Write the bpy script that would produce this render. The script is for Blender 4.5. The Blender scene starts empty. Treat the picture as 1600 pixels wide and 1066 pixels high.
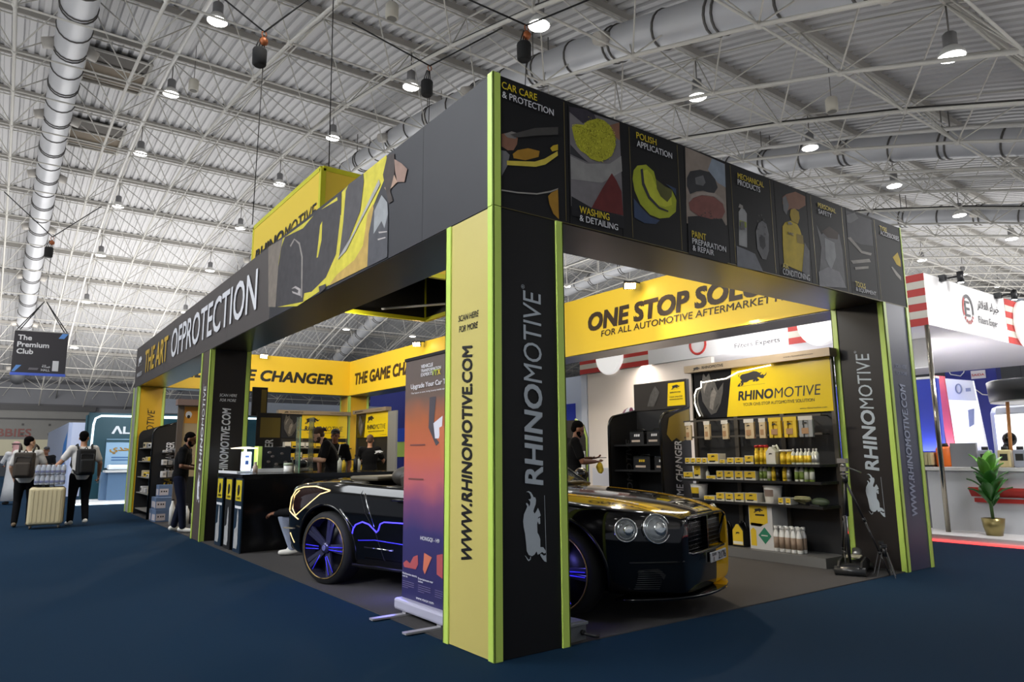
import bpy, bmesh, math, random
from mathutils import Vector as V, Matrix as M, noise
sc = bpy.context.scene
col = sc.collection
random.seed(7)
R = math.radians
# ---------------------------------------------------------------- camera
def cam_setup():
    cd = bpy.data.cameras.new('camera'); cam = bpy.data.objects.new('camera', cd); col.objects.link(cam)
    yaw, pitch, roll = 0.9386, 0.1624, -0.0071
    f = V((math.cos(yaw)*math.cos(pitch), math.sin(yaw)*math.cos(pitch), math.sin(pitch)))
    r = V((math.sin(yaw), -math.cos(yaw), 0)); u = r.cross(f)
    r2 = r*math.cos(roll)+u*math.sin(roll); u2 = -r*math.sin(roll)+u*math.cos(roll)
    m = M((r2, u2, -f)).transposed().to_4x4(); m.translation = V((-2.636, -3.8056, 1.2854))
    cam.matrix_world = m
    cd.sensor_width = 36; cd.sensor_fit = 'HORIZONTAL'; cd.lens = 1087.43/1600*36
    cd.clip_start = 0.05; cd.clip_end = 400
    sc.camera = cam
cam_setup()
# ---------------------------------------------------------------- world, colour management
w = bpy.data.worlds.new('world'); sc.world = w; w.use_nodes = True
w.node_tree.nodes['Background'].inputs[0].default_value = (0.80, 0.87, 1.0, 1)
w.node_tree.nodes['Background'].inputs[1].default_value = 0.35
sc.view_settings.view_transform = 'Standard'; sc.view_settings.look = 'None'
sc.view_settings.gamma = 1; sc.view_settings.use_curve_mapping = False
sc.view_settings.exposure = 0.0
sc.cycles.use_denoising = True
sc.cycles.max_bounces = 6; sc.cycles.diffuse_bounces = 4; sc.cycles.glossy_bounces = 4
sc.cycles.transmission_bounces = 6; sc.cycles.transparent_max_bounces = 8
sc.cycles.sample_clamp_indirect = 4; sc.cycles.sample_clamp_direct = 0
sc.cycles.caustics_reflective = False; sc.cycles.caustics_refractive = False
# ---------------------------------------------------------------- lights
def light(name, kind, loc, energy, color=(1,1,1), aim=None, size=0.1, size_y=None, spread=None, spot=None, blend=0.5, parent=None):
    ld = bpy.data.lights.new(name, kind); o = bpy.data.objects.new(name, ld); col.objects.link(o)
    ld.energy = energy; ld.color = color
    if kind == 'AREA':
        ld.size = size
        if spread: ld.spread = R(spread)
        if size_y: ld.shape = 'RECTANGLE'; ld.size_y = size_y
    else: ld.shadow_soft_size = size
    if spot: ld.spot_size = R(spot); ld.spot_blend = blend
    if parent: o.parent = parent
    o.location = loc
    if aim is not None: o.rotation_euler = (V(aim)-V(loc)).to_track_quat('-Z', 'Y').to_euler()
    return o
# unseen area lights added to brighten the roof, in place of other stands' glow
UP = 1980
for i, (x, y, s, k) in enumerate(((-14, 6, 16, .9), (-12, 32, 18, 1.0), (-6, -18, 20, 1.1), (22, -14, 20, 1.6), (20, 30, 20, 1.6), (46, 10, 26, 2.6), (4, 46, 16, 1.6))):
    light('roof_fill_light', 'AREA', (x, y, 4.3), UP*k, (1, .97, .93), aim=(x, y, 20), size=s)
# fill lights without fixtures, added to brighten the stand and floor from the aisle
light('aisle_fill_light', 'AREA', (-9, -9, 9.5), 300, (.9, .95, 1), aim=(0, 0, 1), size=7)
light('aisle_fill_light', 'AREA', (-10, 8, 9.5), 1350, (.92, .96, 1), aim=(-3, 9, 0), size=7)
light('aisle_fill_light', 'AREA', (6, -11, 8.5), 620, (.94, .97, 1), aim=(3.2, 0, 3.0), size=5, spread=50)
light('aisle_fill_light', 'AREA', (-10, -2, 8.5), 130, (.94, .97, 1), aim=(0, 1.5, 2.8), size=4, spread=45)
light('far_wall_fill_light', 'AREA', (-6, 50, 5.5), 900, (1, .97, .93), aim=(-4, 63, 4), size=6)  # area light added to lift the far wall, no lamp hangs there
# warm fill lights without fixtures, added to brighten the yellow boards
light('inner_fill_light', 'AREA', (.9, 3.6, 3.8), 70, (1, .9, .74), aim=(5.44, 3.6, 3.3), size=.3)
light('inner_fill_light', 'AREA', (.9, 11.5, 3.8), 110, (1, .9, .74), aim=(5.44, 12.5, 3.4), size=.3)
light('inner_fill_light', 'AREA', (3, 9.5, 3.8), 60, (1, .9, .74), aim=(3, 15.2, 3.4), size=.3)
# ---------------------------------------------------------------- materials
def lin(c): return tuple(((x/255)/12.92 if x/255 <= .04045 else ((x/255+.055)/1.055)**2.4) for x in c)
MATS = {}
def mat(name, rgb, rough=.5, metal=0., emit=0., spec=None, bump=0., bscale=40., var=0., vscale=3., coat=0., alpha=None, trans=0., ecol=None):
    if name in MATS: return MATS[name]
    m = bpy.data.materials.new(name); m.use_nodes = True; nt = m.node_tree; b = nt.nodes['Principled BSDF']
    c = (*lin(rgb), 1)
    b.inputs['Base Color'].default_value = c; b.inputs['Roughness'].default_value = rough; b.inputs['Metallic'].default_value = metal
    if spec is not None: b.inputs['Specular IOR Level'].default_value = spec
    if emit: b.inputs['Emission Color'].default_value = (*lin(ecol or rgb), 1); b.inputs['Emission Strength'].default_value = emit
    if coat: b.inputs['Coat Weight'].default_value = coat; b.inputs['Coat Roughness'].default_value = .04
    if trans: b.inputs['Transmission Weight'].default_value = trans
    if alpha is not None: b.inputs['Alpha'].default_value = alpha
    if bump or var:
        tc = nt.nodes.new('ShaderNodeTexCoord')
        if var:
            n = nt.nodes.new('ShaderNodeTexNoise'); n.inputs['Scale'].default_value = vscale; n.inputs['Detail'].default_value = 6
            nt.links.new(tc.outputs['Object'], n.inputs['Vector'])
            mx = nt.nodes.new('ShaderNodeMix'); mx.data_type = 'RGBA'
            mx.inputs[6].default_value = tuple(x*(1-var) for x in c[:3])+(1,); mx.inputs[7].default_value = tuple(min(1, x*(1+var)) for x in c[:3])+(1,)
            nt.links.new(n.outputs['Fac'], mx.inputs[0]); nt.links.new(mx.outputs[2], b.inputs['Base Color'])
        if bump:
            n2 = nt.nodes.new('ShaderNodeTexNoise'); n2.inputs['Scale'].default_value = bscale; n2.inputs['Detail'].default_value = 4
            nt.links.new(tc.outputs['Object'], n2.inputs['Vector'])
            bp = nt.nodes.new('ShaderNodeBump'); bp.inputs['Strength'].default_value = bump; bp.inputs['Distance'].default_value = .02
            nt.links.new(n2.outputs['Fac'], bp.inputs['Height']); nt.links.new(bp.outputs['Normal'], b.inputs['Normal'])
    MATS[name] = m
    return m
def fabric(name, rgb): return mat(name, rgb, .9, bump=.3, bscale=60, spec=.15, var=.12, vscale=9)
BLACK = mat('black_gloss', (16, 16, 17), .18)
SATIN = mat('black_satin', (24, 24, 26), .45)
YEL = mat('sign_yellow', (240, 200, 46), .5)
LIME = mat('lime_edge', (192, 218, 100), .35)
WHITE = mat('white_paint', (235, 235, 236), .45)
STEEL = mat('brushed_steel', (150, 148, 145), .35, .8)
GREYM = mat('grey_metal', (120, 118, 115), .45, .3)
PRW = mat('print_white', (225, 225, 228), .6, spec=.2)
PRY = mat('print_yellow', (225, 200, 30), .5)
PRK = mat('print_black', (22, 20, 18), .5)
# ---------------------------------------------------------------- mesh helpers
class MB:
    def __init__(s): s.v = []; s.f = []; s.mi = []; s.sm = []; s.mats = []
    def m(s, mt):
        if mt is None: return 0
        if mt not in s.mats: s.mats.append(mt)
        return s.mats.index(mt)
    def add(s, vs, fs, mt=None, smooth=False):
        o = len(s.v); s.v += [tuple(v) for v in vs]; k = s.m(mt)
        for f in fs: s.f.append(tuple(i+o for i in f)); s.mi.append(k); s.sm.append(smooth)
        return s
    def box(s, c, d, mt=None, rz=0, rot=None, taper=1.0):
        x, y, z = d[0]/2, d[1]/2, d[2]/2
        P = [V((sx*x*(taper if sz > 0 else 1), sy*y*(taper if sz > 0 else 1), sz*z)) for sz in (-1, 1) for sy in (-1, 1) for sx in (-1, 1)]
        q = rot if rot is not None else M.Rotation(rz, 3, 'Z')
        return s.add([q @ p + V(c) for p in P], [(0, 2, 3, 1), (4, 5, 7, 6), (0, 1, 5, 4), (2, 6, 7, 3), (0, 4, 6, 2), (1, 3, 7, 5)], mt)
    def bb(s, a, b, mt=None):
        return s.box([(p+q)/2 for p, q in zip(a, b)], [abs(q-p) for p, q in zip(a, b)], mt)
    def poly(s, pts, mt=None): return s.add(pts, [tuple(range(len(pts)))], mt)
    def prism(s, pts, vec, mt=None):
        n = len(pts); vec = V(vec); a = [V(p) for p in pts]; b = [p+vec for p in a]
        return s.add(a+b, [tuple(range(n))[::-1], tuple(range(n, 2*n))]+[(i, (i+1) % n, n+(i+1) % n, n+i) for i in range(n)], mt)
    def ring(s, c, ax, r, n, r2=None, up=None):
        ax = V(ax).normalized(); u = ax.cross(V(up) if up else V((0, 0, 1)))
        if u.length < 1e-3: u = ax.cross(V((1, 0, 0)))
        u.normalize(); v = ax.cross(u); r2 = r if r2 is None else r2
        return [V(c)+u*math.cos(2*math.pi*i/n)*r+v*math.sin(2*math.pi*i/n)*r2 for i in range(n)]
    def rings(s, rs, mt=None, smooth=True, caps=True, closed=False):
        n = len(rs[0]); vs = [p for r in rs for p in r]; fs = []
        k = len(rs)
        for j in range(k if closed else k-1):
            for i in range(n):
                a = j*n+i; b = j*n+(i+1) % n; c = ((j+1) % k)*n+(i+1) % n; d = ((j+1) % k)*n+i
                fs.append((a, b, c, d))
        s.add(vs, fs, mt, smooth)
        if caps and not closed:
            o = len(s.v)-len(vs); kk = s.m(mt)
            s.f.append(tuple(o+i for i in range(n))[::-1]); s.mi.append(kk); s.sm.append(False)
            s.f.append(tuple(o+(k-1)*n+i for i in range(n))); s.mi.append(kk); s.sm.append(False)
        return s
    def cyl(s, a, b, r, r2=None, n=12, mt=None, smooth=True, caps=True):
        a, b = V(a), V(b); return s.rings([s.ring(a, b-a, r, n), s.ring(b, b-a, r if r2 is None else r2, n)], mt, smooth, caps)
    def tube(s, pts, r, n=8, mt=None, closed=False, caps=True):
        pts = [V(p) for p in pts]; rs = []; k = len(pts); up = None
        for i, p in enumerate(pts):
            a = pts[i-1] if (i or closed) else p; b = pts[(i+1) % k] if (i < k-1 or closed) else p
            d = (b-a).normalized(); rr = r[i] if isinstance(r, (list, tuple)) else r
            if up is None:
                up = V((0, 0, 1)) if abs(d.z) < .9 else V((1, 0, 0))
            u = d.cross(up)
            if u.length < 1e-4: u = d.cross(V((1, .3, .2)))
            u.normalize(); v = d.cross(u); up = -v if False else up
            rs.append([p+u*math.cos(2*math.pi*i2/n)*rr+v*math.sin(2*math.pi*i2/n)*rr for i2 in range(n)])
        return s.rings(rs, mt, True, caps, closed)
    def lathe(s, c, prof, n=20, mt=None, ax=(0, 0, 1), smooth=True, caps=True):
        ax = V(ax).normalized()
        return s.rings([s.ring(V(c)+ax*z, ax, max(r, 1e-4), n) for r, z in prof], mt, smooth, caps)
    def ell(s, c, rx, ry, rz, n=14, k=8, mt=None, rot=None):
        rs = []
        for j in range(k+1):
            t = math.pi*j/k; rr = max(math.sin(t), 1e-3); z = -math.cos(t)
            rs.append([((rot @ V((rx*rr*math.cos(2*math.pi*i/n), ry*rr*math.sin(2*math.pi*i/n), rz*z))) if rot else V((rx*rr*math.cos(2*math.pi*i/n), ry*rr*math.sin(2*math.pi*i/n), rz*z)))+V(c) for i in range(n)])
        return s.rings(rs, mt, True, True)
    def obj(s, name, mt=None, parent=None, loc=None, rz=0., bevel=0., smooth=False):
        me = bpy.data.meshes.new(name); me.from_pydata([tuple(v) for v in s.v], [], s.f)
        ml = s.mats or [mt or WHITE]
        if mt is not None and not s.mats: ml = [mt]
        for x in ml: me.materials.append(x)
        me.polygons.foreach_set('material_index', s.mi)
        me.polygons.foreach_set('use_smooth', [bool(a or smooth) for a in s.sm])
        me.update()
        o = bpy.data.objects.new(name, me); col.objects.link(o)
        if parent: o.parent = parent
        if loc is not None: o.location = loc
        o.rotation_euler.z = rz
        if bevel:
            b = o.modifiers.new('bevel', 'BEVEL'); b.width = bevel; b.segments = 2; b.limit_method = 'ANGLE'; b.angle_limit = R(40)
        return o
def recalc(o):
    bm = bmesh.new(); bm.from_mesh(o.data); bmesh.ops.recalc_face_normals(bm, faces=bm.faces); bm.to_mesh(o.data); bm.free(); return o
def tag(o, label, cat, group=None, kind=None):
    if label: o['label'] = label
    if cat: o['category'] = cat
    if group: o['group'] = group
    if kind: o['kind'] = kind
    return o
def thing(name, label, cat, loc=(0, 0, 0), rz=0., group=None):
    o = bpy.data.objects.new(name, None); col.objects.link(o); o.empty_display_size = .1
    o.location = loc; o.rotation_euler.z = rz
    return tag(o, label, cat, group)
def struct(o): o['kind'] = 'structure'; return o
def copy_tree(o, parent=None):
    c = o.copy(); col.objects.link(c)
    if parent: c.parent = parent
    for ch in o.children: copy_tree(ch, c)
    return c
ORD = ['first', 'second', 'third', 'fourth', 'fifth', 'sixth', 'seventh', 'eighth', 'ninth', 'tenth', 'eleventh', 'twelfth', 'thirteenth', 'fourteenth']
# ---------------------------------------------------------------- lettering
def text_mesh(s, bold=0., shear=0.):
    cu = bpy.data.curves.new('t', 'FONT'); cu.body = s; cu.size = 1; cu.shear = shear; cu.resolution_u = 3
    o = bpy.data.objects.new('t', cu); col.objects.link(o)
    me = bpy.data.meshes.new_from_object(o)
    bpy.data.objects.remove(o); bpy.data.curves.remove(cu)
    return me
def txt_into(mb, s, o, U, W, w, h, mt, bold=0., shear=0.):
    """text s into the box at corner o spanned by unit dirs U (along) and W (up), w wide, h high"""
    me = text_mesh(s, bold, shear)
    if not me.vertices: return
    xs = [v.co.x for v in me.vertices]; ys = [v.co.y for v in me.vertices]
    x0, x1, y0, y1 = min(xs), max(xs), min(ys), max(ys)
    U, W, o = V(U), V(W), V(o)
    if w is None: w = h*(x1-x0)/(y1-y0)
    b = bold*.8; fs = [tuple(p.vertices) for p in me.polygons]
    N_ = U.cross(W).normalized()*(.0004 if h > .05 else .0002)
    for q, (dx, dy) in enumerate(((0, 0),) if not bold else ((-b, -b), (b, -b), (b, b), (-b, b), (0, 0))):   # bold: struck several times
        mb.add([o+N_*q+U*((v.co.x+dx-x0+b)/(x1-x0+2*b)*w)+W*((v.co.y+dy-y0+b)/(y1-y0+2*b)*h) for v in me.vertices], fs, mt)
    bpy.data.meshes.remove(me)
def txt(s, o, U, W, w, h, mt, parent, bold=0., shear=0., name='lettering'):
    mb = MB(); txt_into(mb, s, o, U, W, w, h, mt, bold, shear); return mb.obj(name, None, parent)
RH = [(120,148),(160,138),(195,155),(222,190),(232,212),(262,220),(272,250),(265,300),(240,350),(228,382),(246,412),(272,385),(300,345),(325,390),(342,435),(330,450),(304,456),(296,478),(318,462),(332,466),(334,535),(312,542),(292,505),(284,540),(288,640),(310,670),(330,720),(330,812),(375,818),(412,862),(412,888),(385,892),(355,872),(330,887),(287,900),(270,857),(240,892),(200,908),(150,890),(120,840),(114,770),(98,640),(78,560),(70,490),(85,410),(120,350),(135,322),(115,284),(130,277),(155,300),(164,326),(180,296),(182,266),(155,238),(190,232),(196,212),(178,170),(150,150)]
RT = [(92,892),(104,896),(124,918),(148,944),(168,936),(174,908),(184,912),(180,944),(150,962),(128,946),(108,912)]
RF_ = [(322,898),(345,893),(380,918),(414,912),(422,996),(388,984),(348,940)]
RL = [(402,200),(408,200),(424,996),(416,900)]
def rhino_into(mb, o, U, W, size, mt):
    """the running rhino emblem, head along U, feet against -W, size long"""
    U, W, o = V(U), V(W), V(o); k = size/860
    for P in (RH, RT, RF_, RL): mb.poly([o+U*((998-y)*k)+W*((424-x)*k) for x, y in P], mt)
def plate(o, U, W, w, h): o, U, W = V(o), V(U), V(W); return [o, o+U*w, o+U*w+W*h, o+W*h]
X, Y, Z = V((1, 0, 0)), V((0, 1, 0)), V((0, 0, 1))
# ---- printed shapes on the panels, in metres on their own panel plane
PR={
'P1 hand':[[(0.07,3.55),(0.159,3.59),(0.219,3.584),(0.206,3.507),(0.175,3.454),(0.124,3.44),(0.07,3.455)]],
'P1 glove':[[(0.09,3.556),(0.159,3.594),(0.232,3.595),(0.193,3.547),(0.124,3.536)]],
'P1 sleeve':[[(0.064,3.425),(0.107,3.429),(0.14,3.408),(0.119,3.323),(0.068,3.231)]],
'P1 hood':[[(0.166,3.422),(0.209,3.463),(0.306,3.504),(0.414,3.51),(0.404,3.462),(0.279,3.403),(0.174,3.392)]],
'P1 stripe':[[(0.114,3.358),(0.367,3.415),(0.459,3.461),(0.588,3.556),(0.591,3.521),(0.467,3.418),(0.376,3.377),(0.114,3.325)]],
'P1 knob':[[(0.516,3.56),(0.545,3.59),(0.593,3.611),(0.592,3.564),(0.535,3.538)]],
'P1 bumper':[[(0.486,3.174),(0.518,3.208),(0.584,3.249),(0.588,3.016),(0.534,3.05),(0.498,3.117)]],
'P1 chrome':[[(0.063,3.13),(0.206,3.144),(0.382,3.174),(0.509,3.221),(0.585,3.259),(0.584,3.25),(0.509,3.209),(0.381,3.163),(0.206,3.134),(0.063,3.12)]],
'P1 spray':[[(0.142,3.563),(0.372,3.68),(0.596,3.752),(0.594,3.689),(0.371,3.619),(0.21,3.56)]],
'P2 bg':[[(0.717,3.959),(1.26,3.985),(1.272,3.177),(0.715,3.148)]],
'P2 wedge':[[(0.717,3.959),(0.899,3.986),(0.981,3.969),(1.01,3.92),(0.854,3.859),(0.716,3.914)]],
'P2 streak':[[(0.716,3.55),(0.884,3.53),(1.135,3.593),(1.269,3.694),(1.274,3.562),(1.043,3.409),(0.721,3.365)]],
'P2 shoulder':[[(0.719,3.645),(0.825,3.579),(0.904,3.543),(0.716,3.566)]],
'P2 mitt':[[(0.736,3.792),(0.783,3.83),(0.864,3.848),(0.895,3.887),(1.011,3.945),(1.085,3.951),(1.148,3.927),(1.179,3.886),(1.206,3.843),(1.206,3.76),(1.159,3.665),(1.093,3.615),(1.019,3.58),(0.926,3.581),(0.876,3.608),(0.826,3.619),(0.787,3.648),(0.759,3.704)]],
'P2 arm':[[(1.148,3.927),(1.26,3.983),(1.257,3.824),(1.206,3.843)]],
'P2 tri':[[(1.153,3.516),(1.204,3.463),(1.255,3.385),(1.268,3.184),(1.118,3.178),(0.922,3.176),(1.042,3.361)]],
'P2 lower':[[(0.717,3.225),(0.922,3.176),(1.272,3.177),(1.271,3.072),(0.713,3.071)]],
'P3 pad':[[(1.409,3.604),(1.457,3.658),(1.563,3.693),(1.655,3.655),(1.675,3.591),(1.768,3.544),(1.877,3.543),(1.929,3.458),(1.914,3.351),(1.824,3.28),(1.702,3.247),(1.585,3.257),(1.474,3.326),(1.412,3.429),(1.394,3.525)]],
'P3 padin':[[(1.501,3.618),(1.572,3.652),(1.629,3.615),(1.672,3.539),(1.789,3.497),(1.861,3.478),(1.868,3.402),(1.781,3.366),(1.685,3.362),(1.571,3.414),(1.506,3.501)]],
'P3 padcore':[[(1.675,3.591),(1.792,3.55),(1.877,3.543),(1.866,3.479),(1.808,3.415),(1.726,3.448),(1.682,3.507)]],
'P3 groove':[[(1.49,3.632),(1.519,3.647),(1.53,3.523),(1.594,3.419),(1.708,3.35),(1.815,3.339),(1.815,3.326),(1.695,3.331),(1.57,3.397),(1.501,3.499)]],
'P3 blue':[[(1.397,3.359),(1.473,3.301),(1.584,3.24),(1.701,3.23),(1.651,3.187),(1.511,3.168),(1.395,3.194)]],
'P3 blue2':[[(1.794,3.576),(1.928,3.563),(1.924,3.492),(1.877,3.543)]],
'P4 bg':[[(2.081,3.99),(2.27,3.985),(2.453,3.978),(2.643,3.97),(2.62,3.371),(2.5,3.285),(2.051,3.274)]],
'P4 sky':[[(2.453,3.978),(2.638,3.969),(2.634,3.736),(2.517,3.756),(2.385,3.85)]],
'P4 head':[[(2.082,3.7),(2.131,3.773),(2.268,3.822),(2.406,3.832),(2.484,3.78),(2.513,3.708),(2.448,3.631),(2.298,3.628),(2.206,3.6),(2.115,3.556),(2.076,3.623)]],
'P4 shine':[[(2.194,3.727),(2.31,3.778),(2.339,3.715),(2.302,3.675),(2.2,3.667)]],
'P4 ring':[[(2.089,3.49),(2.137,3.554),(2.275,3.615),(2.46,3.641),(2.575,3.612),(2.607,3.564),(2.571,3.564),(2.446,3.607),(2.272,3.584),(2.146,3.525),(2.098,3.47)]],
'P4 disc':[[(2.087,3.468),(2.157,3.528),(2.272,3.579),(2.445,3.602),(2.571,3.564),(2.6,3.492),(2.546,3.418),(2.392,3.379),(2.211,3.373),(2.104,3.404)]],
'P4 dark':[[(2.067,3.337),(2.211,3.373),(2.392,3.379),(2.546,3.415),(2.617,3.339),(2.591,2.995),(2.053,2.996)]],
'P5 can':[[(2.811,3.535),(2.853,3.584),(2.903,3.578),(2.937,3.545),(2.908,3.203),(2.784,3.205)]],
'P5 canlab':[[(2.816,3.456),(2.923,3.454),(2.917,3.396),(2.81,3.4)]],
'P5 noz':[[(2.81,3.58),(2.832,3.62),(2.881,3.611),(2.885,3.58)]],
'P5 disc':[[(3.062,3.392),(3.111,3.482),(3.18,3.521),(3.245,3.5),(3.273,3.399),(3.255,3.231),(3.204,3.133),(3.138,3.13),(3.069,3.215)]],
'P5 hub':[[(3.108,3.335),(3.152,3.376),(3.202,3.352),(3.206,3.271),(3.161,3.223),(3.112,3.255)]],
'P5 floor':[[(2.741,3.19),(2.925,3.174),(3.025,3.16),(3.137,3.002),(2.734,2.99)]],
'P6 hand':[[(3.559,3.845),(3.637,3.896),(3.805,3.96),(3.983,3.947),(3.975,3.847),(3.84,3.774),(3.691,3.752),(3.598,3.698),(3.551,3.774)]],
'P6 glove':[[(3.558,3.836),(3.62,3.875),(3.666,3.781),(3.609,3.666),(3.557,3.707)]],
'P6 can':[[(3.521,3.529),(3.57,3.581),(3.674,3.619),(3.789,3.607),(3.835,3.555),(3.894,3.392),(3.857,3.231),(3.811,3.104),(3.64,3.12),(3.502,3.14),(3.504,3.341)]],
'P6 neck':[[(3.69,3.743),(3.766,3.768),(3.836,3.747),(3.842,3.679),(3.804,3.61),(3.689,3.622),(3.667,3.678)]],
'P6 lab':[[(3.76,3.498),(3.878,3.502),(3.881,3.407),(3.757,3.403)]],
'P6 floor':[[(3.898,3.428),(3.978,3.355),(3.949,3.074),(3.811,3.104)]],
'P7 smoke':[[(4.16,3.671),(4.241,3.578),(4.416,3.684),(4.607,3.647),(4.646,3.469),(4.649,3.068),(4.114,3.02),(4.156,3.209),(4.219,3.432)]],
'P7 dark':[[(4.246,3.615),(4.418,3.703),(4.593,3.662),(4.564,3.583),(4.366,3.566)]],
'P7 hi':[[(4.3,3.554),(4.491,3.534),(4.499,3.371),(4.377,3.208),(4.282,3.318)]],
'P7 base':[[(4.124,3.152),(4.317,3.234),(4.54,3.215),(4.663,3.052),(4.12,2.995)]],
'P8 bg':[[(4.793,3.964),(5.367,3.965),(5.347,3.648),(5.05,3.614),(4.793,3.644)]],
'P8 t1':[[(4.801,3.909),(4.986,3.976),(5.067,3.925),(4.875,3.829),(4.805,3.825)]],
'P8 t2':[[(4.775,3.64),(4.847,3.663),(5.073,3.542),(5.293,3.551),(5.268,3.518),(5.05,3.51)]],
'P8 t3':[[(4.802,3.384),(5.224,3.472),(5.254,3.439),(4.849,3.355)]],
'P8 t4':[[(4.878,3.322),(5.189,3.38),(5.184,3.351),(4.89,3.293)]],
'P9 yel':[[(5.797,3.586),(5.933,3.669),(5.988,3.577),(5.979,3.495),(5.881,3.509)]],
'P9 wip':[[(5.732,3.456),(5.765,3.465),(5.954,3.37),(5.952,3.32),(5.834,3.372)]],
'T CAR CARE':[(0.067,3.889),(0.39,3.905),(0.067,3.945)],
'T & PROTECTION':[(0.07,3.823),(0.55,3.83),(0.07,3.875)],
'T WASHING':[(0.791,3.103),(1.105,3.111),(0.793,3.16)],
'T & DETAILING':[(0.789,3.044),(1.197,3.042),(0.791,3.095)],
'T POLISH':[(1.448,3.885),(1.693,3.905),(1.451,3.943)],
'T APPLICATION':[(1.45,3.822),(1.888,3.824),(1.452,3.878)],
'T PAINT':[(2.103,3.159),(2.294,3.156),(2.108,3.219)],
'T PREPARATION':[(2.103,3.092),(2.572,3.102),(2.107,3.145)],
'T & REPAIR':[(2.103,3.034),(2.393,3.035),(2.106,3.086)],
'T MECHANICAL':[(2.818,3.864),(3.232,3.873),(2.823,3.921)],
'T PRODUCTS':[(2.811,3.798),(3.167,3.808),(2.817,3.854)],
'T AIR':[(3.464,3.093),(3.566,3.092),(3.47,3.143)],
'T CONDITIONING':[(3.46,3.018),(3.934,3.029),(3.468,3.082)],
'T PERSONAL':[(4.204,3.872),(4.559,3.875),(4.211,3.925)],
'T SAFETY':[(4.204,3.805),(4.466,3.804),(4.211,3.856)],
'T TOOLS':[(4.846,3.092),(5.061,3.098),(4.856,3.152)],
'T & EQUIPMENT':[(4.848,3.041),(5.292,3.034),(4.857,3.094)],
'T TYRE':[(5.527,3.867),(5.694,3.873),(5.537,3.925)],
'T ACCESSORIES':[(5.527,3.808),(5.984,3.821),(5.538,3.865)],
'L bg':[[(4.596,3.964),(3.833,3.955),(2.853,3.961),(2.558,3.999),(2.194,3.996),(1.71,4.003),(1.672,3.837),(2.051,3.524),(2.054,3.062),(2.927,3.049),(3.954,2.989),(4.692,3.11),(4.795,3.808)]],
'L tyre':[[(4.514,3.961),(3.873,3.897),(3.47,3.97),(2.811,3.917),(2.756,3.713),(2.837,3.335),(3.094,3.146),(3.505,3.071),(3.733,3.099),(3.768,3.006),(4.692,3.11),(4.796,3.435),(4.636,3.863)]],
'L grey':[[(5.176,3.998),(4.596,3.964),(4.72,3.678),(4.749,3.12),(5.045,3.172)]],
'L strip':[[(3.321,3.778),(3.261,3.81),(3.261,3.599),(3.349,3.426),(3.392,3.428),(3.348,3.621)]],
'L wheelarc':[[(4.307,3.798),(4.161,3.85),(3.951,3.743),(3.831,3.541),(3.798,3.061),(3.831,3.067),(3.88,3.553),(3.989,3.735),(4.143,3.828),(4.273,3.772)]],
'L spoke':[[(4.183,3.238),(4.035,3.243),(3.858,3.173),(3.848,3.087),(4.124,3.175),(4.153,3.206),(3.949,3.141),(3.929,3.171),(4.056,3.222)]],
'L gap':[[(2.853,3.961),(2.74,3.973),(2.738,3.724),(2.805,3.759)]],
'L win':[[(2.627,3.952),(2.558,3.999),(2.211,3.995),(2.188,3.899),(2.253,3.627),(2.512,3.404),(2.755,3.254),(2.672,3.598)]],
'L shine1':[[(1.85,3.814),(1.816,3.754),(2.245,3.508),(2.576,3.301),(2.793,3.263),(2.377,3.457)]],
'L cloth':[[(1.78,3.638),(1.658,3.531),(1.638,3.417),(1.704,3.302),(1.767,3.387),(1.929,3.308),(1.926,3.53)]],
'L orange':[[(2.083,3.534),(1.962,3.611),(1.919,3.416),(2.02,3.027),(3.003,3.034),(2.78,3.109),(2.356,3.161),(2.163,3.257)]],
'L sleeve':[[(1.93,3.601),(1.747,3.573),(1.636,3.39),(1.633,3.017),(2.051,3.02),(2.039,3.337)]],
'L arm':[[(1.724,3.689),(1.525,3.745),(1.466,3.658),(1.662,3.628)]],
'L face':[[(1.532,3.897),(1.39,3.805),(1.28,3.714),(1.329,3.613),(1.466,3.658),(1.513,3.782)]],
'L hair':[[(1.679,3.978),(1.534,3.952),(1.526,3.759),(1.605,3.623),(1.543,3.51),(1.628,3.509),(1.76,3.826)]],
'L tick':[[(1.822,3.3),(1.644,3.259),(1.644,3.248),(1.806,3.281)]],
'L tick2':[[(1.833,3.235),(1.671,3.212),(1.67,3.201),(1.824,3.22)]],
'L dark':[[(3.271,3.08),(3.066,3.07),(3.081,3.019),(3.243,3.003)]],
'T THEART':[(14.396,3.238),(11.671,3.258),(14.385,3.756),(11.612,3.771)],
'T OF':[(11.298,3.24),(5.556,3.213),(11.271,3.832),(5.485,3.735)],
'L logo':[(15.43,3.211),(14.575,3.261),(15.443,3.796),(14.893,3.76)],
'L seams':[(7.046,4.013),(1.017,3.384)],
'U seat':[[(1.606,1.786),(1.45,1.784),(1.411,1.736),(1.424,1.573),(1.238,1.503),(1.183,1.432),(1.076,1.301),(1.041,1.245),(1.616,1.244)]],
'U seat2':[[(1.525,1.706),(1.299,1.746),(1.224,1.653),(1.239,1.53),(1.461,1.52)]],
'U white':[[(1.142,1.543),(0.997,1.597),(1.004,1.521),(1.053,1.42),(1.113,1.421)]],
'U hand':[[(1.046,1.505),(0.979,1.52),(0.954,1.468),(0.958,1.246),(1.008,1.245),(1.036,1.386)]],
'U dark':[[(1.209,1.758),(1.103,1.759),(1.134,1.561),(1.096,1.421),(1.044,1.386),(1.095,1.361),(1.221,1.511)]],
'U text':[(1.359,2.043),(1.152,2.007),(1.358,2.011),(1.358,1.983),(1.012,1.97),(1.357,1.969),(1.356,1.942),(1.195,1.94),(1.178,1.961),(1.02,1.914),(1.529,1.841),(0.959,1.831),(1.531,1.879),(1.518,1.808),(0.984,1.803)],
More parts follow.
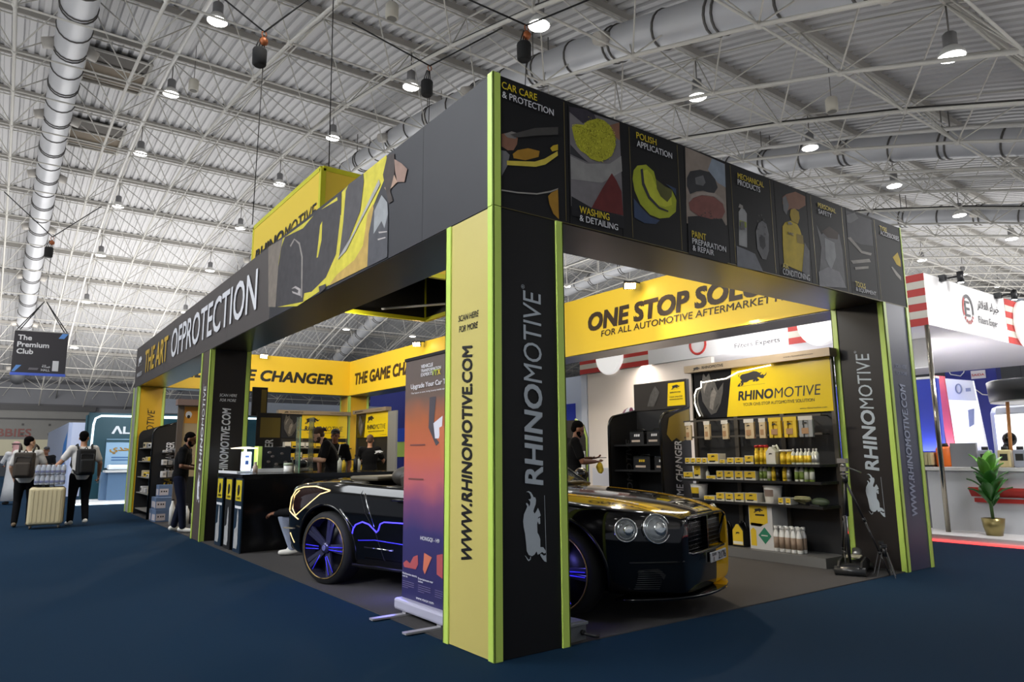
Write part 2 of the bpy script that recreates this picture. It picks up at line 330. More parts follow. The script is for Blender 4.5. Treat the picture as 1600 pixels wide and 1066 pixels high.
'D r1':[[(1.62,.40),(1.56,.43),(1.5,.41),(1.44,.47),(1.37,.49),(1.36,.42),(1.4,.375),(1.6,.37)]],
'D r2':[[(1.264,0.519),(1.139,0.496),(1.25,0.355),(1.28,0.388)]],
'D r3':[[(1.064,0.522),(0.974,0.541),(0.97,0.356),(1.062,0.379)]],
'D text':[(1.627,0.303),(1.367,0.317),(1.347,0.297),(1.088,0.313),(1.381,0.111),(1.065,0.109),(1.316,0.612),(1.03,0.616)],
}
# ================================================================ THE HALL
def floor_mat():
    m = mat('hall_carpet', (16, 43, 66), .95, bump=.5, bscale=900, var=.35, vscale=260, spec=.1); return m
hf = MB().poly([(-45, -25, 0), (75, -25, 0), (75, 64, 0), (-45, 64, 0)]).obj('floor', floor_mat()); struct(hf)
bf = MB().box((3.03, 7.92, .004), (6.03, 15.8, .008)).obj('floor_stand', mat('grey_carpet', (74, 72, 72), .95, bump=.5, bscale=700, var=.4, vscale=200, spec=.1)); struct(bf)
def zl(y): return 14.25-.00669*(y-27.83)**2       # height of the lamp layer under the arched roof
X0, Y0, DX, DY = 1.21, 8.42, 3.0, 3.35
ROOF = mat('roof_sheet', (186, 186, 188), .5, .1)
FRAME = mat('roof_frame', (192, 190, 184), .5)
DUCT = mat('duct_grey', (196, 198, 203), .4, .25)
NI, NJ = range(-12, 23), range(-6, 17)
zb = lambda y: zl(y)-.65
zt = lambda y: zl(y)+1.25
def ceiling():
    mb = MB(); ys = [Y0-1.675+DY*j for j in range(-6, 18)]; prof = []
    x = -36.
    while x < 72:
        prof += [(x, 0), (x+.17, 0), (x+.21, .07), (x+.30, .07)]; x += .34
    n = len(prof)
    vs = [(px, y, zt(y)+.32+pz) for y in ys for px, pz in prof]
    fs = [(j*n+i, j*n+i+1, (j+1)*n+i+1, (j+1)*n+i) for j in range(len(ys)-1) for i in range(n-1)]
    mb.add(vs, fs)
    root = struct(mb.obj('ceiling', ROOF))
    pm = MB()
    for j in range(-6, 17):
        y = Y0+DY*j; pm.box((18, y, zt(y)+.2), (108, .09, .2)); pm.box((18, y, zt(y)+.31), (108, .2, .02))
    pm.obj('purlin', mat('purlin_grey', (168, 165, 160), .6), root)
    def bars(name, L, r, n=6):
        b = MB()
        for a, c in L: b.cyl(a, c, r, n=n, caps=False)
        return b.obj(name, FRAME, root)
    lo = {(i, j): V((X0+1.5+DX*i, Y0+1.675+DY*j, zb(Y0+1.675+DY*j))) for i in NI for j in NJ}
    up = {(i, j): V((X0+DX*i, Y0+DY*j, zt(Y0+DY*j))) for i in NI for j in NJ}
    A = []; B = []; C = []; D = []
    for (i, j), p in lo.items():
        if (i, j+1) in lo: A.append((p, lo[i, j+1]))
        if (i+1, j) in lo: B.append((p, lo[i+1, j]))
        for di in (0, 1):
            for dj in (0, 1):
                if (i+di, j+dj) in up: C.append((p, up[i+di, j+dj]))
    for (i, j), p in up.items():
        if (i, j+1) in up: D.append((p, up[i, j+1]))
        if (i+1, j) in up: D.append((p, up[i+1, j]))
    bars('bottom_chord', A, .048); bars('cross_chord', B, .03); bars('web_diagonal', C, .022, 5); bars('top_chord', D, .03, 5)
    nb = MB()
    for p in lo.values(): nb.ell(p, .09, .09, .09, 8, 5)
    nb.obj('node', FRAME, root)
    # cable run on the chords and sprinkler pipe
    cb = MB(); cb.mats = [mat('cable_black', (40, 38, 36), .6), mat('pipe_white', (206, 205, 202), .4)]
    for i in (-3, 1, 4, 8):
        cb.tube([p+V((.05, 0, .09)) for p in (lo[i, j] for j in NJ)], .03, 5, cb.mats[0])
    for i in (-1, 2, 5, 7):
        cb.tube([lo[i, j]+V((1.1, 0, .75)) for j in NJ], .06, 6, cb.mats[1])
    cb.obj('service_run', None, root)
    # roof vents
    for k, (y0, y1) in enumerate(((23.0, 25.9), (29.7, 32.5))):
        v = MB(); f = mat('vent_frame', (190, 188, 182), .5); dk = mat('vent_brown', (112, 100, 84), .7)
        zc = lambda y: zt(y)+.24
        v.add([(-1.3, y0, zc(y0)), (.65, y0, zc(y0)), (.65, y1, zc(y1)), (-1.3, y1, zc(y1))], [(0, 1, 2, 3)], dk)
        v.add([(-1.3, y0, zc(y0)-.02), (.65, y0, zc(y0)-.02), (.65, y0+1.1, zc(y0+1.1)-.02), (-1.3, y0+1.1, zc(y0+1.1)-.02)], [(0, 1, 2, 3)], mat('vent_dark', (78, 74, 70), .7))
        for xx in (-1.34, .69): v.cyl((xx, y0, zc(y0)-.06), (xx, y1, zc(y1)-.06), .06, n=6, mt=f)
        for yy in (y0, y0+1.1, y1): v.cyl((-1.34, yy, zc(yy)-.06), (.69, yy, zc(yy)-.06), .05, n=6, mt=f)
        v.obj('roof_vent', None, root)
    return lo, up
LO, UPN = ceiling()
def duct(x, label, r=.46):
    y0 = -8.; ys = [y0+1.6*k for k in range(44)]
    zc = lambda y: zl(y)+.25
    t = thing('air_duct', label, 'duct', (x, 10, zc(10)))
    o = V((x, 10, zc(10)))
    d = MB(); d.tube([V((x, y, zc(y)))-o for y in ys], r, 18); d.obj('duct_tube', DUCT, t)
    for k, y in enumerate(ys[1:-1]):
        for dy in ((-.1, .1) if k % 2 else (0,)):
            b = MB(); b.cyl(V((x, y+dy-.025, zc(y+dy-.025)))-o, V((x, y+dy+.025, zc(y+dy+.025)))-o, r+.03, n=18)
            b.obj('clamp_band', mat('duct_band', (92, 90, 88), .5, .4), t)
    nzm = mat('nozzle_grey', (182, 178, 172), .5)
    for k, y in enumerate(ys):
        if k % 4 == 2:
            for s in (-1, 1):
                nz = MB(); a = V((x+s*r*.8, y, zc(y)))-o; nz.cyl(a, a+V((s*.38, 0, -.12)), .2, .17, 12)
                nz.cyl(a+V((s*.37, 0, -.115)), a+V((s*.385, 0, -.12)), .12, n=10, mt=None); nz.obj('nozzle', nzm, t)
    h = MB()
    for k, y in enumerate(ys):
        if k % 4 == 0: h.cyl(V((x-.3, y, zc(y)+.3))-o, V((x-.3, y, zt(y)+.2))-o, .02, n=5); h.cyl(V((x+.3, y, zc(y)+.3))-o, V((x+.3, y, zt(y)+.2))-o, .02, n=5)
    h.obj('hanger', GREYM, t)
duct(-1.9, 'white round air duct running under the roof over the aisle with the hall sign')
duct(9.5, 'white round air duct crossing the roof just behind the tall yellow box')
duct(20.9, 'white round air duct under the roof far behind the picture panels')
duct(32.3, 'white round air duct under the roof beyond the other ducts', .46)
# high-bay lamps
LAMPW = mat('lamp_glow', (255, 253, 246), .5, emit=14)
HOUS = mat('lamp_housing', (132, 132, 134), .5, .3)
def high_bay():
    t = thing('high_bay_lamp', 'round high bay lamp hanging under the steel roof frame', 'lamp', group='high bay lamps under the roof')
    MB().lathe((0, 0, .22), [(.13, 0), (.14, .02), (.14, .3), (.1, .34)], 14).obj('housing', HOUS, t)
    MB().lathe((0, 0, 0), [(.275, 0), (.27, .05), (.2, .16), (.15, .22)], 20).obj('reflector', mat('reflector', (225, 225, 222), .4), t)
    MB().lathe((0, 0, -.012), [(.25, 0), (.262, .013)], 20).obj('lens', LAMPW, t)
    MB().cyl((0, 0, .55), (0, 0, 1.25), .02, n=6).obj('hanger', GREYM, t)
    return t
hb = high_bay(); first = True; BAYS = []
for i in range(-2, 11):
    for j in range(-2, 8):
        x = X0+6*i; y = Y0+6.7*j
        if x > 34 and j > 4: continue
        o = hb if first else copy_tree(hb); first = False
        o.location = (x, y, zl(y))
        if -14 < x < 27 and 6 < y < 45: BAYS.append(o)
for o in BAYS: light('bay_light', 'SPOT', (0, 0, -.05), 620, (1, .98, .94), aim=(0, 0, -5), size=.25, spot=125, blend=.8, parent=o)
# pendant speakers
for k, (x, y, lb) in enumerate(((14.9, 5.3, 'white pendant speaker hanging on a thin rod under the roof above the picture panels'), (4.2, 10.4, 'white pendant speaker high under the roof near the copper ball hoist'), (1.6, 20.0, 'small white pendant speaker under the roof over the slogan beam'))):
    z = zl(y)-.4; t = thing('pendant_speaker', lb, 'speaker', (x, y, z))
    MB().lathe((0, 0, 0), [(.14, 0), (.16, .03), (.16, .36), (.13, .4)], 18).obj('speaker_can', mat('speaker_cream', (206, 202, 190), .5), t)
    MB().lathe((0, 0, -.004), [(.12, 0), (.12, .004)], 18).obj('grille_disc', mat('speaker_grey', (120, 118, 112), .7), t)
    MB().cyl((0, 0, .4), (0, 0, zt(y)-z), .012, n=6).obj('rod', GREYM, t)
# far wall and side walls
WALL = mat('wall_grey', (112, 114, 120), .7, var=.05, vscale=.6)
wf = MB(); wf.bb((-45, 63, 0), (75, 63.3, 10.5))
wall = struct(wf.obj('wall_far', WALL))
g = MB(); g.bb((-45, 62.92, 5.35), (75, 63, 5.55)); g.bb((-45, 62.9, 7.2), (75, 63, 7.45)); g.obj('wall_rail', mat('rail_dark', (72, 73, 78), .6), wall)
wr = struct(MB().bb((74.7, -25, 0), (75, 63, 14)).obj('wall_right', WALL))
cl = MB()
for k in range(1, 14): cl.bb((74.66, -25+k*6.5, 0), (74.7, -25+k*6.5+.06, 14))
cl.obj('panel_joint', mat('joint', (90, 92, 98), .6), wr)
sh = MB(); sh.bb((-9, 62.7, 0), (3.2, 62.9, 5.0))
shut = struct(sh.obj('door_1', mat('shutter_grey', (122, 122, 120), .6, var=.08, vscale=1.2)))
k = MB(); k.bb((-9.2, 62.55, 5.0), (3.6, 62.9, 5.4)); k.bb((3.2, 62.6, 0), (3.45, 62.9, 5.0)); k.bb((-9, 62.6, 4.3), (3.2, 62.7, 4.4)); k.obj('door_frame', mat('door_frame_dark', (66, 66, 68), .6), shut)
k = MB()
for a in range(7):
    for b in range(3): k.box((-8.2+a*1.75, 62.68, 3.9-b*.75), (.16, .05, .16))
k.obj('door_bolt', mat('bolt_dark', (70, 70, 70), .6), shut)
t = tag(MB().bb((-9, 60.9, 0), (3, 61.1, 2.7)).obj('stand_wall', mat('stand_cream', (176, 172, 148), .6)), 'pale cream stand wall low in front of the far shutter', 'wall')
lt = MB(); txt_into(lt, 'LOBBIES', (-4.1, 62.66, 2.95), X, Z, 3.5, .62, mat('red_letters', (120, 66, 62), .5), .02); lt.obj('lettering', None, shut)
t2 = MB(); t2.bb((-9, 60.8, 0), (3, 60.88, 1.5), mat('stand_dark', (40, 46, 56), .6)); t2.obj('counter_front', None, t)
# ================================================================ THE STAND: pillars, beams, hanging box
W_, D_, P_ = 6.05, 15.83, .61
BRN = mat('panel_brown_black', (36, 31, 29), .42, spec=.35); BRN2 = mat('panel_brown', (84, 72, 66), .4)
DARK = mat('panel_charcoal', (44, 44, 47), .4, var=.05)
KHAKI = mat('panel_olive_yellow', (194, 180, 104), .42, var=.04)
NAVY = mat('panel_blue_black', (58, 62, 84), .38)
SOFF = mat('soffit_dark', (44, 36, 30), .3, coat=1.); SOFF.node_tree.nodes['Principled BSDF'].inputs['Coat Roughness'].default_value = .32
SILV = mat('print_silver', (176, 184, 190), .45)
def pillar(x, y, label, mx, my, items_x=(), items_y=(), trimtop=3.0):
    t = thing('pillar', label, 'pillar', (x, y, 0), group=None)
    b = MB(); b.bb((.008, .008, 0), (P_-.008, P_-.008, 2.998))
    core = b.obj('column_panel', BLACK, t)
    MB().bb((0, .05, .004), (.012, P_-.05, 2.998)).obj('face_panel', mx, t)
    MB().bb((.05, 0, .004), (P_-.05, .012, 2.998)).obj('face_panel', my, t)
    for cx, cy in ((0, 0), (P_, 0), (0, P_), (P_, P_)):
        sx = 1 if cx == 0 else -1; sy = 1 if cy == 0 else -1
        m = MB()
        m.bb((cx-sx*.012, cy-sy*.012, 0), (cx+sx*.058, cy+sy*.002, trimtop))
        m.bb((cx-sx*.012, cy-sy*.012, 0), (cx+sx*.002, cy+sy*.058, trimtop))
        m.obj('lime_edge', LIME, t, bevel=.003)
    for it in items_x: face_item(t, it, 0)
    for it in items_y: face_item(t, it, 1)
    return t
def face_item(t, it, f):
    """it = (kind, colour): lettering on the -X face (f=0, seen with +Y to the left) or on the -Y face (f=1)"""
    kind, mt = it; e = -.004
    P = (lambda a, z: V((e, P_-a, z))) if f == 0 else (lambda a, z: V((a, e, z)))   # a = distance from the viewer's left edge
    Ux = -Y if f == 0 else X
    mb = MB()
    if kind == 'rhino':
        # letters read upwards, tops to the left
        o = P(.408, 1.08); Lf = -Ux
        txt_into(mb, 'RHINO', o, Z, Lf, .69, .162, mt, .03, .12)
        txt_into(mb, 'MOTIVE', o+Z*.70, Z, Lf, .65, .162, mt, 0., .12)
        txt_into(mb, '®', P(.262, 2.44), Z, Lf, .03, .03, mt)
        mb.obj('lettering', None, t)
        r = MB(); rhino_into(r, P(.19, .57)+Z*0+Ux*.235, Z, -Ux, .475, mt); r.obj('rhino_emblem', None, t)
    elif kind == 'url':
        txt_into(mb, 'WWW.RHINOMOTIVE.COM', P(.35, .58), Z, -Ux, 1.48, .135, mt, .03, .14); mb.obj('web_address', None, t)
    elif kind == 'scan':
        txt_into(mb, 'SCAN HERE', P(.16, 2.245), Ux, Z, .27, .045, mt, .01, .2)
        txt_into(mb, 'FOR MORE', P(.17, 2.165), Ux, Z, .25, .045, mt, .01, .2); mb.obj('small_lettering', None, t)
pillar(0, 0, 'tall square corner pillar nearest the camera, olive yellow and black faces', KHAKI, mat('panel_black', (15, 15, 17), .5, spec=.3), [('url', PRK), ('scan', PRK)], [('rhino', SILV)])
pillar(5.44, 0, 'square pillar behind the black tripod, brown-black and blue-grey faces with lime edges', BRN, NAVY, [('rhino', SILV)], [('url', mat('print_pale_blue', (150, 158, 180), .5)), ('scan', mat('print_pale_blue', (150, 158, 180), .5))])
pillar(0, 7.95, 'square dark pillar at the glossy black counter end', BRN2, BRN, [('rhino', PRW)], [('url', PRW), ('scan', PRW)])
FARY = mat('panel_deep_yellow', (214, 166, 22), .4)
pillar(0, 15.22, 'yellow faced square pillar at the far end of the stand behind the curved rack', mat('panel_grey', (150, 150, 150), .4), FARY, [], [('rhino', PRK)])
pillar(5.44, 15.22, 'yellow square pillar in the back corner between two display units', FARY, FARY)
# ---- the ring of beams
def rprint(mb, key, mt, lift, plane):
    for pts in PR[key]:
        if plane == 'y': mb.poly([(a, -lift, z) for a, z in pts], mt)
        else: mb.poly([(-lift, a, z) for a, z in pts], mt)
def beams():
    # front beam with the picture panels
    t = thing('fascia_beam', 'long dark beam with nine picture panels over the front opening', 'beam', (0, 0, 0))
    MB().bb((.01, .012, 3.003), (W_-.01, P_-.012, 3.99)).obj('beam_body', DARK, t)
    MB().bb((.005, .02, 3.0), (W_-.005, P_-.005, 3.012)).obj('soffit', SOFF, t)
    e = MB(); e.bb((-.012, -.012, 3.003), (.058, .002, 4.01)); e.bb((-.012, -.012, 3.003), (.002, .058, 4.01)); e.obj('lime_edge', LIME, t, bevel=.003)
    MB().bb((W_-.012, -.008, 3.003), (W_+.012, .04, 4.0)).obj('lime_edge', LIME, t)
    edges = [.06, .70, 1.26, 2.06, 2.64, 3.42, 4.0, 4.78, 5.37, 6.04]
    texts = [[('CAR CARE', 'y'), ('& PROTECTION', 'w')], [('WASHING', 'y'), ('& DETAILING', 'w')], [('POLISH', 'y'), ('APPLICATION', 'w')],
             [('PAINT', 'y'), ('PREPARATION', 'w'), ('& REPAIR', 'w')], [('MECHANICAL', 'y'), ('PRODUCTS', 'w')], [('AIR', 'y'), ('CONDITIONING', 'w')],
             [('PERSONAL', 'y'), ('SAFETY', 'w')], [('TOOLS', 'y'), ('& EQUIPMENT', 'w')], [('TYRE', 'y'), ('ACCESSORIES', 'w')]]
    c = lambda n, *rgb: mat('print_'+n, tuple(min(255, v*1.1) for v in rgb), .6, spec=.2, var=.32, vscale=9)
    sk, ye, org = c('skin', 128, 92, 74), c('mustard', 176, 150, 40), c('amber', 150, 112, 40)
    gl, gr, dg, pl = c('glove', 120, 116, 112), c('grey', 104, 104, 106), c('dark_grey', 52, 52, 55), c('pale', 140, 136, 130)
    col_ = {'P1 hand': sk, 'P1 glove': gl, 'P1 sleeve': gr, 'P1 hood': org, 'P1 stripe': c('mustard_pale', 190, 172, 70), 'P1 knob': ye, 'P1 bumper': org, 'P1 chrome': pl, 'P1 spray': c('spray', 66, 64, 62),
      'P2 bg': c('suds', 112, 108, 110), 'P2 wedge': c('plum', 56, 52, 60), 'P2 streak': c('suds_pale', 136, 134, 132), 'P2 shoulder': dg, 'P2 mitt': c('mitt', 166, 164, 48), 'P2 arm': sk, 'P2 tri': c('red', 92, 38, 38), 'P2 lower': c('near_black', 30, 30, 33),
      'P3 pad': c('pad', 150, 158, 44), 'P3 padin': c('pad_in', 176, 180, 56), 'P3 padcore': c('pad_core', 84, 84, 44), 'P3 groove': dg, 'P3 blue': c('blue_sheen', 52, 66, 92), 'P3 blue2': c('blue_sheen', 52, 66, 92),
      'P4 bg': c('tan', 140, 128, 118), 'P4 sky': c('sky', 138, 148, 160), 'P4 head': dg, 'P4 shine': gr, 'P4 ring': c('ring', 150, 138, 130), 'P4 disc': c('rust', 122, 76, 70), 'P4 dark': c('near_black', 30, 30, 33),
      'P5 can': c('can', 150, 150, 150), 'P5 canlab': c('can_green', 140, 150, 60), 'P5 noz': pl, 'P5 disc': gr, 'P5 hub': dg, 'P5 floor': c('floor_grey', 112, 114, 120),
      'P6 hand': sk, 'P6 glove': gr, 'P6 can': c('canister', 184, 160, 40), 'P6 neck': c('canister_neck', 160, 136, 40), 'P6 lab': c('canister_label', 140, 120, 50), 'P6 floor': gr,
      'P7 smoke': gr, 'P7 dark': c('brown', 66, 54, 48), 'P7 hi': c('smoke_pale', 138, 140, 142), 'P7 base': c('floor_pale', 126, 126, 130),
      'P8 bg': c('tool_grey', 74, 74, 78), 'P8 t1': gr, 'P8 t2': pl, 'P8 t3': pl, 'P8 t4': pl, 'P9 yel': ye, 'P9 wip': pl}
    low = {'P1': .003, 'P2': .003}
    for k in range(9):
        a, b = edges[k], edges[k+1]
        pn = MB().bb((a+.003, -.002, 3.006), (b-.003, .012, 3.998)).obj('picture_panel', mat('panel_print_black', (28, 28, 30), .6, spec=.2), t)
        m = MB(); lift = .0035
        for key, mt in col_.items():
            if key.startswith('P%d ' % (k+1)): rprint(m, key, mt, lift, 'y'); lift += .0006
        if m.v: m.obj('picture', None, pn)
        lt = MB()
        for s, cc in texts[k]:
            o, ue, ve = PR['T '+s]
            z0 = (o[1]+ue[1])/2
            txt_into(lt, s, (o[0], -.0125, z0), X, Z, ue[0]-o[0], ve[1]-o[1], PRY if cc == 'y' else PRW, .008)
        lt.obj('lettering', None, pn)
        ex = MB()
        if k == 3:
            rnd = random.Random(4)
            for q in range(16): a = rnd.uniform(0, 6.28); r_ = rnd.uniform(.2, .95); cx, cz, w_ = 2.355+.2*r_*math.cos(a), 3.415+.055*r_*math.sin(a), rnd.uniform(.005, .01); ex.poly([(cx-w_, -.0105, cz), (cx, -.0105, cz-w_), (cx+w_, -.0105, cz), (cx, -.0105, cz+w_)], PRK)
        if k == 4:
            for q in range(9): a = q*.7; cx, cz = 3.155+.06*math.cos(a), 3.46+.115*math.sin(a); ex.poly([(cx+.008*math.cos(b), -.0105, cz+.012*math.sin(b)) for b in (0, 1, 2, 3, 4, 5)], PRK)
            ex.poly([(2.815, -.0105, 3.36), (2.88, -.0105, 3.37), (2.88, -.0105, 3.45), (2.815, -.0105, 3.44)], PRK)
        if k == 5:
            rhino_into(ex, (3.6, -.0105, 3.56), X, Z, .1, PRK); txt_into(ex, 'RHINO', (3.6, -.0105, 3.46), X, Z, .1, .03, PRK, .02)
        if ex.v: ex.obj('picture_detail', None, pn)
        if k == 1:   # the shaggy mitt is printed with fringes
            fr = MB(); rnd = random.Random(3)
            P = PR['P2 mitt'][0]; cx = sum(p[0] for p in P)/len(P); cz = sum(p[1] for p in P)/len(P)
            for q in range(420):
                i = rnd.randrange(len(P)); f_ = rnd.random()**.5; p = (cx+(P[i][0]-cx)*f_+(P[(i+1) % len(P)][0]-P[i][0])*rnd.random()*f_, cz+(P[i][1]-cz)*f_+(P[(i+1) % len(P)][1]-P[i][1])*rnd.random()*f_)
                an = rnd.uniform(0, 6.28); l = rnd.uniform(.012, .024); d = V((math.cos(an)*l, 0, math.sin(an)*l)); n = V((-d.z, 0, d.x))*.18
                o = V((p[0], -.0085, p[1])); fr.poly([o+n, o-n, o+d], c('mitt_hi', 198, 196, 70) if q % 2 else c('mitt_lo', 116, 116, 34))
            fr.obj('mitt_fringe', None, pn)
    # thin gold frame lines between the panels
    g = MB()
    for x in (.66, 1.37, 1.97, 2.72, 3.35, 4.08, 4.7, 5.42): g.bb((x, -.004, 3.02), (x+.006, -.002, 3.98))
    g.bb((.06, -.004, 3.0), (6.0, .0, 3.006)); g.obj('gold_line', mat('gold_line', (96, 86, 50), .4, .4), t)
    # left beam with the big slogan
    t = thing('fascia_beam', 'very long dark beam with a white and yellow slogan along the aisle side', 'beam', (0, 0, 0))
    FAS = mat('fascia_grey', (76, 71, 70), .42, var=.05)
    MB().bb((.012, P_+.002, 3.003), (P_-.012, D_-.01, 3.99)).obj('beam_body', DARK, t)
    MB().bb((.005, P_+.002, 3.0), (P_-.005, D_-.005, 3.012)).obj('soffit', SOFF, t)
    ed = [.06, 1.017, 3.0, 5.0, 7.046, 9.1, 11.2, 13.4, D_]
    for a, b in zip(ed, ed[1:]): MB().bb((-.002, a+.002, 3.006), (.012, b-.002, 3.998)).obj('fascia_panel', FAS if a > 4 else mat('fascia_blue_black', (52, 52, 56), .5, spec=.3, var=.12, vscale=2), t)
    m = MB(); lift = .004
    lc = {'L bg': c('car_yellow', 176, 166, 62), 'L tyre': c('tyre', 62, 60, 62), 'L grey': c('warm_grey', 112, 104, 96), 'L strip': c('car_yellow', 176, 166, 62), 'L wheelarc': c('rim_line', 128, 122, 118), 'L spoke': c('spoke_pale', 150, 144, 142),
          'L gap': c('tyre', 62, 60, 62), 'L win': c('window_grey', 72, 70, 72), 'L orange': c('sand', 158, 132, 74), 'L shine1': c('film', 142, 140, 134), 'L sleeve': c('sleeve_dark', 70, 70, 74), 'L cloth': c('cloth_grey', 128, 130, 132),
          'L arm': c('arm_tan', 146, 122, 106), 'L hair': c('hair_dark', 64, 58, 56), 'L face': c('face_tan', 126, 104, 94), 'L tick': c('spoke_pale', 150, 144, 142), 'L tick2': c('spoke_pale', 150, 144, 142), 'L dark': c('tyre', 62, 60, 62)}
    for key in lc: rprint(m, key, lc[key], lift, 'x'); lift += .0006
    m = recalc(m.obj('picture', None, t))
    a, b = MB(), MB()
    txt_into(a, 'THE ART', (-.016, 14.39, 3.235), -Y, Z, 2.72, .53, mat('slogan_yellow', (206, 168, 60), .5), .025)
    a.obj('lettering', None, t)
    txt_into(b, 'OFPROTECTION', (-.016, 11.29, 3.225), -Y, Z, 5.74, .58, mat('slogan_white', (222, 222, 226), .5), .012)
    b.obj('lettering', None, t)
    r = MB(); rhino_into(r, (-.016, 15.4, 3.5), -Y, Z, .55, PRW); txt_into(r, 'RHINOMOTIVE', (-.016, 15.45, 3.23), -Y, Z, .7, .1, PRW, .01); r.obj('rhino_emblem', None, t)
    # far beam, yellow inside
    t = thing('fascia_beam', 'yellow faced beam across the far end of the stand, between the two back pillars', 'beam', (0, 0, 0))
    MB().bb((P_+.002, D_-P_+.012, 3.003), (W_-P_-.002, D_-.01, 3.99)).obj('beam_body', DARK, t)
    MB().bb((P_+.002, D_-P_, 3.012), (W_-P_, D_-P_+.012, 4.0)).obj('fascia_panel', YEL, t)
    MB().bb((P_+.002, D_-P_+.012, 3.0), (W_-P_, D_-.01, 3.012)).obj('soffit', SOFF, t)
    l = MB(); txt_into(l, 'THE GAME CHANGER', (.70, D_-P_-.006, 3.29), X, Z, 4.24, .31, PRK, .045, .2); l.obj('lettering', None, t)
    # right beam, yellow inside
    t = thing('fascia_beam', 'long yellow faced beam along the back, behind the car', 'beam', (0, 0, 0))
    MB().bb((W_-P_+.012, P_+.002, 3.003), (W_-.01, D_-.01, 3.99)).obj('beam_body', DARK, t)
    MB().bb((W_-P_, P_+.002, 3.012), (W_-P_+.012, D_-P_-.002, 4.0)).obj('fascia_panel', YEL, t)
    MB().bb((W_-P_+.012, P_+.002, 3.0), (W_-.01, D_-.01, 3.012)).obj('soffit', mat('soffit_grey', (104, 98, 92), .3, .3), t)
    l = MB(); o = W_-P_-.006
    txt_into(l, 'ONE STOP SOLUTION', (o, 4.98, 3.375), -Y, Z, 4.6, .32, mat('sign_brown', (52, 34, 14), .5), .05, .15)
    txt_into(l, 'FOR ALL AUTOMOTIVE AFTERMARKET PRODUCTS', (o, 4.66, 3.245), -Y, Z, 4.25, .105, mat('sign_brown', (52, 34, 14), .5), .008, .1)
    l.obj('lettering', None, t)
    l = MB(); txt_into(l, 'THE GAME CHANGER', (o, 14.83, 3.28), -Y, Z, 4.6, .34, mat('sign_brown', (52, 34, 14), .5), .045, .15); l.obj('lettering', None, t)
beams()
# ---- hanging yellow box
def tower():
    x0, x1, y0, y1, z0, z1 = 1.05, 4.85, 6.16, 9.68, 4.28, 5.69
    t = thing('hanging_box_sign', 'large open yellow box sign hanging above the middle of the stand', 'sign', (2.95, 7.92, z0))
    o = V((2.95, 7.92, z0)); a = V((x0, y0, z0))-o; b = V((x1, y1, z1))-o
    fr = mat('tower_frame', (200, 198, 36), .4); cl = mat('tower_yellow', (226, 196, 60), .45); bk = mat('tower_inside', (12, 12, 13), .7)
    m = MB(); q = .04
    for x in (a.x, b.x):
        for y in (a.y, b.y): m.bb((x-q, y-q, a.z), (x+q, y+q, b.z))
    for z in (a.z, b.z):
        for y in (a.y, b.y): m.bb((a.x, y-q, z-q), (b.x, y+q, z+q))
        for x in (a.x, b.x): m.bb((x-q, a.y, z-q), (x+q, b.y, z+q))
    m.obj('frame', fr, t)
    for n, p, r in (('x', a.x, 0), ('x', b.x, 0), ('y', a.y, 1), ('y', b.y, 1)):
        s = -1 if p in (a.x, a.y) else 1
        lo = (p-.025*s*0-.0, a.y, a.z) if n == 'x' else (a.x, p, a.z)
        for off, mt, nm in ((.03*s, cl, 'outer_panel'), (-.006*s, bk, 'inner_panel')):
            if n == 'x': MB().bb((p+off-.004, a.y+.03, a.z+.03), (p+off+.004, b.y-.03, b.z-.03)).obj(nm, mt, t)
            else: MB().bb((a.x+.03, p+off-.004, a.z+.03), (b.x-.03, p+off+.004, b.z-.03)).obj(nm, mt, t)
    MB().bb((a.x, a.y, b.z-.02), (b.x, b.y, b.z)).obj('top_panel', bk, t)
    MB().cyl((b.x-1.1, b.y-.05, a.z+.12), (b.x-.05, b.y-1.5, a.z+.12), .025, n=8).obj('brace_tube', WHITE, t)
    l = MB(); px = x0-o.x-.045
    txt_into(l, 'RHINO', (px, 9.45-o.y, 4.93-o.z), -Y, Z, 1.65, .24, PRK, .035, .15)
    txt_into(l, 'MOTIVE', (px, 7.76-o.y, 4.93-o.z), -Y, Z, 1.5, .24, PRK, 0, .15)
    l.obj('lettering', None, t)
    return (x0, x1, y0, y1, z1)
tower()
def hoist(px, y, z, label, tx, ty, tz, dx=2.2, dy=1.4, ball=True, sc_=.68):
    t = thing('chain_hoist', label, 'hoist', (px, y, z)); t.scale = (sc_,)*3
    bg = MB(); bg.lathe((0, 0, -.95), [(.15, 0), (.2, .05), (.21, .5), (.19, .54)], 14); bg.obj('chain_bag', mat('bag_black', (20, 20, 21), .9), t)
    if ball: MB().ell((.1, 0, -.12), .13, .13, .13).obj('motor_body', mat('hoist_copper', (150, 84, 44), .5, .3), t)
    h = MB(); h.tube([V((.1, 0, .12))+V((.07*math.cos(k*.785), 0, .1*math.sin(k*.785))) for k in range(8)], .018, 6, closed=True); h.obj('hook', mat('hoist_copper', (150, 84, 44), .5, .3), t)
    s = MB()
    for q in (-.14, -.05, .05, .13): s.cyl((q, 0, -.42), (q*.4+.05, 0, 0), .018, n=5)
    s.obj('bag_strap', mat('strap_black', (26, 26, 26), .8), t)
    c = MB(); up = (zb(y)-z)/sc_ if y < 20 else 2.3
    c.cyl((.1, 0, .2), (-dx, dy, up+.0), .026, n=6); c.cyl((.1, 0, .2), (dx, -dy, up), .026, n=6); c.obj('sling', mat('sling_black', (24, 24, 25), .8), t)
    if tz is not None: MB().cyl((.12, 0, -.2), ((tx-px)/sc_, (ty-y)/sc_, (tz-z)/sc_), .014, n=6).obj('chain', mat('chain_dark', (40, 38, 38), .5, .5), t)
hoist(.95, 9.7, 9.75, 'chain hoist with copper ball above the slogan end of the yellow box', .98, 9.66, 5.75)
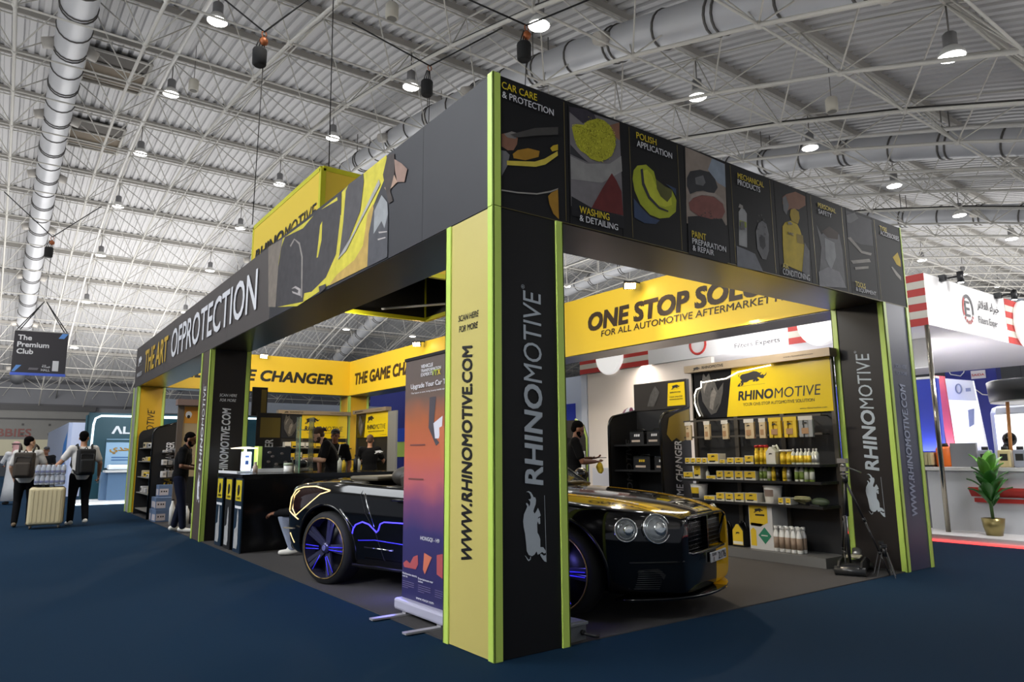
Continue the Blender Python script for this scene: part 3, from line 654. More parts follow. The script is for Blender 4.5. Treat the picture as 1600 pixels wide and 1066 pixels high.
hoist(4.7, 9.5, 10.2, 'chain hoist with tilted black bag over the far side of the long beam', 4.7, 9.5, 5.75, ball=False)
hoist(4.96, 6.1, 9.5, 'chain hoist with orange motor and long black bag above the front beam corner', 4.9, 6.2, 5.75)
hoist(1.1, 6.4, 10.9, 'chain hoist above the near corner of the yellow box, chain with red hook', 1.2, 6.3, 5.75)
hoist(-1.62, 31, 10.5, 'chain hoist with small black bag above the hanging hall sign', -1.55, 31, 8.0, 2.2, .2, sc_=.8)
# flood lights on arms over the yellow beams
FLG = mat('flood_glow', (255, 226, 180), .4, emit=60, ecol=(255, 214, 160))
def flood(loc, aim, label, e=90):
    t = thing('flood_light', label, 'light', loc)
    d = (V(aim)-V(loc)).normalized(); q = d.to_track_quat('Z', 'Y').to_matrix()
    MB().box((0, 0, 0), (.2, .13, .05), rot=q).obj('head', SATIN, t)
    MB().box(d*.028, (.17, .1, .006), rot=q).obj('glowing_lens', FLG, t)
    return t
def floods():
    for loc, aim, lb, b in (((5.22, 3.75, 3.93), (3.6, 1.5, 1.2), 'glowing flood light on the beam above the one stop slogan', (.26, 0, .02)),
                         ((5.22, 10.77, 3.92), (3.0, 8.5, 1.2), 'glowing flood light on the long yellow beam above the roll-up banner', (.26, 0, .02)),
                         ((2.9, 15.0, 3.95), (2.2, 11, 1.2), 'glowing flood light on the far yellow beam above the counter', (0, .26, .02))):
        t = flood(loc, aim, lb)
        a = MB(); a.tube([(0, 0, 0), (b[0]*.5, b[1]*.5, .07), (b[0], b[1], .07), (b[0]*1.05, b[1]*1.05, -.02)], .014, 6); a.obj('arm', SATIN, t)
        light('flood_lamp', 'SPOT', tuple((V(aim)-V(loc)).normalized()*.06), 420, (1, .86, .66), aim=tuple(V(aim)-V(loc)), size=.06, spot=95, blend=.8, parent=t)
floods()
# strip lights above the display units
# ================================================================ FURNITURE OF THE STAND
def pic_rhino_head(mb, o, U, W, w, h, mt):
    """a rough grey rhino head photo: a few angular tones"""
    o, U, W = V(o), V(U), V(W)
    for P in ([(.25,.1),(.38,.05),(.5,.2),(.62,.5),(.72,.75),(.6,.9),(.42,.92),(.28,.7),(.2,.42)], ):
        mb.poly([o+U*(x*w)+W*(y*h) for x, y in P], mt)
GREY_PIC = mat('photo_grey', (70, 67, 64), .6, var=.55, vscale=26); GREY_PIC2 = mat('photo_grey_pale', (116, 110, 104), .6, var=.5, vscale=30)
def brand_board(t, o, U, W, w, h, split=.27, slant=.06, tag_line=True, tube=False):
    """black and yellow header board, o = lower left corner seen from the front, facing the viewer"""
    o, U, W = V(o), V(U), V(W); N = U.cross(W)
    b = MB(); b.add([o+U*(i*w)+W*(j*h)+N*(k*-.02) for k in (0, 1) for j in (0, 1) for i in (0, 1)], [(0, 1, 3, 2), (4, 6, 7, 5), (0, 4, 5, 1), (2, 3, 7, 6), (0, 2, 6, 4), (1, 5, 7, 3)])
    bd = recalc(b.obj('header_board', mat('board_black', (20, 18, 17), .2), t))
    y = MB(); e = N*.002
    y.poly([o+e+U*(split*w), o+e+U*w, o+e+U*w+W*h, o+e+U*((split+slant)*w)+W*h], mat('board_yellow', (232, 200, 26), .22, spec=.6)); y.obj('yellow_panel', None, bd)
    p = MB(); e = N*.003
    q = o+e+U*(.02*w)
    pw = split*w
    for P, mt in (([(.22,.35),(.18,.6),(.24,.8),(.28,.95),(.36,.84),(.46,.92),(.5,.78),(.62,.72),(.70,.54),(.88,.70),(.84,.48),(.76,.28),(.62,.1),(.46,.06),(.34,.2)], GREY_PIC), ([(.42,.2),(.52,.15),(.58,.34),(.66,.5),(.58,.62),(.48,.48)], GREY_PIC2), ([(.28,.5),(.34,.64),(.44,.78),(.38,.76),(.26,.62)], GREY_PIC2), ([(.5,.58),(.55,.62),(.57,.58),(.52,.55)], PRK), ([(.6,.2),(.72,.3),(.70,.26),(.6,.15)], PRK)):
        p.poly([q+U*(x*pw)+W*(yy*h) for x, yy in P], mt); q = q+N*.0004
    p.obj('rhino_photo', None, bd)
    l = MB(); e = N*.004; yw = (1-split)*w; x0 = (split+slant*.6)*w+.08*yw
    rhino_into(l, o+e+U*x0+W*(.58*h), U, W, .3*yw if yw > h else .6*yw, PRK)
    tw = yw*.78
    txt_into(l, 'RHINO', o+e+U*x0+W*(.30*h), U, W, tw*.45, .19*h, PRK, .035, .15)
    txt_into(l, 'MOTIVE', o+e+U*(x0+tw*.46)+W*(.30*h), U, W, tw*.54, .19*h, PRK, 0, .15)
    if tag_line:
        txt_into(l, 'YOUR ONE-STOP AUTOMOTIVE SOLUTION', o+e+U*(x0+.06*tw)+W*(.19*h), U, W, tw*.86, .06*h, PRK, .006)
        txt_into(l, 'www.rhinomotive.com', o+e+U*(x0+tw*.75)+W*(.06*h), U, W, tw*.3, .035*h, PRK)
    l.obj('lettering', None, bd)
    return bd
def gondola(label, loc, rz, wid, shelves, h=2.0, top=2.52, dep=.42, board=(1.77, 2.45), bays=3, rails=(), header_text=True):
    """shelving unit: local x along the width, front toward -y"""
    t = thing('display_shelf', label, 'shelf', loc, rz)
    MB().bb((0, -dep, 0), (wid, .06, .11)).obj('plinth', GREYM, t)
    MB().bb((0, .03, .11), (wid, .06, h-.05)).obj('back_panel', mat('pegboard_black', (22, 22, 24), .5), t)
    for k in range(bays+1):
        x = k*wid/bays; MB().bb((max(x-.03, -.02), -.0, .1), (min(x+.03, wid+.02), .05, top)).obj('upright', mat('upright_steel', (92, 86, 78), .4, .6), t)
    for z in shelves:
        MB().bb((.01, -dep+.04, z-.03), (wid-.01, .03, z)).obj('shelf_board', mat('shelf_black', (20, 20, 21), .4), t)
    for z in rails:
        r = MB(); r.bb((.02, -.26, z-.012), (wid-.02, -.24, z+.012))
        for k in range(9): r.cyl((.1+k*(wid-.2)/8, .03, z), (.1+k*(wid-.2)/8, -.25, z), .008, n=6)
        r.obj('hang_rail', mat('upright_steel', (92, 86, 78), .4, .6), t)
    bd = brand_board(t, (0, -.0, board[0]), X, Z, wid, board[1]-board[0])
    MB().bb((-.06, -.1, top-.1), (wid+.06, .06, top)).obj('header_cap', mat('cap_tan', (150, 134, 112), .4, .3), t)
    if header_text:
        l = MB(); rhino_into(l, (.1, -.105, top-.085), X, Z, .13, PRK); txt_into(l, 'RHINOMOTIVE', (.26, -.104, top-.07), X, Z, .36, .04, PRK, .02); txt_into(l, 'www.rhinomotive.com', (wid-.55, -.104, top-.06), X, Z, .4, .02, PRK)
        l.obj('cap_lettering', None, t)
    return t
GW = 2.08
g1 = gondola('tall black shelf unit with wide yellow header, stocked with bottles and yellow boxes', (5.36, 2.72, .008), R(-90), GW, [.67, .945, 1.145], rails=(1.72, 1.5))
# curved bright reflection on the header, put in as a thin glowing tube
nt = MB(); nt.tube([(.13, -.03, 1.80), (.09, -.03, 1.87), (.05, -.03, 1.98), (.05, -.03, 2.1), (.09, -.03, 2.18), (.17, -.03, 2.2), (.18, -.03, 2.29)], .009, 6, mat('reflection_glow', (255, 246, 225), .4, emit=4))
nt.tube([(.18, -.03, 2.27), (.45, -.03, 2.285), (.6, -.03, 2.29), (.8, -.03, 2.36), (1.3, -.03, 2.4)], .008, 6, mat('reflection_glow', (255, 246, 225), .4, emit=4)); nt.obj('header_reflection', None, g1)
light('shelf_light', 'AREA', (4.85, 1.7, 2.9), 22, (1, .9, .72), aim=(5.3, 1.7, 1.2), size=.15, size_y=1.8)
def c7(a): return a
# ---- products on it: (left, right, z0, z1) converted to metres; world plane x ~ 5.05
BOXY = mat('carton_yellow', (226, 190, 40), .5); BOXW = mat('carton_white', (222, 218, 206), .5)
def label_rhino(mb, cx, z, w, x): rhino_into(mb, (x, cx+w/2, z), -Y, Z, w, PRK)
def carton(y1, y0, z0, z1, label, group, dep=.16, x=5.04, two=True):
    w = y1-y0; h = z1-z0
    t = thing('product_carton', label, 'box', (x+dep/2, (y0+y1)/2, z0+.001), group=group)
    MB().bb((-dep/2, -w/2, 0), (dep/2, w/2, h)).obj('carton_body', BOXW, t, bevel=.002)
    m = MB(); fx = -dep/2-.001
    m.poly([(fx, w/2-.004, h*.28), (fx, -w/2+.004, h*.28), (fx, -w/2+.004, h-.004), (fx, w/2-.004, h-.004)], BOXY); m.obj('yellow_front', None, t)
    l = MB(); rhino_into(l, (fx-.001, w*.18, h*.62), -Y, Z, min(w*.4, h*.5), PRK); l.poly([(fx-.001, w*.35, h*.2), (fx-.001, -w*.15, h*.2), (fx-.001, -w*.25, h*.34), (fx-.001, w*.35, h*.34)], PRK); l.obj('print', None, t)
    return t
SC = GW/(1290-1076)  # rough metres per photo pixel along the unit
def yy(c): return 2.70-(c-40)*(2.70-.70)/(690-40)
def row_cartons(L, zs, nm, ht):
    n = len(L)
    for k, (a, b, c, d) in enumerate(L):
        h = max(.035, (d-c)*.0031)
        carton(yy(a), yy(b)+.006, zs, zs+h, '%s yellow and white carton from the car side on the %s shelf' % (ORD[k], nm), 'cartons on the %s shelf' % nm)
row_cartons([(55,85,518,545),(87,115,518,545),(118,148,518,545),(150,177,518,545),(180,238,500,545),(242,272,527,547),(280,315,520,547),(319,362,520,548),(368,411,512,548)], 1.145, 'upper', 0)
row_cartons([(42,98,585,615),(101,140,557,618),(168,218,603,620),(222,258,588,625),(263,311,590,628),(316,356,592,630),(361,417,595,633)], .945, 'middle', 0)
row_cartons([(150,208,695,715),(215,258,685,720),(262,303,687,722),(308,355,688,726),(359,418,690,730),(510,534,708,735),(542,566,710,737)], .67, 'lower', 0)
def bottle(y, z, r, h, label, group, body, capm, x=5.1, lab=None, neck=.35, sq=False):
    t = thing('bottle', label, 'bottle', (x, y, z+.001), group=group)
    MB().lathe((0, 0, 0), [(r*.9, 0), (r, .01), (r, h*.68), (r*.7, h*.78), (r*neck, h*.84), (r*neck, h*.88)], 14).obj('bottle_body', body, t)
    MB().lathe((0, 0, h*.87), [(r*neck*1.25, 0), (r*neck*1.25, h*.11), (r*neck*1.0, h*.13)], 12).obj('cap', capm, t)
    MB().lathe((0, 0, h*.14), [(r+.001, 0), (r+.001, h*.44)], 14).obj('label_wrap', lab or BOXY, t)
    return t
CAPR = mat('cap_red', (176, 30, 28), .35); PALE = mat('plastic_pale', (214, 214, 196), .35); GREENP = mat('plastic_green', (128, 150, 70), .3); SILVP = mat('can_silver', (176, 176, 172), .3, .5); CAPW = mat('cap_white', (232, 230, 224), .4)
for k, c in enumerate((424, 443, 460)): bottle(yy(c), 1.145, .03, .24, '%s tall yellow spray can with red cap on the upper shelf' % ORD[k], 'red capped cans on the upper shelf', BOXY, CAPR, x=5.06+.015*k, neck=.8)
def jug(y, z, w, h, label, body, labm, x=5.1):
    t = thing('jug', label, 'jug', (x, y, z+.001)); d = .075
    m = MB(); P = [(w/2, 0), (w/2, h*.66), (w*.12, h*.92), (-w*.1, h*.92), (-w/2, h*.66), (-w/2, 0)]
    m.prism([(-d, a, b) for a, b in P], (2*d, 0, 0)); m.obj('jug_body', body, t, bevel=.008)
    MB().cyl((0, 0, h*.9), (0, 0, h), w*.12, n=12).obj('cap', body if body is not PALE else CAPW, t)
    hd = MB(); hd.tube([(0, -w*.05, h*.9), (.0, -w*.3, h*1.0), (0, -w*.48, h*.82), (0, -w*.5, h*.66)], .012, 8); hd.obj('handle', body, t)
    l = MB(); l.poly([(-d-.002, a*.9, max(b, h*.08)*.97) for a, b in P], labm); l.poly([(-d-.003, w*.42, h*.1), (-d-.003, -w*.42, h*.1), (-d-.003, -w*.42, h*.22), (-d-.003, w*.42, h*.22)], BOXW); rhino_into(l, (-d-.003, w*.2, h*.5), -Y, Z, w*.42, PRK); l.obj('label_print', None, t)
    return t
jug(yy(493), 1.145, .135, .235, 'white plastic jug with pointed shoulders between the red capped cans and yellow tins', PALE, BOXW)
for k, c in enumerate((534, 561)): bottle(yy(c), 1.145, .04, .18, '%s wide yellow tin on the upper shelf' % ('near' if k else 'far'), 'yellow tins on the upper shelf', BOXY, CAPW, neck=.9)
for k, c in enumerate((584, 601, 618, 634, 650, 666, 680)): bottle(yy(c), 1.145, .026, .19, '%s slim white topped bottle from the yellow tins on the upper shelf' % ORD[k], 'slim bottles on the upper shelf', PALE, CAPW, x=5.07+.01*(k % 2), lab=BOXY if k < 5 else SILVP)
for k, c in enumerate((431, 449, 467, 487, 506, 535, 553, 587, 608, 628, 650)):
    bottle(yy(c), .945, .028, .205, '%s bottle from the cartons on the middle shelf' % ORD[k], 'bottles on the middle shelf', (PALE, PALE, GREENP, BOXY, SATIN, BOXY, SILVP, PALE, PALE, GREENP, GREENP)[k], CAPW if k not in (4, 6) else SATIN, lab=(GREENP, GREENP, PALE, BOXY, PRK, BOXY, SILVP, GREENP, GREENP, PALE, PALE)[k])
bottle(yy(161), .945, .025, .13, 'small white bottle between the tall carton and the flat carton', 'bottles on the middle shelf', PALE, CAPW, lab=BOXW)
def bucket(y, z, r, h, label, lab):
    t = thing('bucket', label, 'bucket', (5.16, y, z+.001))
    MB().lathe((0, 0, 0), [(r*.82, 0), (r, h*.93)], 20).obj('bucket_body', CAPW, t)
    MB().lathe((0, 0, h*.92), [(r*1.04, 0), (r*1.05, h*.06), (r*.98, h*.09)], 20).obj('lid', CAPW, t)
    l = MB(); n = 7
    for k in range(n-1):
        a0, a1 = R(180-35+k*70/6), R(180-35+(k+1)*70/6)
        for z0, z1, m_ in ((.12, .4, PRK if lab else BOXW), (.4, .78, BOXY if lab else mat('bucket_print', (150, 130, 118), .5))):
            q = lambda zz: r*(.82+.18*zz/.93)+.002
            l.poly([(math.cos(a0)*q(z0), math.sin(a0)*q(z0), z0*h), (math.cos(a1)*q(z0), math.sin(a1)*q(z0), z0*h), (math.cos(a1)*q(z1), math.sin(a1)*q(z1), z1*h), (math.cos(a0)*q(z1), math.sin(a0)*q(z1), z1*h)], m_)
    l.obj('label_print', None, t)
bucket(yy(95), .67, .115, .21, 'white bucket with yellow label on the lower shelf behind the car bonnet', True)
bucket(yy(463), .67, .11, .22, 'white bucket with a grey printed wrap on the lower shelf beside the cartons', False)
t = thing('strap_coil', 'coiled pale webbing strap lying on the lower shelf', 'strap', (5.12, yy(600), .671))
MB().tube([(.05*math.cos(k*.6)*1, .11*math.sin(k*.6)*(1-.01*k), .02+.05*abs(math.sin(k*.3))+.002*k) for k in range(24)], .012, 6).obj('webbing', mat('strap_pale', (170, 166, 120), .8), t)
t = thing('power_sander', 'dark green hand tool lying on the lower shelf at the outer end', 'tool', (5.12, yy(672), .671))
MB().ell((0, 0, .05), .05, .11, .05).obj('tool_body', mat('tool_green', (72, 84, 60), .5), t); MB().box((0, .05, .012), (.1, .12, .02)).obj('tool_pad', SATIN, t)
PK = mat('pack_clear', (206, 186, 150), .3)
for k, (a, b) in enumerate(((52,85),(157,188),(250,284),(364,412),(435,466),(480,537),(547,604),(612,671))):
    w = yy(a)-yy(b); t = thing('hanging_pack', '%s hanging pack from the car side on the rail below the header' % ORD[k], 'pack', (5.1, (yy(a)+yy(b))/2, 1.47), group='packs hanging on the rail')
    big = k in (5, 6)
    m = MB(); n = max(1, int(w/.05))
    for q in range(n): m.bb((-.02+.012*(q % 2), -w/2+q*w/n+.003, 0), (.02+.012*(q % 2), -w/2+(q+1)*w/n-.003, .21))
    m.obj('pack_body', BOXY if big else (SILVP if k == 7 else PK), t, bevel=.006)
    h = MB(); h.bb((-.022, -w/2, .2), (-.016, w/2, .25)); h.obj('hang_card', BOXY if big else mat('pack_card', (214, 208, 196), .4), t)
    l = MB(); l.poly(plate((-.022, w*.3, .04), -Y, Z, w*.5, .07), mat('pack_print', (172, 132, 92), .5)); rhino_into(l, (-.022, w*.25, .15), -Y, Z, w*.4, PRK); l.obj('label_print', None, t)
jug(yy(235), .118, .17, .30, 'black jerrycan with yellow label nearest the car on the plinth', mat('can_black', (18, 18, 19), .35), BOXY, 5.12)
jug(yy(312), .118, .17, .31, 'black jerrycan with yellow label beside the tall white box on the plinth', mat('can_black', (18, 18, 19), .35), BOXY, 5.12)
t = thing('large_carton', 'tall white and yellow carton with a green diamond on the plinth', 'box', (5.2, yy(425), .119))
w = .33; h = .56
MB().bb((-.16, -w/2, 0), (.16, w/2, h)).obj('carton_body', mat('carton_grey_white', (206, 204, 200), .5), t, bevel=.003)
l = MB(); f = -.162
l.poly([(f, .155, h*.52), (f, 0-.0, h*.5), (f, -.1, h*.58), (f, -.1, h-.01), (f, .155, h-.01)], BOXY); l.poly([(f, .14, h*.5), (f, -.0, h*.49), (f, -.04, h*.55), (f, .14, h*.56)], PRK)
l.poly([(f, .15, .04), (f, .07, .04), (f, .07, h*.4), (f, .11, h*.46), (f, .15, h*.4)], BOXY)
l.poly([(f, -.05, .07), (f, -.14, .17), (f, -.05, .27), (f, .04, .17)], mat('diamond_green', (40, 124, 92), .5))
rhino_into(l, (f-.001, .09, h*.78), -Y, Z, .14, PRK); l.poly(plate((f-.001, .07, h*.72), -Y, Z, .13, .02), PRK); l.poly(plate((f-.001, -.0, .165), -Y, Z, .09, .012), BOXW); l.obj('print', None, t)
for k in range(10):
    i, j = k % 5, k//5
    bottle(yy(488)-i*.076, .118, .034, .3, '%s white bottle from the tall carton in the %s row on the plinth' % (ORD[i], ('front', 'rear')[j]), 'white bottles on the plinth', CAPW, CAPW, x=5.06+.08*j, lab=mat('label_tan', (150, 128, 108), .5), neck=.6)
# ---- black rack with the curved side panels beside it
def curved_side(mb, x0, x1, zlo, zhi, y, th, mt, inset=0.):
    """side panel in the x-z plane at y: straight front (x0), curved shoulder up to the back (x1)"""
    P = [(x0+inset, .0), (x0+inset, zlo)]
    for k in range(1, 7):
        a = R(90*k/6); P.append((x0+inset+.14*(1-math.cos(a)), zlo+.17*math.sin(a)))
    P += [(x1, zhi-inset), (x1, 0)]
    mb.prism([(a, y, b) for a, b in P], (0, th, 0), mt); return P
def rack(label, loc, rz, wid, side_text, shelves, header=True, black=True):
    """local: x depth (front at 0 -> back .62), y across"""
    t = thing('display_rack', label, 'rack', loc, rz)
    for k, y in enumerate((0, wid)):
        m = MB(); P = curved_side(m, 0, .62, 1.68, 1.95, y, .03, SATIN); sp = recalc(m.obj('side_panel', SATIN, t))
        if k == 0:
            e = MB(); e.prism([(a, -.004, b) for a, b in [(.10, 1.55), (.16, 1.78), (.3, 1.84), (.6, 1.92), (.6, 1.5), (.4, 1.45), (.3, 1.5), (.2, 1.45)]], (0, -.001, 0), mat('rack_gold', (132, 112, 40), .5)); recalc(e.obj('gold_print', None, sp))
        tr = MB(); tr.tube([(a, y+.015, b) for a, b in P[:-1]], .022, 6); tr.obj('edge_trim', BLACK, sp)
        l = MB()
        if k == 0:
            n = 1.45
            txt_into(l, side_text[0], (.40, -.006, .12), Z, -X, .55, .15, mat('print_gold', (206, 172, 40), .5), .02, .15)
            txt_into(l, side_text[1], (.40, -.006, .70), Z, -X, .76, .15, PRW, .02, .15)
        else:
            txt_into(l, 'RHINOMOTIVE', (.45, wid-.004, .3), Z, -X, 1.2, .12, mat('print_dim', (120, 120, 124), .5), .01, .15)
        l.obj('lettering', None, sp)
    MB().bb((.59, .03, 0), (.62, wid, 1.95)).obj('back_panel', mat('pegboard_black', (22, 22, 24), .5), t)
    MB().bb((0, .03, 0), (.6, wid, .12)).obj('plinth', SATIN, t)
    for z in shelves: MB().bb((.08, .03, z-.025), (.6, wid, z)).obj('shelf_board', SATIN, t)
    if header:
        b = MB(); b.bb((.57, 0, 1.94), (.63, wid+.02, 2.36)); hb_ = b.obj('header_board', mat('header_dark', (38, 33, 30), .4), t)
        q = MB(); e = .565
        q.poly([(e, wid*.36, 1.98), (e, wid*.03, 1.98), (e, wid*.03, 2.32), (e, wid*.33, 2.32)], mat('board_yellow', (232, 200, 26), .22, spec=.6))
        q.poly([(e, wid*.75, 2.0), (e, wid*.68, 2.18), (e, wid*.58, 2.3), (e, wid*.5, 2.2), (e, wid*.55, 2.1), (e, wid*.62, 1.99)], GREY_PIC)
        rhino_into(q, (e-.003, wid*.27, 2.22), -Y, Z, wid*.16, PRK)
        txt_into(q, 'RHINOMOTIVE', (e-.003, wid*.3, 2.165), -Y, Z, wid*.2, .025, PRK, .02); txt_into(q, 'YOUR ONE-STOP', (e-.003, wid*.31, 2.1), -Y, Z, wid*.24, .022, PRK, .01); txt_into(q, 'AUTOMOTIVE SOLUTION', (e-.003, wid*.31, 2.065), -Y, Z, wid*.24, .018, PRK, .01)
        q.obj('header_print', None, hb_)
    return t
rack('black rack with curved sides and batteries directly behind the car bonnet', (4.82, 2.86, .008), 0, 1.03, ('THE GA', 'ME CHANGER'), (.62, 1.05, 1.42))
def battery(x, y, z, label, w=.3, print_=True):
    t = thing('car_battery', label, 'battery', (x, y, z))
    MB().bb((-.09, -w/2, 0), (.09, w/2, .18)).obj('case', SATIN, t, bevel=.004)
    MB().bb((-.085, -w/2+.005, .18), (.085, w/2-.005, .205)).obj('lid', BLACK, t)
    l = MB(); f = -.092
    for k in range(3): l.poly([(f, .05-k*.04, .12), (f, .02-k*.04, .12), (f, .035-k*.04-.02, .155), (f, .065-k*.04-.02, .155)], BOXY if print_ else PRW)
    l.poly(plate((f, w*.36, .04), -Y, Z, w*.6, .03), mat('battery_pale', (196, 180, 166), .5)); l.obj('label_print', None, t)
    h = MB(); h.tube([(0, -w*.3, .2), (0, -w*.25, .225), (0, w*.25, .225), (0, w*.3, .2)], .008, 6); h.obj('handle', BLACK, t)
battery(5.1, 3.52, 1.422, 'black car battery on the upper rack shelf toward the wall', .28, False)
battery(5.12, 3.2, 1.422, 'black car battery on the upper rack shelf beside the lettered side', .28, False)
battery(5.08, 3.42, 1.052, 'black car battery with yellow stripes on the middle rack shelf', .33)
battery(5.1, 3.05, 1.052, 'plain black car battery deep on the middle rack shelf', .28, False)
t = thing('paint_disc', 'small round yellow pad lying on the low rack shelf', 'pad', (5.0, 3.4, .622)); MB().lathe((0, 0, 0), [(.09, 0), (.1, .02), (.08, .035)], 18).obj('pad_foam', BOXY, t); MB().lathe((0, 0, .034), [(.03, 0), (.028, .02)], 12).obj('pad_hub', SATIN, t)
# ---- shelf units at the far end
gA = gondola('shelf unit with black and yellow header facing forward at the far end', (3.43, 15.14, .008), 0, 1.95, [.5, .85, 1.2, 1.5], bays=3)
gB = gondola('shelf unit with yellow header at the back beside the yellow corner pillar', (5.36, 14.45, .008), R(-90), 1.95, [.5, .85, 1.2], bays=2)
def fill(rows, f, nm, group):
    rnd = random.Random(len(nm)); k = 0
    for z, a, b, kind in rows:
        u = a; i = 0
        while u < b-.06:
            if kind == 'box':
                ww = rnd.choice((.12, .15, .18)); hh = rnd.uniform(.12, .2)
                t = thing('product_carton', 'yellow carton %s in its row on the %s' % (ORD[min(i, 13)], nm+' at %s height' % {0: 'knee', 1: 'hip', 2: 'chest', 3: 'head'}[rows.index((z, a, b, kind))]), 'box', f(u+ww/2, z), group=group)
                t.rotation_euler.z = f.rz
                MB().bb((-ww/2+.005, -.08, 0), (ww/2-.005, .08, hh)).obj('carton_body', BOXY if rnd.random() < .75 else BOXW, t)
                MB().bb((-ww/2+.02, -.083, hh*.1), (ww/2-.02, -.081, hh*.35)).obj('print', PRK, t)
            else:
                ww = .075; hh = .22
                t = thing('bottle', 'bottle %s in its row on the %s' % (ORD[min(i, 13)], nm+' at %s height' % {0: 'knee', 1: 'hip', 2: 'chest', 3: 'head'}[rows.index((z, a, b, kind))]), 'bottle', f(u+ww/2, z), group=group)
                t.rotation_euler.z = f.rz
                MB().lathe((0, 0, 0), [(.03, 0), (.03, hh*.7), (.012, hh*.8), (.012, hh)], 10).obj('bottle_body', rnd.choice((BOXY, PALE, SATIN, CAPW)), t)
                MB().lathe((0, 0, hh*.15), [(.031, 0), (.031, hh*.3)], 10).obj('label_wrap', rnd.choice((BOXY, BOXW)), t)
            u += ww+.02; i += 1
def fA(u, z): return (3.43+u, 14.98, z+.009)
fA.rz = 0
fill([(.85, .1, 1.0, 'bottle'), (1.2, .1, 1.1, 'box'), (1.5, .1, 1.85, 'box')], fA, 'far end shelf unit', 'stock on the far end shelf unit')
def fB(u, z): return (5.2, 14.45-u, z+.009)
fB.rz = R(-90)
fill([(.85, .2, 1.2, 'box'), (1.2, .8, 1.7, 'bottle')], fB, 'back shelf unit', 'stock on the back shelf unit')
MB().bb((2.05, -.05, 0), (2.5, .0, 2.4)).obj('steel_end_panel', mat('panel_steel_pale', (150, 150, 146), .4, .4), gB)
# ---- glossy black counter
cx0, cx1, cy0, cy1 = .10, 2.55, 6.18, 7.5
t = thing('counter', 'long glossy black counter behind the tail of the car', 'counter', (cx0, cy0, .008))
MB().bb((.02, .02, 0), (cx1-cx0, cy1-cy0, .98)).obj('counter_body', mat('counter_gloss', (9, 9, 10), .22), t)
MB().bb((0, 0, .98), (cx1-cx0+.02, cy1-cy0+.02, 1.04)).obj('worktop', mat('counter_top_gloss', (18, 18, 19), .1), t)
MB().bb((.005, .3, 1.041), (.02, cy1-cy0, 1.08)).obj('edge_strip', WHITE, t)
DT = mat('panel_teal_dark', (20, 40, 58), .4)
for k in range(3):
    p = thing('spray_can_panel', '%s narrow upright panel with yellow top on the counter end' % ('first from the aisle pillar,', 'second from the aisle pillar,', 'third from the aisle pillar,')[k], 'panel', (.09, 7.45-k*.5, .01))
    MB().bb((0, -.34, 0), (.018, 0, .98)).obj('panel_board', (DT, SATIN, DT)[k], p)
    m = MB(); f = -.002
    m.poly(plate((f, -.03, .68), -Y, Z, .28, .28), mat('board_yellow2', (206, 184, 30), .5)); m.obj('yellow_print', None, p)
    l = MB(); l.poly([V((f-.001, -.17+.06*math.cos(a*.42), .83+.07*math.sin(a*.42))) for a in range(15)], PRK); l.poly(plate((f-.001, -.12, .75), -Y, Z, .05, .06), PRK); txt_into(l, 'RHINO', (f-.001, -.09, .7), -Y, Z, .17, .035, PRK, .02)
    l.obj('emblem_print', None, p)
    b = MB(); b.poly([(f-.001, y, z) for y, z in [(-.04, .05), (-.2, .05), (-.24, .12), (-.22, .5), (-.19, .58), (-.17, .55), (-.14, .33), (-.05, .3)]], mat('print_can', (170, 178, 190), .5)); 
    if k != 1: b.poly(plate((f-.001, -.03, .58), -Y, Z, .3, .035), PRW)
    b.obj('bottle_print', None, p)
# ================================================================ THE CAR (open two-door, front toward +x, right side toward -y)
def paint():
    m = mat('car_paint', (9, 9, 10), .07); nt = m.node_tree; b = nt.nodes['Principled BSDF']
    tc = nt.nodes.new('ShaderNodeTexCoord'); sp = nt.nodes.new('ShaderNodeSeparateXYZ'); nt.links.new(tc.outputs['Object'], sp.inputs[0])
    def mth(op, a, c, d=None):
        n = nt.nodes.new('ShaderNodeMath'); n.operation = op
        for i, q in enumerate((a, c, d)):
            if q is None: continue
            if isinstance(q, (int, float)): n.inputs[i].default_value = q
            else: nt.links.new(q, n.inputs[i])
        return n.outputs[0]
    x, y, z = sp.outputs
    # far half of the nose and bonnet is yellow, with a yellow band down the near side of the bonnet
    far = mth('GREATER_THAN', y, .17)
    nose = mth('GREATER_THAN', x, .2)
    ya = mth('MULTIPLY_ADD', x, .06, -.72); yb = mth('MULTIPLY_ADD', x, .085, -.655)
    band = mth('MULTIPLY', mth('GREATER_THAN', y, ya), mth('LESS_THAN', y, yb))
    band = mth('MULTIPLY', band, mth('GREATER_THAN', z, .78)); band = mth('MULTIPLY', band, mth('LESS_THAN', x, 2.1))
    f = mth('MULTIPLY', mth('MAXIMUM', far, band), nose)
    mx = nt.nodes.new('ShaderNodeMix'); mx.data_type = 'RGBA'; nt.links.new(f, mx.inputs[0])
    mx.inputs[6].default_value = (*lin((9, 9, 10)), 1); mx.inputs[7].default_value = (*lin((206, 160, 16)), 1)
    nt.links.new(mx.outputs[2], b.inputs['Base Color'])
    return m
CHROME = mat('chrome', (205, 205, 205), .08, 1.)
TYRE = mat('tyre_rubber', (14, 14, 15), .8); RIMB = mat('rim_black', (70, 70, 88), .22, .6); GOLD = mat('rim_gold', (170, 140, 80), .3, .7)
LEDB = mat('led_blue', (60, 50, 255), .4, emit=2.2, ecol=(70, 60, 255)); LEDY = mat('led_warm', (255, 226, 160), .4, emit=1.3, ecol=(255, 220, 150))
CARC = V((1.483, 2.264, .008)); CARA = R(-71)
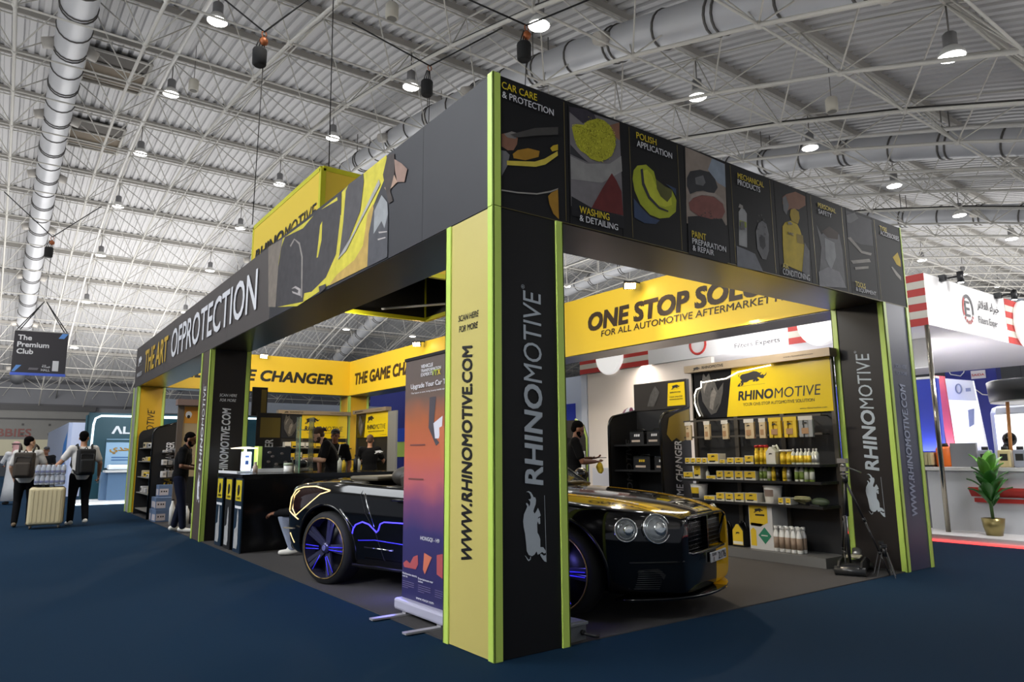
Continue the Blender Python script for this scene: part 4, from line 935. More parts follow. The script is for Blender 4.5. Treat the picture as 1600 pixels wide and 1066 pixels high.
def body_mesh():
    # stations: x, half width, sill z, top-edge z, crown (extra z at centre), cockpit?
    S = [(-2.30, .58, .42, .82, .02, 0), (-2.24, .72, .32, .90, .03, 0), (-2.08, .86, .24, .965, .04, 0), (-1.80, .945, .20, 1.0, .05, 0), (-1.45, .97, .19, 1.015, .05, 0),
         (-1.15, .965, .18, 1.015, .045, 0), (-1.02, .96, .18, 1.01, .04, 0), (-.95, .955, .18, 1.005, -.02, 1), (-.5, .945, .17, .985, 0, 1), (0, .94, .17, .97, 0, 1), (.45, .94, .17, .96, 0, 1), (.56, .94, .17, .96, .0, 1),
         (.64, .94, .17, .955, .035, 0), (.95, .945, .18, .935, .06, 0), (1.35, .955, .18, .905, .07, 0), (1.72, .93, .18, .872, .07, 0), (1.90, .875, .18, .845, .07, 0), (2.04, .785, .18, .825, .065, 0), (2.14, .69, .18, .805, .06, 0), (2.23, .615, .18, .785, .055, 0), (2.285, .565, .19, .765, .05, 0), (2.31, .53, .22, .74, .05, 0)]
    rows = []
    for x, w, zs, zt_, cr, ck in S:
        h = zt_-zs
        if ck: inner = [(w*.80, zt_-.015), (w*.76, zt_-.12), (w*.72, .42), (0, .40)]
        else: inner = [(w*.70, zt_+cr*.35), (w*.52, zt_+cr*.62), (w*.28, zt_+cr*.92), (0, zt_+cr)]
        half = [(0, zs-.0), (w*.86, zs), (w*.955, zs+.06), (w*.985, zs+h*.32), (w*1.0, zs+h*.60), (w*.985, zs+h*.82), (w*.93, zt_-.012), (w*.88, zt_)]+inner
        rows.append([(x, -y, z) for y, z in half])
    bm = bmesh.new(); G = []
    for r in rows:
        L = [bm.verts.new(p) for p in r]; Rr = [bm.verts.new((p[0], -p[1], p[2])) if abs(p[1]) > 1e-6 else None for p in r]
        Rr = [L[i] if v is None else v for i, v in enumerate(Rr)]; G.append((L, Rr))
    for a, b in zip(G, G[1:]):
        for s in (0, 1):
            for i in range(len(a[s])-1):
                q = [a[s][i], b[s][i], b[s][i+1], a[s][i+1]]
                if s: q.reverse()
                bm.faces.new(q)
    for g, rv in ((G[0], False), (G[-1], True)):
        loop = g[0]+[v for v in reversed(g[1]) if v not in g[0]]
        bm.faces.new(loop if not rv else loop[::-1])
    bmesh.ops.recalc_face_normals(bm, faces=bm.faces)
    me = bpy.data.meshes.new('car_body'); bm.to_mesh(me); bm.free()
    return me
def car():
    t = thing('car', 'glossy black and yellow open two-door car parked in the stand behind the corner pillar', 'car', CARC, CARA)
    me = body_mesh(); o = bpy.data.objects.new('body_tmp', me); col.objects.link(o)
    s = o.modifiers.new('s', 'SUBSURF'); s.levels = 3; s.render_levels = 3
    AX = (-1.375, 1.375); cut = []
    for ax in AX:
        for sd in (-1, 1):
            c = MB(); c.cyl((ax, sd*.60, .345), (ax, sd*1.15, .345), .432, n=56).obj
            co = c.obj('cut'); cut.append(co)
            bo = o.modifiers.new('b', 'BOOLEAN'); bo.operation = 'DIFFERENCE'; bo.object = co; bo.solver = 'EXACT'
    # grille and intake recesses
    for (z0, z1, y0, y1, x0) in ((.50, .765, -.45, .45, 2.235),):
        c = MB(); c.bb((x0, y0, z0), (2.6, y1, z1)); co = c.obj('cut'); cut.append(co)
        bo = o.modifiers.new('b', 'BOOLEAN'); bo.operation = 'DIFFERENCE'; bo.object = co; bo.solver = 'EXACT'
    bpy.context.view_layer.update(); dg = bpy.context.evaluated_depsgraph_get()
    nm = bpy.data.meshes.new_from_object(o.evaluated_get(dg)); nm.materials.clear(); nm.materials.append(paint())
    nm.polygons.foreach_set('use_smooth', [True]*len(nm.polygons))
    b = bpy.data.objects.new('body', nm); col.objects.link(b); b.parent = t
    try: nm.set_sharp_from_angle(angle=R(42))
    except Exception: pass
    for q in cut+[o]: bpy.data.objects.remove(q)
    from mathutils.bvhtree import BVHTree
    BV = BVHTree.FromPolygons([v.co for v in nm.vertices], [tuple(p.vertices) for p in nm.polygons])
    def hit(p, d):
        r_ = BV.ray_cast(V(p), V(d).normalized()); return r_[0], r_[1]
    def srf(x, z, lift=.003):
        h_, n_ = hit((x, -2, z), (0, 1, 0))
        return V((x, (h_.y if h_ and h_.y < -.5 else -.95)-lift, z))
    def top(x, y, lift=.003):
        h_, n_ = hit((x, y, 2), (0, 0, -1)); return V((x, y, (h_.z if h_ else .9)+lift))
    # arch lips
    for ax in AX:
        m = MB(); m.tube([srf(ax+.442*math.cos(R(a)), .345+.442*math.sin(R(a)), -.004) for a in range(-12, 193, 9)], .014, 6); m.obj('arch_lip', BLACK, t)
    # bumper creases and side intake on the near front corner
    m = MB()
    def front(y, z, lift=.003):
        h_, n_ = hit((3.2, y, z), (-1, 0, 0)); return (h_ if h_ else V((2.2, y, z)))+V((lift, 0, 0))
    m.tube([front(y, .455) for y in (-.82, -.76, -.68, -.6, -.53)], .006, 5); m.obj('bumper_crease', mat('gap_black', (3, 3, 3), .8), t)
    m = MB(); pts = [front(y, z, .004) for y, z in ((-.80, .26), (-.66, .25), (-.64, .36), (-.68, .41), (-.78, .40))]; m.poly(pts); m.obj('side_intake', mat('intake_mesh', (8, 8, 8), .6), t)
    m = MB()
    for q in range(9): z_ = .26+.016*q; m.tube([front(y, z_, .006) for y in (-.78, -.72, -.66)], .0025, 4)
    m.obj('intake_slat', mat('slat_grey', (50, 50, 52), .4, .5), t)
    # bonnet shut line and ridges
    for q in (-1, 1): m = MB(); m.tube([top(x, q*(.66-.05*(x-.6)-.05*max(0, x-1.4)), -.001) for x in [.66+.09*i for i in range(16)]], .004, 5); m.obj('bonnet_gap', mat('gap_black', (3, 3, 3), .8), t)
    # dark lettering on the yellow bonnet band
    l = MB()
    for s_, x0, ln in (('RHINOMOTIVE', .78, .5), ('GAME CHANGER', 1.38, .56)):
        tmp = MB(); txt_into(tmp, s_, (0, 0, 0), X, Y, ln, .055, PRK, .02)
        l.add([top(x0+v[0], -.695+.0725*(x0+v[0])+v[1]*.8, .004) for v in tmp.v], tmp.f, PRK)
    l.obj('bonnet_lettering', None, t)
    # wheels
    for ax in AX:
        for sd in (-1, 1):
            c = V((ax, sd*.82, .355)); s_ = sd
            wh = MB(); wh.lathe(c-V((0, s_*.13, 0)), [(.29, 0), (.345, .01), (.362, .05), (.362, .21), (.345, .25), (.30, .26)], 48, ax=(0, s_, 0), caps=False)
            wo = wh.obj('wheel', TYRE, t)
            r = MB(); r.lathe(c-V((0, s_*.1, 0)), [(.29, .0), (.296, .03), (.297, .225)], 40, ax=(0, s_, 0), mt=RIMB, caps=False)
            r.lathe(c+V((0, s_*.0, 0)), [(.288, 0), (.288, .004), (.1, .03), (.02, .03)], 40, ax=(0, s_, 0), mt=mat('rim_inner', (8, 8, 10), .4))
            ro = r.obj('rim', None, wo)
            g = MB(); pts = [c+V((.298*math.cos(a*.131), s_*.132, .298*math.sin(a*.131))) for a in range(48)]
            g.tube(pts, .0055, 6, GOLD, closed=True); g.obj('rim_line', None, wo)
            for k in range(10):
                for off in ((-.1, .1) if k % 2 == 0 else ()):
                    a = 2*math.pi*k/10; sp = MB()
                    p0 = c+V((.045*math.cos(a+off*3), s_*.09, .045*math.sin(a+off*3))); p1 = c+V((.288*math.cos(a+off), s_*.122, .288*math.sin(a+off)))
                    d = (p1-p0).normalized(); n = V((0, s_, 0)); side = d.cross(n)
                    sp.prism([p0+side*.018, p1+side*.024, p1-side*.024, p0-side*.018], n*-.03); recalc(sp.obj('spoke', RIMB, wo, bevel=.004))
            h = MB(); h.lathe(c+V((0, s_*.085, 0)), [(.06, 0), (.055, .03), (.03, .04)], 20, ax=(0, s_, 0), mt=RIMB)
            h.lathe(c+V((0, s_*.126, 0)), [(.028, 0), (.026, .004)], 16, ax=(0, s_, 0), mt=mat('hub_badge', (130, 130, 170), .3, .6)); h.obj('hub', None, wo)
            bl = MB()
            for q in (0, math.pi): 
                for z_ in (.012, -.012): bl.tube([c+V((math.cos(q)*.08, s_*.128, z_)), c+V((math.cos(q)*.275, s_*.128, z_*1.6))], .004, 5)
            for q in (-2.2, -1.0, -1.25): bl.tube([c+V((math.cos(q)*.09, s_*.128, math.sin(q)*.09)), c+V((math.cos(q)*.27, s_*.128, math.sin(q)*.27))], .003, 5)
            bl.obj('blue_reflection_line', mat('led_and_reflection_blue', (40, 34, 220), .4, emit=.55, ecol=(60, 50, 255)), wo)  # glowing lines stand in for blue reflections on the spokes
            ab = MB(); ab.lathe(c-V((0, s_*.02, 0)), [(.2, 0), (.2, .02)], 28, ax=(0, s_, 0)); ab.obj('brake_disc', mat('brake_dark', (40, 40, 44), .4, .6), wo)
    # head lamps: round, two each side; outer smaller
    LG = mat('lamp_glass_grey', (120, 124, 126), .10, .35, coat=1., var=.5, vscale=22); LD = mat('lamp_inside', (196, 200, 200), .15, .9)
    for sd in (-1, 1):
        for (px, py, pz, r, n) in ((1.96, .84, .70, .084, V((.58, .80, .16))), (2.12, .66, .70, .107, V((.76, .63, .2)))):
            n = V((n.x, sd*n.y, n.z)).normalized(); h_, nn = hit(V((px, sd*py, pz))+n*.8, -n); c = (h_ if h_ else V((px, sd*py, pz)))-n*.006
            h = MB(); h.lathe(c-n*.06, [(r*1.0, 0), (r*1.05, .055), (r*.98, .07), (r*.9, .078), (r*.45, .086), (.004, .088)], 28, ax=n, mt=LG); ho = h.obj('head_lamp', None, t)
            q = MB(); q.tube([p for p in q.ring(c+n*.012, n, r*1.03, 30)], .008, 6, CHROME, closed=True); u_ = n.cross(Z).normalized(); q.lathe(c+n*.022+u_*r*.22*sd, [(r*.5, 0), (r*.46, .008), (r*.3, .012), (r*.1, .013)], 20, ax=n, mt=LD); q.tube(q.ring(c+n*.02, n, r*.78, 26), .003, 5, LD, closed=True)
            q.obj('lamp_ring', None, ho)
    # grille
    g = MB(); n = 26
    for k in range(n+1): y = -.445+.89*k/n; g.cyl((2.25, y, .505), (2.25, y, .76), .006, n=5)
    for k in range(8): z = .51+.24*k/7; g.cyl((2.25, -.445, z), (2.25, .445, z), .005, n=5)
    g.obj('grille', mat('grille_black', (10, 10, 11), .35), t)
    q = MB(); q.tube([tuple(front(y, z, -.004)) for y, z in ((-.46, .745), (-.42, .772), (-.2, .78), (0, .78), (.2, .78), (.42, .772), (.46, .745), (.44, .52), (.38, .492), (.2, .488), (0, .488), (-.2, .488), (-.38, .492), (-.44, .52))], .013, 8, mat('grille_surround', (60, 60, 64), .15, .9), closed=True); q.obj('grille_surround', None, t)
    q = MB(); q.bb((2.24, -.012, .49), (2.305, .012, .765)); q.obj('grille_bar', mat('grille_surround', (60, 60, 64), .15, .9), t)
    pl = MB(); pl.bb((2.318, -.02, .385), (2.332, .36, .465)); po = pl.obj('number_plate', mat('plate_white', (188, 190, 192), .4), t, bevel=.003)
    l = MB(); txt_into(l, '2176', (2.334, .15, .395), Y, Z, .19, .06, PRK, .02); txt_into(l, 'DXB', (2.334, -.0, .435), Y, Z, .1, .022, PRK, .01); txt_into(l, 'E', (2.334, .03, .393), Y, Z, .03, .03, PRK, .01); l.obj('plate_lettering', None, po)
    # splitter
    P = []; Q = []
    for k in range(17):
        a = -1+k/8; yv = a*.84; xv = 2.385-.46*abs(a)**2.6; P.append((xv, yv)); 
    m = MB(); m.prism([(x, y, .165) for x, y in P]+[(1.85, .84, .165), (1.85, -.84, .165)], (0, 0, .022)); recalc(m.obj('front_splitter', paint(), t))
    m = MB(); m.tube([(x-.005, y, .178) for x, y in P], .008, 6); m.obj('splitter_edge', BLACK, t)
    # windscreen, cowl, mirrors
    WS = [(.80, .66, .985), (.86, .40, 1.01), (.88, 0, 1.015), (.86, -.40, 1.01), (.80, -.66, .985)]; WT = [(.20, .56, 1.38), (.16, .3, 1.405), (.15, 0, 1.41), (.16, -.3, 1.405), (.20, -.56, 1.38)]
    gl = MB(); gl.add(WS+WT, [(i, i+1, 5+i+1, 5+i) for i in range(4)], None, True); 
    gm = mat('car_glass', (200, 210, 214), .02, trans=.92, spec=.8); go = gl.obj('windscreen', gm, t); sm = go.modifiers.new('solid', 'SOLIDIFY'); sm.thickness = .006
    fr = MB(); fr.tube(WS[:1]+WT+WS[-1:], .022, 8); fr.obj('windscreen_frame', BLACK, t)
    fr = MB(); fr.tube([(p[0]+.03, p[1], p[2]-.005) for p in WS], .016, 6); fr.obj('cowl_strip', SATIN, t)
    for sd in (-1, 1):
        m = MB(); m.ell((.52, sd*1.05, 1.06), .07, .11, .075, 14, 9); mo = m.obj('wing_mirror', BLACK, t); MB().cyl((.5, sd*.9, .98), (.52, sd*1.0, 1.03), .02, n=8).obj('mirror_stalk', BLACK, mo)
    # seats with head restraints
    HIDE = mat('seat_dark_hide', (46, 42, 36), .55); HID2 = mat('seat_tan_hide', (84, 76, 60), .6)
    for (sx, sy) in ((-.25, -.38), (-.25, .38)):
        m = MB(); m.box((sx, sy, .55), (.5, .46, .18)); m.box((sx-.3, sy, .85), (.16, .46, .55), rot=M.Rotation(R(-14), 3, 'Y')); so = m.obj('seat', HIDE, t, bevel=.05)
        MB().ell((sx-.385, sy, 1.17), .07, .15, .085, 16, 9).obj('head_restraint', HIDE, so)
    m = MB(); m.box((-.85, 0, .72), (.3, 1.2, .5)); m.obj('rear_seat', HIDE, t, bevel=.06)
    for sy in (-.36, .36): m = MB(); m.ell((-.78, sy, 1.06), .17, .17, .11, 18, 9); m.obj('rear_head_restraint', HIDE, t)
    m = MB(); m.box((-1.12, 0, 1.045), (.42, 1.34, .05)); m.obj('hood_cover', HID2, t, bevel=.022)
    m = MB(); m.box((.48, 0, .86), (.28, 1.36, .2)); m.obj('dashboard', HIDE, t, bevel=.05)
    m = MB(); c = V((.28, .38, .92)); n = V((-.9, 0, .4)); m.tube(m.ring(c, n, .18, 24), .016, 6, closed=True); m.cyl(c-n*.03, c-n*.14, .03, n=8); m.box(c, (.03, .3, .04)); m.obj('steering_wheel', SATIN, t)
    # side: LED lines, door cuts, sill blade, tail lamp lines, handle, vents
    S_ = lambda pts, lift=.004: [tuple(srf(p[0], p[-1], lift)) for p in pts]
    b1 = [(-1.79, .61), (-1.7, .67), (-1.47, .82), (-1.28, .82), (-1.15, .70), (-1.05, .61), (-.96, .52), (-.945, .57), (-.91, .61), (-.82, .64), (-.73, .62), (-.67, .58), (-.63, .55), (-.605, .57), (-.58, .63), (-.53, .65), (-.27, .65), (.2, .64), (.75, .62), (.88, .58)]
    m = MB(); m.tube(S_(b1[4:]), .0065, 6); m.obj('led_line', LEDB, t)
    m = MB(); m.tube(S_([(-.88, -.972, .46), (-.66, -.965, .475), (-.27, -.958, .455), (.5, -.955, .44)]), .004, 6); m.obj('led_line', mat('led_and_reflection_blue', (40, 34, 220), .4, emit=.55, ecol=(60, 50, 255)), t)
    m = MB(); m.tube([(-.9, -.985, .235), (0, -.97, .225), (.88, -.97, .235)], .016, 6); m.obj('sill_blade', BLACK, t)
    m = MB(); m.tube(S_([(-.80, -.975, .40), (-.43, -.968, .39)]), .006, 5); m.obj('sill_trim', CHROME, t)
    m = MB(); m.tube(S_([(-.86, -.89, .99), (-.88, -.955, .9), (-.78, -.972, .72), (-.64, -.968, .54), (-.55, -.955, .3), (-.5, -.93, .2)]), .004, 5)
    m.tube(S_([(.62, -.88, .955), (.66, -.945, .8), (.66, -.952, .5), (.6, -.93, .2)]), .004, 5); m.obj('door_gap', mat('gap_black', (3, 3, 3), .8), t)
    m = MB(); m.tube(S_([(-.83, -.965, .91), (-.76, -.978, .79), (-.66, -.976, .60)]), .006, 6); m.tube(S_([(-1.14, -.985, .75), (-1.05, -.985, .68), (-.95, -.982, .58)]), .006, 6); m.obj('chrome_line', CHROME, t)
    m = MB(); m.tube([(-.42, -.968, .86), (-.36, -.992, .865), (-.25, -.992, .865), (-.19, -.966, .86)], .011, 6); m.obj('door_handle', BLACK, t)
    m = MB(); m.ell((-1.22, -.80, 1.0), .13, .04, .035, 16, 8); m.obj('fuel_flap', BLACK, t)
    # tail lamp
    tl = MB(); 
    def patch(a, b, lift):
        vs = []; n_ = 8
        for i in range(n_+1):
            u = i/n_
            for j in range(5):
                p_ = [V(p) for p in a]; q_ = [V(p) for p in b]; k_ = u*(len(a)-1); i0 = min(int(k_), len(a)-2); f_ = k_-i0
                P_ = (p_[i0].lerp(p_[i0+1], f_)).lerp(q_[i0].lerp(q_[i0+1], f_), j/4); vs.append(tuple(srf(P_.x, P_.y, lift)))
        return vs, [(i*5+j, i*5+j+1, i*5+j+6, i*5+j+5) for i in range(n_) for j in range(4)]
    vs_, fs_ = patch([(-2.0, .72), (-1.9, .68), (-1.7, .77), (-1.45, .89)], [(-2.0, .84), (-1.9, .92), (-1.72, .945), (-1.45, .945)], .002)
    tl.add(vs_, fs_, None, True); tl.obj('tail_lamp', mat('lamp_dark_red', (30, 8, 6), .08, coat=1.), t)
    m = MB()
    m.tube(S_([(-2.08, -.905, .70), (-2.06, -.885, .83), (-1.97, -.915, .92), (-1.80, -.945, .955), (-1.58, -.955, .965), (-1.33, -.965, .93)]), .007, 6)
    m.tube(S_([(-1.33, -.968, .925), (-1.47, -.985, .89), (-1.66, -.99, .77), (-1.88, -.96, .655), (-1.97, -.94, .72), (-1.97, -.935, .86), (-1.88, -.953, .915)]), .0055, 6)
    m.tube(S_([(-2.07, -.905, .69), (-1.95, -.95, .66), (-1.82, -.965, .62)]), .006, 6); m.tube(S_([(-2.05, -.88, .46), (-1.94, -.915, .37), (-1.76, -.95, .29)]), .0045, 6)
    m.obj('tail_light_line', LEDY, t)
    m = MB(); m.bb((-2.02, -.93, .52), (-1.86, -.965, .53)); m.obj('side_marker', mat('marker_pale', (140, 130, 110), .4), t)
    ex = MB()
    for sd in (-1, 1): ex.lathe((-2.2, sd*.55, .3), [(.06, 0), (.065, .02), (.065, .12)], 16, ax=(-1, 0, 0))
    ex.obj('exhaust_tip', CHROME, t)
    # underside so the arches are closed
    m = MB(); m.box((0, 0, .27), (4.0, 1.15, .12)); m.obj('underbody', SATIN, t)
    return t
CAR = car()
for wx in (-1.375, 1.375): light('wheel_fill_light', 'POINT', (wx+.1, -1.12, .5), 2.2, (.22, .2, 1), size=.05, parent=CAR)  # blue point lights added beside the wheels to brighten the spokes
light('under_blue', 'POINT', tuple(CARC+M.Rotation(CARA, 3, 'Z') @ V((-.3, -1.1, .3))), 6, (.2, .2, 1), size=.1)
# ================================================================ PEOPLE
SKIN = [mat('skin_tan', (176, 128, 98), .55), mat('skin_brown', (128, 84, 60), .55), mat('skin_light', (196, 154, 126), .55)]
HAIRD = mat('hair_black', (11, 9, 9), .95, bump=.6, bscale=180, spec=.08)
def limb(mb, pts, rad, n=10):
    """tapered limb with rounded ends"""
    pts = [V(p) for p in pts]; k = len(pts); rs = []
    d0 = (pts[1]-pts[0]).normalized(); d1 = (pts[-1]-pts[-2]).normalized()
    up = V((0, 1, 0)) if abs(d0.y) < .8 else V((1, 0, 0))
    def ring(p, d, r):
        u = d.cross(up).normalized(); v = d.cross(u)
        return [p+u*math.cos(2*math.pi*i/n)*r+v*math.sin(2*math.pi*i/n)*r for i in range(n)]
    for a in (80, 45, 20): rs.append(ring(pts[0]-d0*rad[0]*math.sin(R(a)), d0, max(rad[0]*math.cos(R(a)), .001)))
    for i, p in enumerate(pts):
        a = pts[max(i-1, 0)]; b = pts[min(i+1, k-1)]; rs.append(ring(p, (b-a).normalized(), rad[i]))
    for a in (20, 45, 80): rs.append(ring(pts[-1]+d1*rad[-1]*math.sin(R(a)), d1, max(rad[-1]*math.cos(R(a)), .001)))
    mb.rings(rs, None, True, True)
def trunk(mb, secs, right, n=16):
    """elliptical sections: (centre, half width along right, half depth)"""
    rs = []
    for i, (c, a, b) in enumerate(secs):
        p = V(secs[max(i-1, 0)][0]); q = V(secs[min(i+1, len(secs)-1)][0]); d = (q-p).normalized()
        u = V(right)-d*V(right).dot(d); u.normalize(); v = d.cross(u)
        rs.append([V(c)+u*math.cos(2*math.pi*k/n)*a+v*math.sin(2*math.pi*k/n)*b for k in range(n)])
    mb.rings(rs, None, True, True)
def hand(mb, wrist, d, palm, s=1., curl=35, thumb=1):
    """palm plus five bent fingers; d = pointing direction, palm = palm normal"""
    d = V(d).normalized(); pn = V(palm); pn = (pn-d*pn.dot(d)).normalized(); sd = d.cross(pn)*thumb
    w = V(wrist)
    trunk(mb, [(w-d*.02, .026*s, .02*s), (w+d*.02*s, .034*s, .018*s), (w+d*.06*s, .042*s, .016*s), (w+d*.088*s, .041*s, .013*s)], sd, 10)
    for k, (o, L) in enumerate(((-.030, .062), (-.010, .072), (.011, .078), (.031, .070))):
        p = w+d*.085*s+sd*o*s; a = 0; P = [p]
        for q in (.45, .32, .23):
            a += R(curl*(.7+.12*k)); dd = d*math.cos(a)+pn*math.sin(a); p = p+dd*L*q*s; P.append(p)
        limb(mb, P, [.0092*s, .0088*s, .0082*s, .007*s], 6)
    p = w+d*.025*s+sd*.032*s; a1 = (sd*.75+d*.55+pn*.35).normalized(); a2 = (d*.85+sd*.25+pn*.4).normalized()
    limb(mb, [p, p+a1*.036*s, p+a1*.036*s+a2*.028*s], [.0125*s, .011*s, .008*s], 6)
def head_shape(mb, c, fwd, up, s=1.):
    f = V(fwd).normalized(); u = V(up); u = (u-f*u.dot(f)).normalized(); r = f.cross(u)
    rot = M((r, f, u)).transposed()
    T = lambda x, y, z: V(c)+rot @ (V((x, y, z))*s)
    mb.ell(T(0, -.008, .025), .076*s, .095*s, .092*s, 18, 12, rot=rot)          # skull
    mb.ell(T(0, .022, -.045), .060*s, .072*s, .070*s, 16, 10, rot=rot)           # face and jaw
    mb.ell(T(0, .052, -.095), .032*s, .034*s, .024*s, 12, 8, rot=rot)            # chin
    mb.ell(T(0, .098, -.022), .013*s, .018*s, .03*s, 10, 7, rot=rot)             # nose
    mb.ell(T(0, .09, -.066), .024*s, .012*s, .012*s, 10, 6, rot=rot)             # lips
    mb.ell(T(0, .082, .018), .05*s, .016*s, .012*s, 12, 6, rot=rot)              # brow
    for q in (-1, 1): mb.ell(T(q*.078, -.008, -.02), .010*s, .022*s, .032*s, 10, 7, rot=rot)  # ears
    return T, rot
def soft(o, vox, it=6):
    r = o.modifiers.new('r', 'REMESH'); r.mode = 'VOXEL'; r.voxel_size = vox; r.use_smooth_shade = True
    s = o.modifiers.new('s', 'SMOOTH'); s.factor = .5; s.iterations = it
    return o
def person(label, loc, rz, skin, top, bottom, shoe, J=None, hair='short', beard=False, height=1.75, topkind='tee', cap=None, logo=None, lean=0., group=None, hands=((35, 1), (35, 1)), hairm=None):
    t = thing('person', label, 'person', loc, rz, group)
    k = height/1.75
    j = dict(pel=(0, 0, .95), chest=(0, .0, 1.27), neck=(0, -.005, 1.47), head=(0, .025, 1.635), hf=(0, 1, -.05), hu=(0, 0, 1),
             shL=(-.19, -.01, 1.42), shR=(.19, -.01, 1.42), elL=(-.25, -.02, 1.14), elR=(.25, -.02, 1.14), wrL=(-.25, .08, .89), wrR=(.25, .08, .89),
             hiL=(-.095, 0, .92), hiR=(.095, 0, .92), knL=(-.11, .02, .5), knR=(.11, .02, .5), anL=(-.115, -.03, .085), anR=(.115, -.03, .085), ftL=(-.13, 1, 0), ftR=(.13, 1, 0), pdL=(.3, .3, -1), pdR=(-.3, .3, -1), pnL=(1, 0, 0), pnR=(-1, 0, 0), rt=(1, 0, 0))
    j.update(J or {})
    g = {a: V(b)*(k if a[:2] in ('pe', 'ch', 'ne', 'he', 'sh', 'el', 'wr', 'hi', 'kn', 'an') else 1) for a, b in j.items()}
    rt = g['rt']
    def torso(mb, e=0., lo=True):
        p, c, n = g['pel'], g['chest'], g['neck']; d = (c-p); mid = p+d*.42
        S = ([(p-d*.32, .12+e, .10+e)] if lo else [])+[(p-d*.12, .165+e, .115+e), (p+d*.1, .165+e, .115+e), (mid, .148+e, .105+e), (p+d*.75, .165+e, .118+e), (c, .175+e, .122+e), (c+(n-c)*.55, .165+e, .105+e), (c+(n-c)*.85, .10+e*.5, .075+e*.5), (n, .058, .056)]
        trunk(mb, S, rt)
        for q in ('L', 'R'): limb(mb, [c+(n-c)*.45, g['sh'+q]], [.08+e, .062+e])
    # body
    b = MB(); torso(b, 0)
    limb(b, [g['neck']-V((0, 0, .06)), g['neck']+(g['head']-g['neck'])*.6], [.058*k, .052*k])
    T, rot = head_shape(b, g['head'], g['hf'], g['hu'], k)
    for q, sg in (('L', 1), ('R', -1)):
        s, e, w = g['sh'+q], g['el'+q], g['wr'+q]
        limb(b, [s, s+(e-s)*.4, e], [.054*k, .049*k, .041*k]); limb(b, [e, e+(w-e)*.3, w], [.041*k, .042*k, .027*k])
        d = (w-e).normalized(); c, m = hands[0 if q == 'L' else 1]
        hand(b, w+d*.01, d+g['pd'+q]*.0, g['pn'+q], k, c, sg*m)
        h_, n_, a = g['hi'+q], g['kn'+q], g['an'+q]
        limb(b, [h_, h_+(n_-h_)*.5, n_], [.088*k, .078*k, .056*k]); limb(b, [n_, n_+(a-n_)*.35, a], [.054*k, .056*k, .036*k])
        ft = g['ft'+q].normalized(); limb(b, [a-V((0, 0, .035)), a-V((0, 0, .05))+ft*.13*k], [.036*k, .028*k])
    soft(b.obj('body', skin, t), .0085, 4)
    # eyes, brows
    e = MB()
    for q in (-1, 1): e.ell(T(q*.031, .083, -.004), .013*k, .009*k, .007*k, 10, 6, rot=rot)
    e.obj('eyes', mat('eye_dark', (30, 22, 18), .2), t)
    hm = hairm or HAIRD
    if hair:
        h = MB()
        if hair == 'short':
            h.ell(T(0, -.022, .045), .081*k, .095*k, .086*k, 18, 12, rot=rot); h.ell(T(0, -.055, -.005), .068*k, .056*k, .07*k, 14, 9, rot=rot)
        elif hair == 'tail':
            h.ell(T(0, -.02, .042), .082*k, .098*k, .09*k, 18, 12, rot=rot); h.ell(T(0, -.045, -.02), .074*k, .06*k, .06*k, 14, 8, rot=rot)
            limb(h, [T(0, -.10, .05), T(0, -.135, .035), T(0, -.15, -.01)], [.025*k, .032*k, .014*k])
        o = h.obj('hair', hm, t); soft(o, .01, 2)
    if beard:
        h = MB(); h.ell(T(0, .03, -.088), .056*k, .062*k, .038*k, 14, 8, rot=rot)
        for q in (-1, 1): h.ell(T(q*.05, .02, -.06), .016*k, .035*k, .035*k, 10, 6, rot=rot)
        h.obj('beard', hm, t)
    if cap:
        c = MB(); c.ell(T(0, -.012, .065), .084*k, .1*k, .065*k, 18, 10, rot=rot); c.ell(T(0, .09, .05), .06*k, .07*k, .01*k, 16, 6, rot=rot); c.obj('cap', cap, t)
    # clothes
    m = MB(); torso(m, .016, lo=True)
    for q in ('L', 'R'):
        s, e, w = g['sh'+q], g['el'+q], g['wr'+q]
        if topkind == 'long': limb(m, [s, e, w-(w-e)*.08], [.07*k, .056*k, .045*k])
        else: limb(m, [s, s+(e-s)*.72], [.07*k, .066*k])
    if topkind == 'polo': limb(m, [g['neck']-V((0, 0, .02)), g['neck']+V((0, 0, .015))], [.068*k, .064*k])
    soft(m.obj('shirt', top, t), .013, 5)
    if bottom:
        m = MB(); d = g['chest']-g['pel']
        trunk(m, [(g['pel']-d*.28, .13, .11), (g['pel']-d*.1, .172, .128), (g['pel']+d*.08, .166, .122)], rt)
        for q in ('L', 'R'):
            h_, n_, a = g['hi'+q], g['kn'+q], g['an'+q]
            limb(m, [h_, h_+(n_-h_)*.5, n_], [.10*k, .09*k, .07*k]); limb(m, [n_, n_+(a-n_)*.4, a+V((0, 0, .01))], [.07*k, .066*k, .058*k])
        soft(m.obj('trousers', bottom, t), .014, 4)
    for q in ('L', 'R'):
        a = g['an'+q]; ft = g['ft'+q].normalized(); u = Z.cross(ft) if True else X
        m = MB(); up = g.get('fu'+q, V((0, 0, 1)))
        limb(m, [a-V((0, 0, .028))-ft*.045*k, a-V((0, 0, .045))+ft*.06*k, a-V((0, 0, .05))+ft*.155*k], [.043*k, .042*k, .033*k]); limb(m, [a+V((0, 0, .02)), a-V((0, 0, .03))], [.044*k, .044*k])
        soft(m.obj('shoe', shoe, t), .011, 3)
    if logo:
        c = g['chest']+(g['neck']-g['chest'])*.25
        fw = V(rt).cross((g['neck']-g['pel']).normalized()); fw = -fw if fw.y < 0 else fw
        l = MB(); o = c+fw*.146*(1 if logo[1] == 'front' else -1)+V(rt)*(.04 if logo[1] == 'front' else .12); U_ = V(rt)*(-1 if logo[1] == 'front' else 1); W__ = (g['neck']-g['pel']).normalized()
        rhino_into(l, o, U_, W__, logo[0], PRW); l.obj('shirt_print', None, t)
    return t, g
